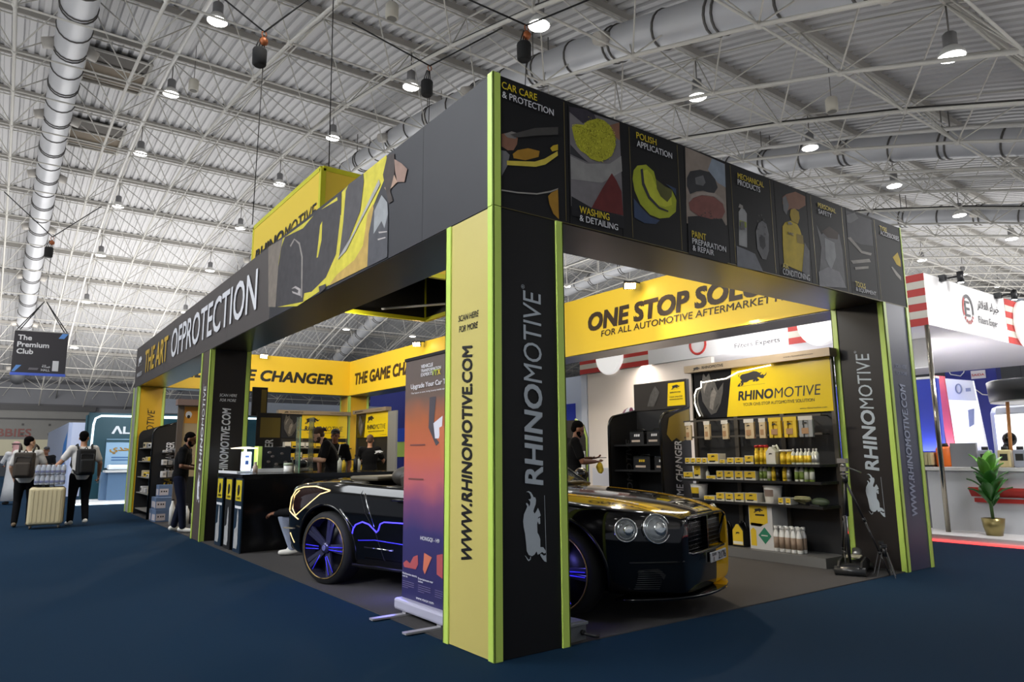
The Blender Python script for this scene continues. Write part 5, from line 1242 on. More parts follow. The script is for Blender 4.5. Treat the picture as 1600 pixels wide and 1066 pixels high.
TEEW = fabric('tee_white', (214, 210, 204)); TROUB = fabric('trousers_black', (17, 17, 19)); POLO = fabric('polo_black', (15, 15, 17)); JEAN = fabric('trousers_navy', (22, 26, 44)); JEANL = fabric('jeans_light', (150, 158, 178))
SHW = mat('shoe_white', (226, 222, 214), .6); SHB = mat('shoe_dark', (52, 46, 40), .7); SHT = mat('shoe_tan', (118, 100, 80), .7)
# 1: walking man with the black backpack, back to the camera
p1, g1_ = person('man in white tee walking away with a black backpack, one hand on the stacked bottles', (-1.27, 12.3, 0), R(8), SKIN[0], TEEW, TROUB, SHW,
    dict(knL=(-.1, .08, .5), anL=(-.1, .10, .085), knR=(.1, .02, .5), anR=(.1, -.12, .12), elL=(-.33, .05, 1.19), wrL=(-.5, .08, 1.0), shL=(-.19, 0, 1.42), elR=(.29, -.05, 1.15), wrR=(.31, .06, .92), hf=(.45, .9, 0), pnL=(0, 0, -1), pnR=(-1, 0, 0)), height=1.80, hands=((8, 1), (60, 1)))
def backpack(par, g, m, w=.3, h=.5, dz=.0):
    t = thing('backpack', 'black backpack on the walking man in white tee' if m is BPB else 'olive brown backpack on the man beside the cream suitcase', 'backpack', (0, 0, 0))
    t.location = par.location; t.rotation_euler = par.rotation_euler
    b = MB(); c = V((0, -.235, 1.21+dz)); b.box(c, (w, .2, h)); b.box(c+V((0, -.11, -.08)), (w*.8, .08, h*.55)); o = b.obj('pack_body', m, t, bevel=.055)
    for p in o.modifiers: p.segments = 4
    s = MB()
    for q in (-1, 1): s.tube([(q*.11, -.17, 1.41), (q*.125, -.08, 1.545), (q*.14, .06, 1.50), (q*.155, .15, 1.36), (q*.16, .14, 1.15), (q*.14, -.14, 1.0)], .02, 6)
    s.tube([(-.03, -.2, 1.45+dz), (0, -.21, 1.5+dz), (.03, -.2, 1.45+dz)], .01, 6)
    s.obj('strap', m, t)
    z = MB(); z.tube([(-w*.36, -.345, 1.2), (-w*.36, -.345, 1.36+dz), (w*.36, -.345, 1.36+dz), (w*.36, -.345, 1.2)], .006, 5); z.obj('zip_line', mat('zip_grey', (60, 60, 62), .5), t)
    return t
BPB = mat('backpack_black', (14, 14, 15), .75); BPO = mat('backpack_olive', (58, 50, 42), .8)
backpack(p1, g1_, BPB)
p2, g2_ = person('man in white tee with an olive brown backpack, holding the cream suitcase', (-2.14, 12.72, 0), R(-14), SKIN[2], TEEW, TROUB, SHT,
    dict(anL=(-.11, -.06, .085), anR=(.1, .08, .085), knR=(.1, .06, .5), elR=(.3, .03, 1.17), wrR=(.42, .12, .98), elL=(-.27, .02, 1.15), wrL=(-.24, .14, .95), hf=(.7, .7, -.05), pnR=(0, 0, -1)), height=1.70, hands=((40, 1), (20, 1)))
backpack(p2, g2_, BPO, .32, .48, -.05)
# phone in hand of man one
t = tag(MB().box((0, 0, 0), (.012, .075, .15)).obj('phone', mat('phone_white', (210, 212, 216), .3), None, tuple(p1.matrix_basis @ V((.30, .10, .86)) if False else (-1.27+.302, 12.3+.165, .865)), R(8)), 'white phone in the lowered hand of the man with the black backpack', 'phone')
# suitcase with two packs of bottled water
SCM = mat('suitcase_cream', (214, 200, 160), .4)
t = thing('suitcase', 'large ribbed cream suitcase on wheels with packs of bottles on top', 'suitcase', (-1.80, 12.12, 0), R(-6))
b = MB(); b.box((0, 0, .41), (.56, .34, .68)); sc_ = b.obj('shell', SCM, t, bevel=.05); sc_.modifiers[0].segments = 4
for s in (-1, 1):
    for q in range(7): MB().box((-.21+q*.07, s*.172, .41), (.022, .008, .56)).obj('rib', SCM, t)
b = MB(); b.tube([(-.283, -.0, .1), (-.283, 0, .72), (-.25, 0, .755), (.25, 0, .755), (.283, 0, .72), (.283, 0, .1)], .009, 6); b.obj('zip_seam', mat('seam_tan', (150, 134, 104), .5), t)
b = MB()
b.tube([(-.1, 0, .75), (-.09, 0, .785), (.09, 0, .785), (.1, 0, .75)], .012, 6); b.obj('handle', mat('seam_tan', (150, 134, 104), .5), t)
for sx in (-1, 1):
    for sy in (-1, 1):
        b = MB(); b.cyl((sx*.22-.012, sy*.12, .031), (sx*.22+.012, sy*.12, .031), .03, n=14); b.box((sx*.22, sy*.12, .065), (.045, .04, .03)); b.obj('wheel', mat('castor_grey', (96, 90, 80), .5), t)
for lv in (0, 1):
    t = thing('bottle_pack', ('lower', 'upper')[lv]+' shrink-wrapped pack of small water bottles on the cream suitcase', 'pack', (-1.78, 12.12, .80+lv*.185), R(-6), 'water packs on the suitcase')
    b = MB()
    b.lathe((0, 0, 0), [(.036, 0), (.038, .01), (.038, .12), (.02, .16), (.018, .18)], 10, mat('bottle_clear_blue', (206, 212, 222), .15, trans=.2)); b.lathe((0, 0, .03), [(.0385, 0), (.0385, .045)], 10, mat('label_blue', (46, 62, 132), .5))
    for a in range(6):
        for c in range(4):
            q = b.obj('water_bottle', None, t, (-.2+a*.08, -.12+c*.08, 0)) if not (a or c) else q.copy()
            if a or c: col.objects.link(q); q.parent = t; q.location = (-.2+a*.08, -.12+c*.08, 0)
    b = MB(); b.bb((-.242, -.162, .002), (.242, .162, .175)); b.obj('wrap', mat('wrap_clear', (220, 222, 230), .2, alpha=.25), t, bevel=.02)
# 3: man in white robe, 4: man with cap
RB = fabric('robe_white', (222, 222, 224))
p3, g3_ = person('man in a long white robe with a red and white headcloth walking away', (-2.2, 21, 0), R(20), SKIN[1], RB, None, SHB, dict(elL=(-.27, .1, 1.18), wrL=(-.2, .26, 1.12), hf=(.5, .9, 0)), height=1.74, topkind='long', hair=None)
m = MB(); trunk(m, [((0, 0, .10), .26, .22), ((0, 0, .5), .22, .18), ((0, 0, .95), .19, .15), ((0, 0, 1.2), .19, .14)], X); m.obj('robe', RB, p3)
hd = mat('headcloth_red_white', (196, 150, 150), .8); m = MB(); m.ell((0, .0, 1.68), .1, .12, .1, 16, 10); limb(m, [(0, -.04, 1.62), (0, -.1, 1.45), (0, -.12, 1.3)], [.1, .13, .12]); soft(m.obj('headcloth', hd, p3), .015, 4)
m = MB(); m.tube([(.105*math.cos(a*.4), .125*math.sin(a*.4)-.005, 1.70) for a in range(16)], .014, 6, closed=True); m.obj('head_band', PRK, p3)
m = MB(); m.ell((0, .02, 1.745), .07, .08, .03, 14, 8); m.obj('headcloth_crown', RB, p3)
p4, _ = person('man in black shirt and dark cap facing the camera beside the pale blue booth', (-1.45, 21.2, 0), R(170), SKIN[1], POLO, TROUB, SHB, dict(elL=(-.26, .06, 1.17), wrL=(-.1, .24, 1.2), elR=(.26, .06, 1.17), wrR=(.12, .24, 1.18)), height=1.62, cap=mat('cap_dark', (30, 30, 34), .8), topkind='long')
# 5: standing man with folded arms at the left of the stand
p5, g5 = person('man in black polo and navy trousers standing by the shelves at the aisle', (.0, 9.68, .008), R(-112), SKIN[1], POLO, JEAN, SHW,
    dict(chest=(0, .03, 1.25), neck=(0, .07, 1.45), head=(0, .13, 1.60), hf=(0, 1, -.35), hu=(0, .2, 1), shL=(-.19, .06, 1.40), shR=(.19, .06, 1.40), elL=(-.26, .08, 1.13), elR=(.27, .06, 1.13), wrL=(-.03, .27, 1.12), wrR=(.05, .30, 1.08), anL=(-.14, -.08, .085), anR=(.15, .12, .085), knR=(.13, .08, .5), pnL=(0, 0, -1), pnR=(0, 0, 1), ftL=(-.5, 1, 0), ftR=(.2, 1, 0)), height=1.74, topkind='polo', beard=True, logo=(.09, 'front'))
# 6: ponytail man leaning over the counter, 7: man with cap beside him, 8: man with logo on his back
p6, _ = person('bearded man with a ponytail in black polo leaning over the counter things', (2.28, 8.25, .008), R(66), SKIN[2], POLO, TROUB, SHB,
    dict(pel=(0, 0, .96), chest=(0, .12, 1.26), neck=(0, .2, 1.44), head=(0, .31, 1.56), hf=(0, .85, -.5), hu=(0, .5, .85), shL=(-.19, .16, 1.40), shR=(.19, .16, 1.40), elL=(-.24, .2, 1.14), elR=(.24, .22, 1.14), wrL=(-.12, .46, 1.16), wrR=(.1, .48, 1.14), pnL=(0, 0, -1), pnR=(0, 0, -1)), height=1.86, hair='tail', beard=True, hairm=mat('hair_brown', (64, 42, 30), .7, bump=.5, bscale=160), topkind='polo')
p7, _ = person('man with black cap in black polo facing the aisle behind the ponytail man', (2.50, 8.88, .008), R(160), SKIN[1], POLO, TROUB, SHB, dict(elR=(.27, .0, 1.14), wrR=(.25, .1, .9), elL=(-.27, 0, 1.14), wrL=(-.24, .1, .9), hf=(.25, 1, -.1)), height=1.78, cap=mat('cap_black', (18, 18, 19), .8), topkind='polo', logo=(.09, 'front'))
lb = MB(); lb.tube([(-.09, -.02+.12, 1.5), (-.05, .16, 1.3), (0, .17, 1.14), (.05, .16, 1.3), (.09, .1, 1.5)], .007, 5); lb.box((0, .175, 1.09), (.06, .006, .1)); lb.obj('lanyard', PRW, p7)
p8, _ = person('man with white print on the back of his shirt facing the back shelf unit', (4.35, 11.35, .008), R(-30), SKIN[0], POLO, TROUB, SHB, dict(elR=(.3, .1, 1.17), wrR=(.3, .36, 1.16), elL=(-.27, .1, 1.15), wrL=(-.15, .33, 1.15)), height=1.76, hair='short', hairm=mat('hair_cropped', (84, 62, 48), .8), logo=(.2, 'back'))
# 9: person sitting low beside the counter
p9, _ = person('person in light jeans and white shoes crouching between counter and car tail', (.84, 5.58, .008), R(60), SKIN[1], POLO, JEANL, SHW,
    dict(pel=(0, -.2, .36), chest=(0, -.12, .6), neck=(0, -.05, .74), head=(0, .03, .86), hf=(0, 1, -.8), hu=(0, .6, 1), shL=(-.19, -.06, .72), shR=(.19, -.06, .72), elL=(-.26, .2, .56), elR=(.26, .2, .56), wrL=(-.16, .42, .54), wrR=(.1, .44, .54), hiL=(-.1, -.08, .36), hiR=(.1, -.08, .36), knL=(-.16, .32, .5), knR=(.15, .3, .5), anL=(-.15, .18, .09), anR=(.15, .14, .09), pnL=(0, 0, -1), pnR=(0, 0, -1)), height=1.72, topkind='long')
# 10: man with phone and yellow cloth
p10, _ = person('bearded man in black tee holding phone and yellow cloth behind the bonnet', (4.70, 4.61, .008), R(-116), SKIN[1], POLO, TROUB, SHB,
    dict(chest=(0, .02, 1.25), neck=(0, .04, 1.45), head=(0, .09, 1.61), hf=(0, 1, -.45), hu=(0, .4, 1), elL=(-.25, .08, 1.14), elR=(.25, .08, 1.12), wrL=(-.1, .32, 1.17), wrR=(.08, .33, 1.12), pnL=(0, 0, 1), pnR=(0, 0, 1)), height=1.82, beard=True, hands=((20, 1), (15, 1)))
mw = M.Translation((4.70, 4.61, .008)) @ M.Rotation(R(-116), 4, 'Z')
t = tag(MB().box((0, 0, 0), (.075, .15, .01)).obj('phone', BLACK, None, mw @ V((-.02, .47, 1.225)), R(-112)), 'black phone in the hands of the bearded man behind the bonnet', 'phone')
m = MB(); m.ell((0, 0, 0), .07, .05, .09, 14, 8)
for q in range(5): m.ell((.05*math.cos(q*1.3), .03*math.sin(q*1.3), -.05+.02*q), .035, .03, .045, 10, 6)
o = m.obj('polishing_cloth', mat('cloth_yellow', (214, 184, 50), .9), None, mw @ V((.06, .42, 1.07)), R(-112)); soft(o, .012, 3); tag(o, 'yellow cloth held by the bearded man behind the bonnet', 'cloth')
# ================================================================ SMALL THINGS ON AND AROUND THE STAND
# roll-up banner
def rollup():
    t = thing('rollup_banner', 'orange and blue roll-up banner standing at the aisle beside the corner pillar', 'banner', (.2, 1.25, .008))
    o = V((.2, 1.25, .008)); y0, y1 = .39, -.45
    MB().bb((-.07, y1, .03), (.07, y1+.86, .12)).obj('base_case', mat('case_silver', (196, 194, 214), .35, .3), t, bevel=.02)
    for y in (-.3, .26):
        f = MB(); f.prism([(-.34, y-.03, .0), (.12, y-.03, 0), (.12, y+.03, 0), (-.34, y+.03, 0)], (0, 0, .014)); f.bb((-.05, y-.03, .012), (.05, y+.03, .035)); recalc(f.obj('foot', mat('foot_silver', (176, 174, 178), .4, .4), t))
    MB().bb((-.012, y1+.01, 2.09), (.012, y1+.85, 2.115)).obj('top_rail', SATIN, t)
    MB().cyl((.05, 0, .1), (.012, 0, 2.1), .01, n=8).obj('pole', GREYM, t)
    bm = mat('banner_print', (120, 100, 92), .5); nt = bm.node_tree; b = nt.nodes['Principled BSDF']
    tc = nt.nodes.new('ShaderNodeTexCoord'); sp = nt.nodes.new('ShaderNodeSeparateXYZ'); nt.links.new(tc.outputs['Object'], sp.inputs[0])
    mr = nt.nodes.new('ShaderNodeMapRange'); mr.inputs[1].default_value = .1; mr.inputs[2].default_value = 2.1; nt.links.new(sp.outputs[2], mr.inputs[0])
    nz = nt.nodes.new('ShaderNodeTexNoise'); nz.inputs['Scale'].default_value = 2.5; nt.links.new(tc.outputs['Object'], nz.inputs['Vector'])
    ma = nt.nodes.new('ShaderNodeMath'); ma.operation = 'MULTIPLY_ADD'; ma.inputs[1].default_value = .14; nt.links.new(nz.outputs['Fac'], ma.inputs[0]); nt.links.new(mr.outputs[0], ma.inputs[2])
    cr = nt.nodes.new('ShaderNodeValToRGB'); el = cr.color_ramp.elements
    el[0].position = .05; el[0].color = (*lin((38, 36, 84)), 1); el[1].position = .98; el[1].color = (*lin((96, 84, 78)), 1)
    for p, c in ((.34, (52, 46, 96)), (.46, (112, 66, 104)), (.54, (176, 92, 96)), (.66, (186, 96, 70)), (.8, (166, 92, 56)), (.9, (104, 84, 74))):
        e = el.new(p); e.color = (*lin(c), 1)
    nt.links.new(ma.outputs[0], cr.inputs[0]); nt.links.new(cr.outputs[0], b.inputs['Base Color'])
    g = MB(); N_ = 10
    g.add([(-.004, y1+.02+(.82)*i/N_, .1+1.99*k) for k in (0, 1) for i in range(N_+1)], [(i, N_+1+i, N_+2+i, i+1) for i in range(N_)]); g.bb((-.003, y1+.02, .1), (.0, y1+.84, 2.09)); sheet = g.obj('banner_sheet', bm, t)
    m = MB(); e = -.006
    cc = {'U dark': mat('banner_dark', (72, 66, 72), .6), 'U white': mat('banner_white', (206, 204, 214), .5), 'U hand': mat('banner_hand', (188, 106, 70), .6)}
    for k, mt in cc.items():
        for P in PR[k]: m.poly([(e, max(min(y-o.y, .39), -.42), z-o.z) for y, z in P], mt)
        e -= .0006
    for k, mt in (('D r1', mat('print_coral', (170, 80, 84), .5)), ('D r2', mat('print_orange', (196, 110, 84), .5)), ('D r3', mat('print_coral', (186, 84, 84), .5))):
        for P in PR[k]: m.poly([(e, max(min(y-o.y, .39), -.42), z-o.z) for y, z in P], mt)
    # seat seams
    for (ya, yb, zz) in ((.28, .02, 1.36), (.3, .04, 1.08)): m.poly(plate((e-.0005, ya, zz), -Y, Z, ya-yb, .012), mat('seat_seam', (112, 66, 62), .6))
    m.obj('picture', None, sheet)
    l = MB(); e = -.012; P = lambda y, z: (e, y-o.y, z-o.z)
    txt_into(l, 'VEHICLE', P(1.35, 2.010), -Y, Z, .2, .03, PRW, .02); txt_into(l, 'TRANSFORMATION', P(1.35, 1.975), -Y, Z, .33, .026, PRW, .01); txt_into(l, 'EXPERTS', P(1.35, 1.94), -Y, Z, .2, .028, PRW, .01)
    txt_into(l, 'VT', P(1.17, 1.93), -Y, Z, .09, .045, mat('print_lime', (170, 190, 50), .5), .01); txt_into(l, 'X', P(1.075, 1.93), -Y, Z, .05, .045, PRY, .01)
    txt_into(l, 'Upgrade Your Car To', P(1.525, 1.835), -Y, Z, .62, .055, PRW, .012); txt_into(l, 'The future is now, bring luxury inside today', P(1.52, 1.80), -Y, Z, .6, .018, PRW)
    txt_into(l, 'HONGQI - H9', P(1.32, .61), -Y, Z, .3, .035, PRW)
    txt_into(l, 'Multifunction electric', P(1.62, .315), -Y, Z, .25, .016, PRW, .01); txt_into(l, 'seat kit', P(1.62, .295), -Y, Z, .09, .014, PRW, .01); txt_into(l, 'Entertainment rear', P(1.35, .305), -Y, Z, .24, .016, PRW, .01); txt_into(l, 'tablet', P(1.35, .285), -Y, Z, .08, .014, PRW, .01)
    for q in range(4):
        for y in (1.62, 1.35, 1.08): l.poly(plate(P(y, .26-q*.016), -Y, Z, .2 if q < 3 else .1, .004), mat('print_faint', (120, 112, 150), .5))
    txt_into(l, 'www.vtxcar.com', P(1.38, .15), -Y, Z, .28, .018, PRW)
    l.obj('lettering', None, sheet)
rollup()
# junction box with cable
t = thing('junction_box', 'small grey plastic power box on the floor at the foot of the corner pillar', 'box', (.72, .13, .0), R(4))
MB().box((0, 0, .055), (.19, .17, .11)).obj('box_body', mat('box_grey', (92, 96, 98), .5), t, bevel=.008)
b = MB(); b.box((0, 0, .118), (.21, .19, .02)); b.box((0, 0, .13), (.17, .15, .01)); b.obj('lid', mat('box_grey2', (112, 116, 118), .5), t, bevel=.004)
b = MB(); b.tube([(.05, -.085, .06), (.06, -.12, .05), (.12, -.13, .03), (.2, -.1, .012)], .011, 6); b.cyl((.05, -.084, .06), (.05, -.105, .06), .018, n=10); b.obj('cable', SATIN, t)
# tripod in front of the right pillar
t = thing('tripod', 'black tripod with a clamp head standing before the blue-grey pillar', 'tripod', (4.86, .28, .008))
ap = V((0, .02, 1.0)); feet = [V((-.09, .05, .01)), V((.20, -.27, .01)), V((.30, .3, .01))]
for f in feet:
    b = MB(); d = f-ap; b.tube([ap+V((0, 0, -.02)), ap+d*.45], .013, 8); b.tube([ap+d*.43, ap+d*.8], .010, 8); b.tube([ap+d*.78, f], .007, 8); b.cyl(ap+d*.42, ap+d*.46, .018, n=8); b.cyl(ap+d*.77, ap+d*.8, .014, n=8); b.ell(f, .012, .012, .01, 8, 5); b.obj('leg', SATIN, t)
b = MB(); b.cyl(ap+V((0, 0, -.4)), ap+V((0, 0, .08)), .013, n=8); b.cyl(ap+V((0, 0, -.04)), ap+V((0, 0, .03)), .03, n=10); b.obj('centre_column', SATIN, t)
b = MB(); b.box(ap+V((0, 0, .1)), (.06, .06, .05)); b.ell(ap+V((-.01, 0, .14)), .03, .03, .03, 10, 6); b.box(ap+V((-.02, 0, .19)), (.05, .1, .05)); b.cyl(ap+V((0, -.03, .12)), ap+V((.16, -.1, .06)), .008, n=6); b.box(ap+V((-.0, .0, .05)), (.07, .05, .02), STEEL); b.obj('pan_head', None, t)
# trolley jack
t = thing('trolley_jack', 'low black trolley jack with pale label on the floor under the tripod', 'jack', (5.0, .35, .008), R(20))
b = MB()
for s in (-1, 1): b.prism([(-.32, s*.10, .03), (.3, s*.10, .03), (.3, s*.10, .09), (.05, s*.10, .16), (-.25, s*.10, .14), (-.32, s*.10, .09)], (0, s*.02, 0))
b.box((-.05, 0, .08), (.46, .2, .05)); recalc(b.obj('frame', SATIN, t))
b = MB(); b.box((-.02, 0, .165), (.22, .15, .012)); b.obj('label_plate', mat('label_pale', (170, 164, 140), .5), t)
for x, r in ((-.29, .045), (.27, .035)):
    b = MB(); b.cyl((x, -.15, r), (x, .15, r), r, n=16); b.obj('wheel', mat('wheel_steel', (70, 70, 70), .3, .6), t)
b = MB(); b.cyl((.2, 0, .13), (.26, 0, .2), .05, n=14); b.obj('saddle', STEEL, t)
b = MB(); b.tube([(-.25, 0, .13), (-.32, 0, .3), (-.36, 0, .62)], .016, 8); b.obj('handle', SATIN, t)
# axle stands
for k, (x, y, lb) in enumerate(((5.02, .02, 'steel axle stand with shining legs at the foot of the blue-grey pillar'), (5.2, .14, 'second axle stand just behind the shining one'))):
    t = thing('axle_stand', lb, 'stand', (x, y, .0 if y < .03 else .008), R(25))
    for a in range(4):
        q = R(45+90*a); b = MB(); b.prism([(math.cos(q)*.12-.02, math.sin(q)*.12, 0), (math.cos(q)*.12+.02, math.sin(q)*.12, 0), (math.cos(q)*.035+.012, math.sin(q)*.035, .24), (math.cos(q)*.035-.012, math.sin(q)*.035, .24)], (0, .006, 0)); recalc(b.obj('leg', STEEL if a in (0, 3) else SATIN, t))
    b = MB(); b.cyl((0, 0, .2), (0, 0, .3), .022, n=10); b.box((0, 0, .31), (.09, .05, .025)); b.obj('post', SATIN, t)
# ---- on the counter
CT = 1.05+.001
t = thing('counter_lamp', 'small white lit display lamp on the counter by the dark pillar', 'lamp', (.42, 7.2, CT))
MB().bb((-.2, -.1, 0), (.16, .12, .02)).obj('lamp_base', mat('acrylic_pale', (210, 216, 224), .2), t)
b = MB(); b.box((0, 0, .17), (.13, .1, .28)); b.obj('lit_block', mat('lit_white', (226, 236, 255), .4, emit=1.6), t, bevel=.01)
b = MB(); b.box((0, -.052, .15), (.05, .004, .06)); b.box((0, -.052, .24), (.06, .004, .03)); b.obj('lamp_print', mat('print_blue', (60, 90, 160), .5), t)
MB().cyl((-.02, 0, .3), (-.02, 0, .36), .022, n=10).obj('neck', WHITE, t)
MB().lathe((-.02, 0, .355), [(.2, 0), (.21, .012), (.05, .03)], 24).obj('lamp_head', mat('lamp_head_lit', (255, 240, 210), .4, emit=1.2), t)
light('counter_glow', 'POINT', (0, -.2, .34), 3, (.75, .85, 1), size=.05, parent=t)
b = tag(MB().lathe((0, 0, 0), [(.035, 0), (.036, .09), (.02, .12), (.02, .15), (.022, .16)], 14).obj('jar', mat('jar_pink', (206, 184, 168), .4), None, (.46, 6.85, CT)), 'small pale jar in front of the lit lamp on the counter', 'jar')
t = thing('presentation_case', 'black case with a lime green end on the counter', 'case', (.80, 7.12, CT))
MB().bb((-.2, -.1, .06), (.24, .1, .38)).obj('case_body', BLACK, t, bevel=.006); MB().bb((-.26, -.1, .06), (-.2, .1, .39)).obj('lime_end', LIME, t); MB().bb((-.28, -.12, 0), (.26, .12, .06)).obj('case_foot', WHITE, t)
b = MB()
for k, (x, z) in enumerate(((-.09, .3), (-.04, .24), (-.1, .16), (.02, .12), (.1, .28), (.16, .15))): b.ell((x, -.102, z), .03, .003, .02, 10, 6)
b.obj('floral_pattern', mat('print_greyish', (110, 100, 96), .5), t)
t = thing('card_terminal', 'white payment terminal with dark screen on the counter', 'terminal', (1.07, 7.22, CT))
b = MB(); b.box((0, 0, .13), (.16, .05, .2), rot=M.Rotation(R(-25), 3, 'X')); b.box((0, .04, .02), (.17, .16, .04)); b.obj('terminal_body', mat('terminal_pale', (196, 194, 190), .4), t, bevel=.008)
b = MB(); b.box((0, -.032, .145), (.1, .006, .08), rot=M.Rotation(R(-25), 3, 'X')); b.obj('screen', BLACK, t)
t = thing('buffing_machine', 'dark and white buffing machine lying on the counter beside the terminal', 'machine', (1.30, 7.22, CT))
b = MB(); b.ell((0, 0, .12), .07, .16, .07, 14, 9); b.tube([(0, .14, .13), (0, .28, .16)], .03, 8); b.obj('machine_body', SATIN, t); b = MB(); b.lathe((0, -.1, .0), [(.085, 0), (.09, .03), (.06, .06)], 18); b.obj('pad', mat('pad_pale', (190, 186, 176), .7), t)
t = thing('polish_jar', 'round white polish jar at the counter edge', 'jar', (.93, 6.8, CT)); MB().lathe((0, 0, 0), [(.06, 0), (.065, .02), (.065, .1)], 18).obj('jar_body', CAPW, t); MB().lathe((0, 0, .1), [(.068, 0), (.068, .035), (.06, .04)], 18).obj('lid', mat('lid_sage', (176, 186, 160), .4), t)
for k, (x, y, h, m_) in enumerate(((1.85, 7.05, .24, PALE), (1.98, 7.2, .2, BOXY), (2.1, 7.0, .26, SATIN), (2.22, 7.15, .22, PALE))):
    t = thing('bottle', '%s small bottle beside the clear tower on the counter' % ORD[k], 'bottle', (x, y, CT), group='bottles on the counter'); MB().lathe((0, 0, 0), [(.035, 0), (.036, h*.65), (.015, h*.78), (.015, h*.9)], 12).obj('bottle_body', m_, t); MB().lathe((0, 0, h*.88), [(.019, 0), (.019, h*.12)], 10).obj('cap', SATIN, t)
t = thing('acrylic_tower', 'tall clear acrylic tower with green edge on the counter', 'stand', (1.22, 6.94, CT))
cl = mat('clear_acrylic', (214, 230, 220), .05, trans=.9)
for x in (-.1, .1): MB().bb((x-.004, -.1, 0), (x+.004, .1, .84)).obj('side_sheet', cl, t)
for z in (.02, .25, .45, .64): MB().bb((-.1, -.1, z), (.1, .1, z+.008)).obj('shelf_sheet', cl, t)
MB().bb((-.115, -.105, 0), (-.1, -.09, .84)).obj('green_edge', mat('edge_green', (120, 170, 130), .3), t)
# lettered black rack and sign beside the dark pillar, behind the counter
t = thing('lettered_panel', 'dark upright panel with gold top and white lettering behind the counter lamp', 'panel', (.88, 8.34, .008))
MB().bb((0, 0, 0), (.42, .03, 2.02)).obj('panel_board', BRN, t)
b = MB(); b.poly(plate((.06, -.003, 1.6), X, Z, .34, .34), mat('rack_gold', (132, 112, 40), .5)); b.obj('gold_print', None, t)
b = MB(); txt_into(b, 'CHANGER', (.29, -.004, .95), Z, -X, .62, .14, PRW, .02, .12); b.obj('lettering', None, t)
t = thing('hanging_board', 'small two-sided dark and gold board on a post above the lettered panel', 'sign', (.86, 8.6, .008))
b = MB(); b.cyl((.12, .03, 0), (.12, .03, 2.0), .014, n=8); b.obj('post', SATIN, t)
b = MB(); b.bb((0, .0, 1.98), (.26, .05, 2.48)); o = b.obj('board', BRN, t, bevel=.006); b = MB(); b.poly(plate((.15, -.003, 2.02), X, Z, .09, .42), mat('rack_gold', (132, 112, 40), .5)); b.obj('gold_print', None, o)
# ---- left rack and wooden faced display by the far pillar
r3 = thing('display_rack', 'curved black rack with gold and white lettering at the far aisle end', 'rack', (.02, 12.75, .008))
m = MB(); P = curved_side(m, 0, .62, 1.75, 2.08, 0, .03, SATIN); sp3 = recalc(m.obj('side_panel', SATIN, r3))
l = MB(); txt_into(l, 'THE GA', (.42, -.004, .35), Z, -X, .5, .16, mat('print_gold', (206, 172, 40), .5), .02, .15); txt_into(l, 'ME CHANGER', (.42, -.004, .9), Z, -X, .7, .16, PRW, .02, .15); l.obj('lettering', None, sp3)
tr = MB(); tr.tube([(a, .015, b) for a, b in P[:-1]], .024, 6); tr.obj('edge_trim', BLACK, sp3)
m = MB(); P = curved_side(m, 0, .62, 1.75, 2.08, 1.9, .03, SATIN); recalc(m.obj('side_panel', SATIN, r3))
MB().bb((.59, .03, 0), (.62, 1.9, 2.05)).obj('back_panel', mat('pegboard_pale', (120, 116, 112), .6), r3)
for z in (.14, .5, .85, 1.2, 1.5): MB().bb((.03, .03, z-.02), (.59, 1.9, z)).obj('shelf_board', mat('shelf_grey', (128, 124, 118), .5), r3)
# side shelves on the lettered face with small goods
for k, z in enumerate((.86, 1.12, 1.38)):
    MB().bb((.18, -.28, z-.02), (.62, -.002, z)).obj('bracket_shelf', SATIN, r3)
rnd = random.Random(5)
GOODS = [mat('goods_white', (204, 200, 196), .5), mat('goods_silver', (150, 150, 152), .35, .4), mat('goods_cream', (196, 178, 140), .5), BOXY]
n = 0
for z in (.86, 1.12, 1.38):
    for q in range(4):
        nm, kd = ('gift_box', 'box') if (q+n) % 2 else ('wrapped_pack', 'pack')
        t = thing(nm, '%s small pale %s on the %s bracket shelf of the curved rack' % (ORD[q], kd, {.86: 'low', 1.12: 'middle', 1.38: 'high'}[z]), kd, (.24+q*.1, -.14+12.75, z+.009), rnd.uniform(-.3, .3), 'goods on the curved rack')
        h = rnd.uniform(.05, .16); b = MB(); b.box((0, 0, h/2), (.085, .16, h)); b.obj('pack_body', GOODS[rnd.randrange(4)], t, bevel=.008)
        b = MB(); b.box((0, -.081, h*.55), (.05, .002, h*.4)); b.obj('print', GOODS[1], t)
    n += 1
for z in (.5, .85, 1.2, 1.5):
    for q in range(5):
        t = thing('small_part_pack', '%s small pack on the aisle side of the curved rack, %s shelf' % (ORD[q], {.5: 'lowest', .85: 'second', 1.2: 'third', 1.5: 'top'}[z]), 'pack', (.2, 13.0+q*.34, z+.009), rnd.uniform(-.3, .3), 'packs on the aisle side of the curved rack')
        h = rnd.uniform(.06, .16); b = MB(); b.box((0, 0, h/2), (.2, .16, h)); b.obj('pack_body', GOODS[rnd.randrange(4)], t, bevel=.01); b = MB(); b.box((-.101, 0, h*.5), (.002, .1, h*.5)); b.obj('print', PRK, t)
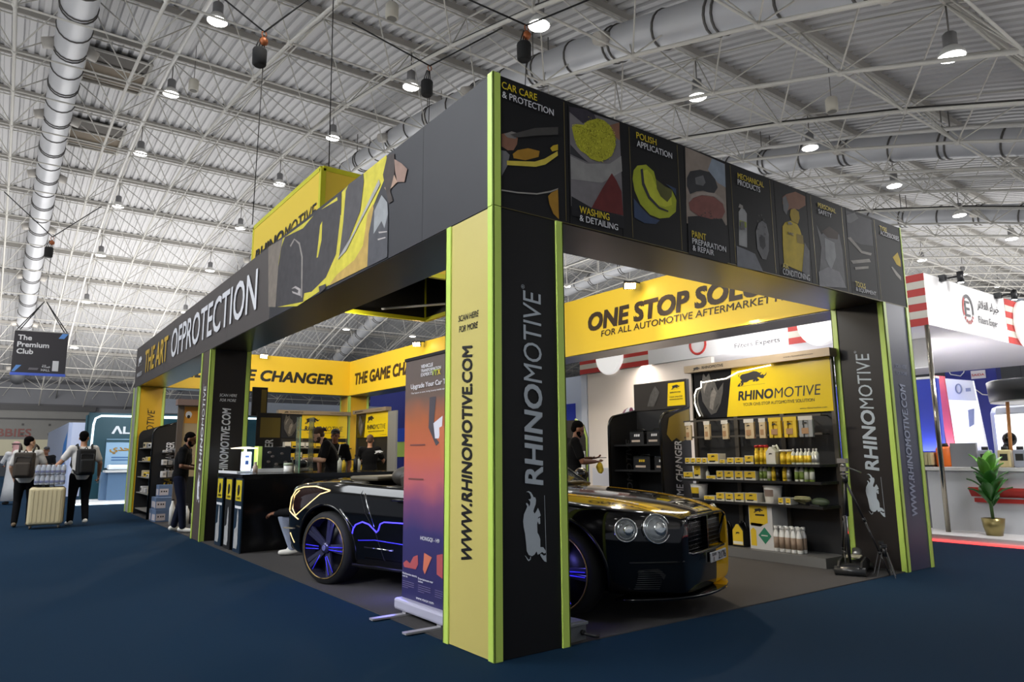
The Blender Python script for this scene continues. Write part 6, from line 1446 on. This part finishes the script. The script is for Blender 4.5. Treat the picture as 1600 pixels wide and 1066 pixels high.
# blue and white cartons stacked on the floor by the rack
for k, (x, y, z) in enumerate(((.22, 12.1, 0), (.22, 12.45, 0), (.24, 12.12, .24), (.26, 12.46, .24), (.32, 12.42, .48))):
    t = thing('blue_carton', ('bottom blue and grey carton nearest the standing man', 'bottom blue and grey carton against the curved rack', 'second-level blue and white carton nearest the standing man', 'second-level blue and white carton against the curved rack', 'single blue carton on top of the carton stack')[k], 'box', (x, y, z+.009), rnd.uniform(-.08, .08))
    MB().bb((-.2, -.155, 0), (.2, .155, .235)).obj('carton_body', mat('carton_blue', (92, 112, 142), .6), t, bevel=.004); b = MB(); b.bb((-.19, -.158, .03), (-.02, -.156, .16)); b.bb((-.203, -.12, .03), (-.201, .1, .15)); b.obj('carton_label', mat('carton_label', (190, 182, 184), .6), t)
    b = MB()
    for u in (-.15, -.1, -.06): b.bb((u-.012, -.16, .09), (u+.012, -.1585, .12))
    b.obj('print', PRK, t)
# wooden faced display cabinet, seen from the end
t = thing('display_cabinet', 'tall display cabinet with tan cap and pale wood and gold pictures behind the standing man', 'cabinet', (.2, 11.3, .008))
MB().bb((0, .0, 0), (.1, .06, 2.3)).obj('side_post', mat('post_brown', (104, 92, 82), .5), t)
MB().bb((.1, .02, .0), (.8, .06, 2.3)).obj('face_board', mat('board_beige', (178, 156, 120), .6), t)
b = MB(); b.poly(plate((.12, .017, 1.95), X, Z, .5, .33), mat('picture_orange', (206, 142, 50), .5)); b.poly(plate((.63, .017, 1.3), X, Z, .15, .95), mat('picture_gold', (176, 142, 40), .5)); b.poly([(.2+.06*math.cos(a*.5), .015, 2.12+.07*math.sin(a*.5)) for a in range(12)], PRW); b.ell((.2, .014, 2.08), .03, .002, .035, 10, 6, PRK); b.obj('picture', None, t)
MB().bb((-.04, -.1, 2.3), (.86, .1, 2.42)).obj('cap', mat('cap_mauve', (134, 112, 104), .5), t)
MB().bb((.1, .02, .0), (.8, .0, .9)).obj('lower_board', mat('board_black2', (26, 26, 27), .5), t)
for k, (x, z, h) in enumerate(((.2, .35, .26), (.32, .35, .24), (.44, .62, .2), (.3, .62, .16))):
    t = thing('white_bottle', '%s white bottle low beside the standing man' % ORD[k], 'bottle', (x, 11.22, .0), group='white bottles beside the standing man')
    t.location.z = .009; MB().lathe((0, 0, 0), [(.05, 0), (.052, h*1.2), (.02, h*1.6), (.02, h*1.8)], 12).obj('bottle_body', CAPW, t); MB().lathe((0, 0, h*1.75), [(.024, 0), (.024, .03)], 10).obj('cap', SATIN, t)
    t.location.y = 11.12-.1*k*0; t.location.x = .18+.13*k
# ================================================================ HANGING HALL SIGN
t = thing('hall_sign', 'hanging dark square sign for the club and hall number over the aisle', 'sign', (-1.55, 31, 4.72), R(-6)); t.scale = (1.8,)*3
MB().bb((-.52, -.03, .03), (.52, .03, .99)).obj('sign_board', mat('sign_charcoal', (42, 38, 44), .5), t)
MB().bb((-.53, -.04, -.03), (.53, .04, .03)).obj('blue_edge', mat('sign_blue', (70, 104, 220), .4), t); MB().bb((-.53, -.035, .99), (.53, .035, 1.01)).obj('top_rail', STEEL, t)
b = MB()
for s, z in (('The', .78), ('Premium', .62), ('Club', .46)): txt_into(b, s, (-.45, -.034, z), X, Z, None, .12 if s != 'Premium' else .12, PRW, .03)
txt_into(b, '1', (.26, -.034, .09), X, Z, .12, .24, PRW, .04); txt_into(b, 'HALL', (.05, -.034, .08), X, Z, .17, .055, PRW, .01); txt_into(b, '\ufe94\ufedf\ufe8e\ufebb', (.06, -.034, .16), X, Z, .16, .07, PRW, .01); b.obj('lettering', None, t)
b = MB(); sb_ = mat('sign_sky', (96, 150, 220), .5); b.poly([(.33, -.033, .86), (.44, -.033, .86), (.52, -.033, .98), (.4, -.033, .98)], sb_); b.poly([(-.51, -.033, .05), (-.45, -.033, .05), (-.33, -.033, .2), (-.43, -.033, .2)], sb_); b.poly([(-.2, -.033, .1), (-.02, -.033, .1), (0, -.033, .15), (-.18, -.033, .15)], mat('sign_grey', (110, 106, 112), .5)); b.obj('corner_mark', None, t)
b = MB()
for q in (-1, 1):
    for e in (.0, .06): b.cyl((q*(.5-e), 0, 1.0), (q*.02, 0, 1.72), .012, n=6)
b.obj('sling', SATIN, t)
# ================================================================ NEIGHBOUR STAND ON THE RIGHT (white with red stripes)
NW = mat('stand_white', (228, 226, 226), .5); NR = mat('stripe_red', (190, 52, 46), .5); NC = mat('stripe_cream', (214, 208, 196), .5)
t = thing('stand_platform', 'low white platform edge of the white stand with glowing red line', 'platform', (8.55, 0, 0))
MB().bb((0, -6, .02), (8, 9.3, .1)).obj('platform_top', NW, t); MB().bb((-.015, -6, .0), (0, 9.3, .03)).obj('red_light_line', mat('red_glow', (255, 92, 84), .4, emit=2.2, ecol=(255, 70, 70)), t)
t = thing('stand_fascia', 'white roof fascia with red and cream stripes above the neighbouring stand', 'fascia', (9, 1, 3.26))
MB().bb((.065, .065, .005), (7.5, 8.2, .08)).obj('roof_slab', NW, t); MB().bb((0, 0, .0), (7.5, .06, .84)).obj('front_board', NW, t); MB().bb((0, .06, 0), (.06, 8.2, .84)).obj('side_board', NW, t); FT = t
b = MB()
for k in range(7):
    mt = NR if k % 2 == 0 else NC
    for a, c in ((.0, 2.42), (5.9, 8.2)): MB().bb((-.006, a, k*.12), (0, c, k*.12+.118), mt).obj('stripe', mt, t)
    MB().bb((3.22, -.006, k*.12), (6.2, 0, k*.12+.118)).obj('stripe', mt, t)
for nm, c, ax in (('round_sign', (-.03, 1.75, .34), (-1, 0, 0)), ('round_sign', (-.03, 7.1, .34), (-1, 0, 0)), ('round_sign', (3.95, -.05, .42), (0, -1, 0))):
    b = MB(); b.lathe(c, [(.44, -.03), (.45, .03), (.42, .06)], 36, ax=ax); b.obj(nm, mat('round_sign_lit', (250, 248, 246), .4, emit=.55), t)
b = MB()
for q in range(36):
    a = R(q*10)
    if 20 < q < 34 and q % 2: continue
    a2 = R(q*10+10); P = lambda aa, r: (1.55+r*.85*math.cos(aa), -.008, .43+r*math.sin(aa))
    b.poly([P(a, .26), P(a2, .26), P(a2, .2), P(a, .2)], NR if 12 < q < 34 else mat('logo_grey', (64, 60, 66), .5))
txt_into(b, 'E', (1.42, -.008, .3), X, Z, .2, .27, mat('logo_grey', (64, 60, 66), .5), .01)
b.obj('round_emblem', None, t)
b = MB(); txt_into(b, '\ufeae\ufe97\ufefc\ufed4\ufedf\ufe8d \ufe80\ufe8d\ufeae\ufe92\ufea7', (1.95, -.008, .46), X, Z, .95, .2, mat('logo_grey', (64, 60, 66), .5), .01); txt_into(b, 'Filters Experts', (1.95, -.008, .2), X, Z, .95, .16, mat('logo_grey', (64, 60, 66), .5)); b.obj('lettering', None, t)
b = MB(); txt_into(b, 'Filters Experts', (-.008, 3.6, .05), -Y, Z, 1.0, .12, mat('logo_grey', (64, 60, 66), .5)); b.obj('lettering', None, t)
b = MB(); b.tube([(-.01, 4.5+.2*math.cos(a*.3), .28+.2*math.sin(a*.3)) for a in range(21)], .025, 6, NR, closed=True); b.obj('round_emblem', None, t)
for k, (x, y) in enumerate(((9.75, .86), (12.0, .86))):
    s = thing('spotlight', ('black spotlight above the round emblem of the white fascia', 'black spotlight beside the striped end of the white fascia')[k], 'light', (x, y, 4.06))
    MB().cyl((0, -.1, -.06), (0, -.1, .12), .05, n=12).obj('lamp_can', SATIN, s); MB().cyl((0, -.08, .05), (0, .13, .05), .015, n=6).obj('bracket', SATIN, s); MB().lathe((0, -.1, -.064), [(.042, 0), (.042, .004)], 12).obj('lens', LAMPW, s); MB().box((-.16, .1, .03), (.1, .1, .1)).obj('driver_box', SATIN, s)
    light('fascia_spot', 'SPOT', (0, -.1, -.07), 110, (.95, .97, 1), aim=(0, .02, -1), size=.03, spot=70, blend=.3, parent=s)
b = tag(MB().cyl((9.0, 1.03, .1), (9.0, 1.03, 3.26), .035, n=14).obj('steel_post', mat('post_chrome', (170, 164, 150), .15, .9)), 'shiny steel post at the corner of the white stand', 'post')
# walls and counters of that stand
tag(MB().bb((9.02, 5.2, .1), (9.12, 8.95, 3.25)).obj('stand_wall', mat('wall_warm_white', (226, 216, 206), .6)), 'plain warm white inner wall of the striped stand behind the display racks', 'wall')
tag(MB().bb((9.02, 9.0, .1), (9.16, 9.2, 3.25)).obj('stand_column', mat('column_bluish', (206, 212, 226), .5)), 'pale square column at the far corner of the striped stand', 'column')
light('stand_light', 'AREA', (8.2, 7, 3.0), 55, (1, .9, .8), aim=(9.1, 7, 0), size=.3, size_y=3.5)
light('stand_light', 'AREA', (11.5, 2.2, 3.2), 160, (1, .98, .96), aim=(11.4, 1.9, 0), size=2)
light('stand_bounce_fill', 'AREA', (10.9, 2.2, 1.3), 70, (1, .98, .96), aim=(10.9, 2.2, 4), size=1.5)  # added upward light, brightens the slab underside like bounce from the floor
light('stand_front_fill', 'AREA', (13.2, -1.7, 4.4), 110, (1, .99, .98), aim=(11.2, 1, 3.2), size=1.2)  # added fill with no fixture, whitens the front board
light('stand_front_fill', 'AREA', (8.2, -2.2, 4.9), 150, (1, .99, .98), aim=(9.6, .3, .8), size=1.0)  # second added fill, brightens the counter side of the stand
light('fascia_fill', 'AREA', (8.2, 4.2, 2.95), 80, (1, .98, .96), aim=(9.0, 4.2, 3.7), size=.2, size_y=4.5)  # added fill with no fixture, brightens the striped side board
t = thing('shop_counter', 'white counter with two red bands in the neighbouring stand', 'counter', (9.35, -3.5, .1))
MB().bb((0, 0, 0), (.7, 4.9, .9)).obj('counter_body', mat('counter_white', (214, 216, 222), .4), t); MB().bb((-.05, -.02, .9), (.72, 4.95, .95)).obj('counter_top', NW, t)
b = MB(); b.prism([(-.08, 4.3, .62), (-.0, 4.3, .52), (-.0, -.1, .52), (-.08, -.1, .62)], (0, 0, .04)); recalc(b.obj('red_band', NR, t)); b = MB(); b.bb((-.04, -.1, .44), (-.002, 4.25, .5)); b.obj('red_band', NR, t)
t = thing('pedestal', 'white pedestal with round logo and lettering beside the shiny steel post', 'pedestal', (9.4, 1.05, .1))
MB().bb((0, .4, 0), (.6, 1.7, .92)).obj('pedestal_body', NW, t); b = MB(); txt_into(b, 'Experts', (-.004, .95, .28), -Y, Z, .5, .1, mat('logo_grey', (64, 60, 66), .5)); txt_into(b, '\ufea7\ufe92\ufeae\ufe8d', (-.004, .95, .42), -Y, Z, .45, .12, mat('logo_grey', (64, 60, 66), .5)); b.tube([(-.004, 1.15+.14*math.cos(a*.3), .7+.14*math.sin(a*.3)) for a in range(21)], .02, 6, NR, closed=True); b.obj('lettering', None, t)
# blue wall, poster and lit truck front
BL = mat('stand_blue', (44, 62, 178), .5); BL2 = mat('stand_deep_blue', (36, 46, 132), .5)
t = thing('blue_wall', 'bright blue panel wall with small white fittings in the neighbouring stand', 'wall', (10.4, 1.0, .1)); MB().bb((0, .55, 0), (.1, 2.4, 2.45)).obj('wall_panel', BL, t); MB().bb((-.02, .55, 2.45), (.12, 2.4, 2.49)).obj('white_edge', NW, t)
b = MB()
for z in (1.3, 1.75): b.bb((-.03, .9, z), (0, 1.4, z+.06))
b.obj('wall_fitting', NW, t)
t = thing('blue_stand_tower', 'deep blue stand front with white outline and a white badge behind the poster', 'stand', (16.9, 0, 0))
b = MB(); b.prism([(0, 4.0, 0), (0, 4.0, 3.4), (0, 3.6, 3.46), (0, 2.86, 3.36), (0, 2.86, 0)], (.3, 0, 0)); recalc(b.obj('tower_body', BL2, t))
b = MB(); b.tube([(-.02, 4.0, 3.0), (-.02, 3.5, 2.92), (-.02, 3.3, 2.78), (-.02, 3.2, 2.68), (-.02, 2.87, 2.62)], .014, 6); b.tube([(-.02, 3.92, 3.38), (-.02, 3.86, 3.24), (-.02, 3.64, 3.18), (-.02, 3.56, 3.26), (-.02, 3.5, 3.42), (-.02, 2.87, 3.33)], .014, 6); b.obj('white_outline', NW, t)
b = MB(); b.bb((-.03, 3.08, 3.08), (-.01, 3.4, 3.28)); o = b.obj('badge', NW, t); b = MB(); txt_into(b, 'SAIDA', (-.036, 3.38, 3.14), -Y, Z, .28, .06, NR, .02); b.obj('badge_print', NR, o)
t = thing('lit_poster', 'leaning white lit poster with red side between steel post and blue stand', 'poster', (10.9, .25, .1))
b = MB(); b.prism([(0, .8, 1.0), (0, 1.35, 2.5), (0, .93, 2.42), (0, .75, 1.0)][:0] or [(0, 1.25, .0), (0, 1.36, 2.48), (0, .93, 2.4), (0, .72, .0)], (.06, 0, 0)); recalc(b.obj('poster_face', mat('poster_lit', (240, 242, 246), .4, emit=.35), t)); b = MB(); b.prism([(-.01, 1.25, .0), (-.01, 1.38, 2.52), (-.01, 1.52, 2.55), (-.01, 1.36, .0)], (.07, 0, 0)); recalc(b.obj('red_side', mat('poster_red', (196, 84, 92), .5), t))
b = MB(); b.prism([(-.004, 1.34, 2.1), (-.004, 1.36, 2.48), (-.004, .93, 2.4), (-.004, .9, 2.05)], (.003, 0, 0)); b.obj('grey_band', mat('poster_grey', (206, 210, 216), .5), t); b = MB(); b.tube([(-.006, 1.16+.045*math.cos(a*.3), 2.28+.08*math.sin(a*.3)) for a in range(21)], .012, 6, closed=True); b.bb((-.006, .97, 2.22), (-.003, 1.05, 2.28)); b.poly([(-.006, 1.05, 1.9), (-.006, .95, 1.92), (-.006, .98, 1.65), (-.006, 1.06, 1.6)]); b.obj('poster_print', mat('poster_blue_grey', (120, 130, 160), .5), t)
t = thing('lit_display_screen', 'silver rounded frame around a bright white lit screen on the neighbouring counter', 'screen', (10.95, .05, .0))
b = MB(); P = []
for (cy, cz, a0) in ((.65, 1.15, 180), (.65, 1.85, 90), (-2.2, 1.85, 0), (-2.2, 1.15, -90)):
    for q in range(5): a = R(a0-q*22.5 if False else a0+90-q*22.5); P.append((0, cy+.16*math.cos(math.pi-a) if False else cy+.16*math.sin(a)*0, cz))
b.bb((0, -1.6, .98), (.25, .98, 2.05)); b.obj('frame', mat('frame_silver', (176, 182, 192), .3, .5), t, bevel=.12); b = MB(); b.bb((-.012, -1.5, 1.1), (.02, .88, 1.9)); b.obj('lit_screen', mat('screen_white', (250, 250, 250), .4, emit=1.1), t, bevel=.01)
t = thing('round_lamp_shade', 'wide black drum shade above the lit screen', 'lamp', (10.15, -.02, 0)); b = MB(); b.lathe((0, 0, 2.05), [(.68, 0), (.70, .3), (.66, .32)], 40); b.obj('shade', mat('shade_black', (26, 28, 32), .5), t); b = MB(); b.lathe((0, 0, 2.03), [(.67, 0), (.67, .02)], 40); b.obj('shade_underside', mat('shade_pale', (196, 196, 194), .5), t); b = MB(); b.tube([(-.45, .36, 1.06), (-.42, .33, 2.06)], .025, 8); b.obj('orange_post', mat('post_orange', (196, 132, 72), .5), t); b = MB(); b.cyl((.3, 0, 2.34), (.3, 0, 3.26), .02, n=8); b.obj('hanger', SATIN, t)
# things on the white counter
for k, (y, lb) in enumerate(((1.75, 'beige pleated air filter in a black tray on the pedestal'),)):
    t = thing('air_filter', lb, 'filter', (9.65, y+.03, 1.02)); b = MB()
    for q in range(14): b.box((-.0, -.38+q*.055, .16), (.34, .045, .2))
    b.obj('pleats', mat('filter_beige', (196, 184, 140), .7), t); b = MB(); b.bb((-.2, -.43, 0), (.2, .43, .06)); b.obj('tray', SATIN, t)
t = thing('orange_filter', 'bright orange round filter beside the beige pleated filter', 'filter', (9.68, 1.24, 1.051)); MB().lathe((0, 0, 0), [(.12, 0), (.13, .03), (.13, .28), (.1, .32)], 20).obj('filter_body', mat('filter_orange', (232, 112, 30), .5), t); MB().lathe((0, 0, .32), [(.06, 0), (.05, .05)], 14).obj('filter_cap', SATIN, t)
tag(MB().bb((9.6, .76, 1.051), (9.66, 1.13, 1.42)).obj('grey_board', mat('board_grey_lines', (132, 134, 140), .5)), 'grey ribbed board standing on the white counter beside the orange filter', 'board')
for k in range(7):
    y = .64-k*.2-(.06 if k else 0); t = thing('oil_bottle', '%s grey oil bottle with black cap from the grey board on the white counter' % ORD[k], 'bottle', (9.6, y, 1.051), group='oil bottles on the white counter')
    MB().bb((-.06, -.085, 0), (.06, .085, .26)).obj('bottle_body', mat('bottle_pale_grey', (150, 154, 166), .4) if k % 2 == 0 else mat('bottle_cream', (206, 188, 140), .4), t, bevel=.02); MB().cyl((0, 0, .26), (0, 0, .31), .045, n=12).obj('cap', SATIN, t); b = MB(); b.bb((-.063, -.05, .1), (-.061, .05, .2)); b.obj('print', PRK, t)
t = thing('black_bust', 'black rounded display head among the oil bottles', 'display', (9.85, .38, 1.051)); b = MB(); b.ell((0, 0, .42), .09, .1, .11, 16, 10); limb(b, [(0, 0, .1), (0, .05, .3)], [.11, .06]); soft(b.obj('bust_form', BLACK, t), .012, 3)
# potted plant
t = thing('potted_plant', 'leafy green plant in a gold pot on the platform edge of the white stand', 'plant', (9.0, .42, .1))
MB().lathe((0, 0, 0), [(.1, 0), (.13, .12), (.145, .24), (.125, .24), (.12, .21)], 20).obj('pot', mat('pot_gold', (150, 136, 88), .3, .6), t); MB().lathe((0, 0, .2), [(.122, 0), (.1, .015)], 16).obj('soil', mat('soil', (50, 38, 28), .9), t)
b = MB(); rnd = random.Random(11)
for q in range(3): b.tube([(0, 0, .2), (rnd.uniform(-.02, .02), rnd.uniform(-.02, .02), .5), (rnd.uniform(-.05, .05), rnd.uniform(-.05, .05), .85)], .022, 8)
b.obj('stem', mat('stem_green', (72, 104, 52), .6), t)
LG1, LG2 = mat('leaf_green', (52, 112, 40), .35), mat('leaf_bright', (104, 164, 62), .35)
for q in range(22):
    a = q*2.4; z = .40+.022*q; L = .40+rnd.uniform(-.05, .06); d = V((math.cos(a), math.sin(a), 0)); up = V((0, 0, 1)); ti = R(60+1.0*q); wv = V((-d.y, d.x, 0)); b = MB(); vs = []; fs = []
    for i in range(7):
        s = i/6; an = ti-s*.5; p = V((0, 0, z))+d*(.02+L*s*math.cos(an)*.75)+up*(L*s*math.sin(an)); wd = .078*math.sin(math.pi*min(s*.93+.07, 1))**.8
        for k2 in (-1, 0, 1): vs.append(p+wv*wd*k2+up*(.012 if k2 else -.006))
    for i in range(6):
        for k2 in (0, 1): fs.append((i*3+k2, i*3+k2+1, i*3+k2+4, i*3+k2+3))
    b.add(vs, fs, None, True); o = b.obj('leaf', LG2 if q > 14 else LG1, t); sm_ = o.modifiers.new('s', 'SOLIDIFY'); sm_.thickness = .004
# inner parts seen over the shelf unit: second white band with a dark round emblem
t = thing('inner_fascia', 'lower white band with a dark arc emblem behind the yellow header', 'fascia', (10.3, 1.6, 2.75)); MB().bb((0, 0, 0), (.1, 3.6, .42)).obj('band', NW, t); MB().bb((.02, 0, .42), (.08, 3.6, .51)).obj('hanger', NW, t); b = MB(); b.tube([(-.02, 1.75+.22*math.cos(R(a)), .06+.2*math.sin(R(a))) for a in range(0, 181, 18)], .035, 6); txt_into(b, 'Filters Experts', (-.02, 1.4, .1), -Y, Z, .9, .14, mat('logo_grey', (64, 60, 66), .5)); b.obj('emblem', mat('logo_grey', (64, 60, 66), .5), t)
# striped cup-like lamp behind the rack
t = thing('paper_cone', 'pale cone with a striped top behind the black rack', 'decoration', (6.75, 5.3, .0)); MB().lathe((0, 0, 0), [(.12, 0), (.2, 1.98)], 20).obj('cone', mat('cone_pale', (206, 194, 180), .6), t)
b = MB()
for q in range(12):
    a0, a1 = q*math.pi/6, (q+1)*math.pi/6; vs = []
    for i in range(5): e = R(i*22.4); vs += [(.18*math.cos(e)*math.cos(a0), .18*math.cos(e)*math.sin(a0), 1.98+.16*math.sin(e)), (.18*math.cos(e)*math.cos(a1), .18*math.cos(e)*math.sin(a1), 1.98+.16*math.sin(e))]
    b.add(vs, [(2*i, 2*i+1, 2*i+3, 2*i+2) for i in range(4)], mat('stripe_plum', (120, 50, 76), .5) if q % 2 else NW, True)
b.obj('striped_top', None, t)
t = thing('pale_blue_stand', 'pale blue-grey stand wall with a blue sign at the edge of the olive pillar', 'stand', (9.4, 9.5, 0)); MB().bb((0, 0, 0), (.2, 4.5, 3.3)).obj('wall_board', mat('booth_pale2', (196, 206, 224), .5), t); b = MB(); b.bb((-.02, .35, 1.9), (0, 1.0, 2.6)); b.obj('blue_sign', BL, t)
# grey ledge and poster behind the bearded man
tag(MB().bb((8.6, 5.4, .1), (9.0, 8.4, .98)).obj('display_plinth', mat('plinth_grey_white', (206, 206, 212), .4)), 'pale grey plinth under the warm white wall behind the bearded man', 'plinth')
t = thing('curved_board', 'dark curved topped board with yellow edge behind the bearded man', 'board', (6.4, 6.45, 0)); b = MB(); b.prism([(0, .35, 0), (0, .35, 1.95), (0, 0, 1.95), (0, -.2, 1.85), (0, -.3, 1.6), (0, -.3, 0)], (.04, 0, 0)); recalc(b.obj('board_face', BRN, t)); b = MB(); b.tube([(-.01, .0, 1.96), (-.01, -.2, 1.86), (-.01, -.31, 1.6), (-.01, -.31, 0)], .02, 6); b.obj('yellow_edge', LIME, t); b = MB(); b.bb((-.004, -.25, .9), (0, -.02, 1.35)); b.obj('white_notice', NW, t)
# ================================================================ STANDS BEYOND, AT THE LEFT
TEAL = mat('teal_panel', (18, 62, 74), .45); GLW = mat('edge_glow', (226, 246, 255), .4, emit=2.2)
t = thing('teal_stand', 'dark teal stand with glowing white outline and white letters at the aisle end', 'stand', (-.45, 21, 0))
MB().bb((.0, .0, 0), (6.4, .3, 2.66)).obj('teal_wall', TEAL, t); MB().bb((-.02, .3, 0), (.06, .9, 2.6)).obj('side_wall', TEAL, t)
b = MB(); b.tube([(.08, -.02, .1), (.12, -.02, 2.3), (.16, -.02, 2.48), (.3, -.02, 2.56), (6.3, -.02, 2.6)], .03, 8); b.obj('glowing_outline', GLW, t)
b = MB(); 
txt_into(b, 'ΛL', (.62, -.01, 2.02), X, Z, .5, .24, PRW, .04); txt_into(b, 'AN', (1.55, -.01, 2.0), X, Z, .42, .24, PRW, .04); b.obj('lettering', mat('letters_lit', (240, 250, 255), .4, emit=.6), t)
b = MB(); b.bb((.5, -.06, .98), (1.7, -.005, 1.86)); o = b.obj('poster', mat('poster_pale_blue', (146, 178, 206), .5), t); b = MB(); b.bb((.5, -.07, 1.76), (1.7, -.061, 1.84), TEAL); txt_into(b, '\ufef1\ufeaa\ufea4\ufe97', (.62, -.07, 1.4), X, V((-.2, 0, 1)), .66, .24, mat('print_amber', (196, 146, 46), .5), .03)
for z in (1.28, 1.2, 1.06): b.poly(plate((.66, -.066, z), X, Z, .8, .035), mat('print_blue2', (70, 110, 160), .5))
b.obj('poster_print', None, o)
MB().bb((-.3, -1.9, 0), (4, 0, .06)).obj('platform', NW, t); MB().bb((-.32, -1.93, 0), (4, -1.9, .05)).obj('platform_glow', GLW, t)
c = MB(); c.bb((.5, -1.1, .06), (1.6, -.5, .86)); c.bb((.35, -.9, .06), (.5, -.5, .86), mat('steel_blue', (96, 126, 160), .5)); c.mats.insert(0, TEAL) if False else None; o = c.obj('desk', TEAL, t); c = MB(); c.bb((.42, -1.15, .86), (1.66, -.45, .92)); c.obj('desk_top', NW, t)
c = MB(); c.bb((.5, -.9, .94), (1.4, -.55, 1.08)); c.obj('folded_cover', mat('cover_white', (226, 232, 240), .6), t, bevel=.05)
t = thing('pale_stand', 'pale blue and white booth wall with a blue slanted mark beside the teal stand', 'stand', (-.62, 24.6, 0))
MB().bb((0, 0, 0), (.55, .1, 2.5)).obj('front_wall', mat('booth_white_blue', (206, 216, 242), .5, emit=.0), t); MB().bb((-.1, .1, 0), (0, 12, 2.5)).obj('side_wall', mat('booth_pale', (178, 190, 216), .5), t)
b = MB(); b.poly([(-.104, .6, .9), (-.104, 2.2, .9), (-.104, 1.6, 1.8), (-.104, .3, 2.2), (-.104, .3, 1.9)], mat('mark_blue', (40, 130, 216), .5)); b.obj('blue_mark', None, t)
light('teal_glow', 'AREA', (.6, 19.2, 2.6), 40, (.8, .92, 1), aim=(.6, 20.5, 0), size=1.5)
light('pale_stand_fill', 'AREA', (-2.2, 21.5, 2.9), 60, (.92, .94, 1), aim=(-.4, 25, 1.4), size=1)  # added fill with no fixture, brightens the pale front wall
# dark blue panels of a far stand seen under the yellow beam
t = thing('blue_stand', 'deep blue stand with white lettering and a lime band seen behind the back shelf unit', 'stand', (8.0, 11.0, 0))
MB().bb((.3, 0, 0), (.5, 9, 3.6)).obj('blue_board', BL2, t); MB().bb((.28, 0, 1.25), (.3, 9, 1.75)).obj('lime_band', LIME, t); MB().bb((.27, 0, 1.75), (.3, 9, 2.2)).obj('blue_band', mat('band_blue', (28, 72, 190), .5), t)
b = MB(); txt_into(b, 'Loos', (.26, 4.6, 2.25), -Y, Z, 1.1, .22, mat('letter_pale_lime', (226, 240, 150), .5), .04); txt_into(b, 'Al', (.26, 4.2, 2.55), -Y, Z, .5, .22, mat('letter_pale_lime', (226, 240, 150), .5), .04); b.obj('lettering', None, t)
MB().bb((.2, 2.0, .5), (.28, 4.6, 1.22)).obj('lit_fridge', mat('fridge_lit', (150, 200, 214), .3, emit=.4), t)
light('blue_stand_light', 'AREA', (7.6, 14.5, 3.4), 50, (.8, .85, 1), aim=(8.3, 14.5, 2.2), size=.4, size_y=4)
# pale stand behind the far shelf unit
t = thing('grey_stand', 'grey booth with glowing white edge lines behind the far shelf unit', 'stand', (.9, 18.2, 0))
MB().bb((0, 0, 2.55), (7, .1, 2.95)).obj('header', mat('booth_grey', (150, 156, 166), .5), t)
for x in (.0, 2.3, 6.8): MB().bb((x, 0, 0), (x+.12, .12, 2.55)).obj('post', mat('booth_grey', (150, 156, 166), .5), t)
b = MB(); b.tube([(.06, -.02, 2.4), (2.3, -.02, 2.4), (2.36, -.02, 2.3), (2.36, -.02, .2)], .025, 6); b.obj('glowing_line', GLW, t)
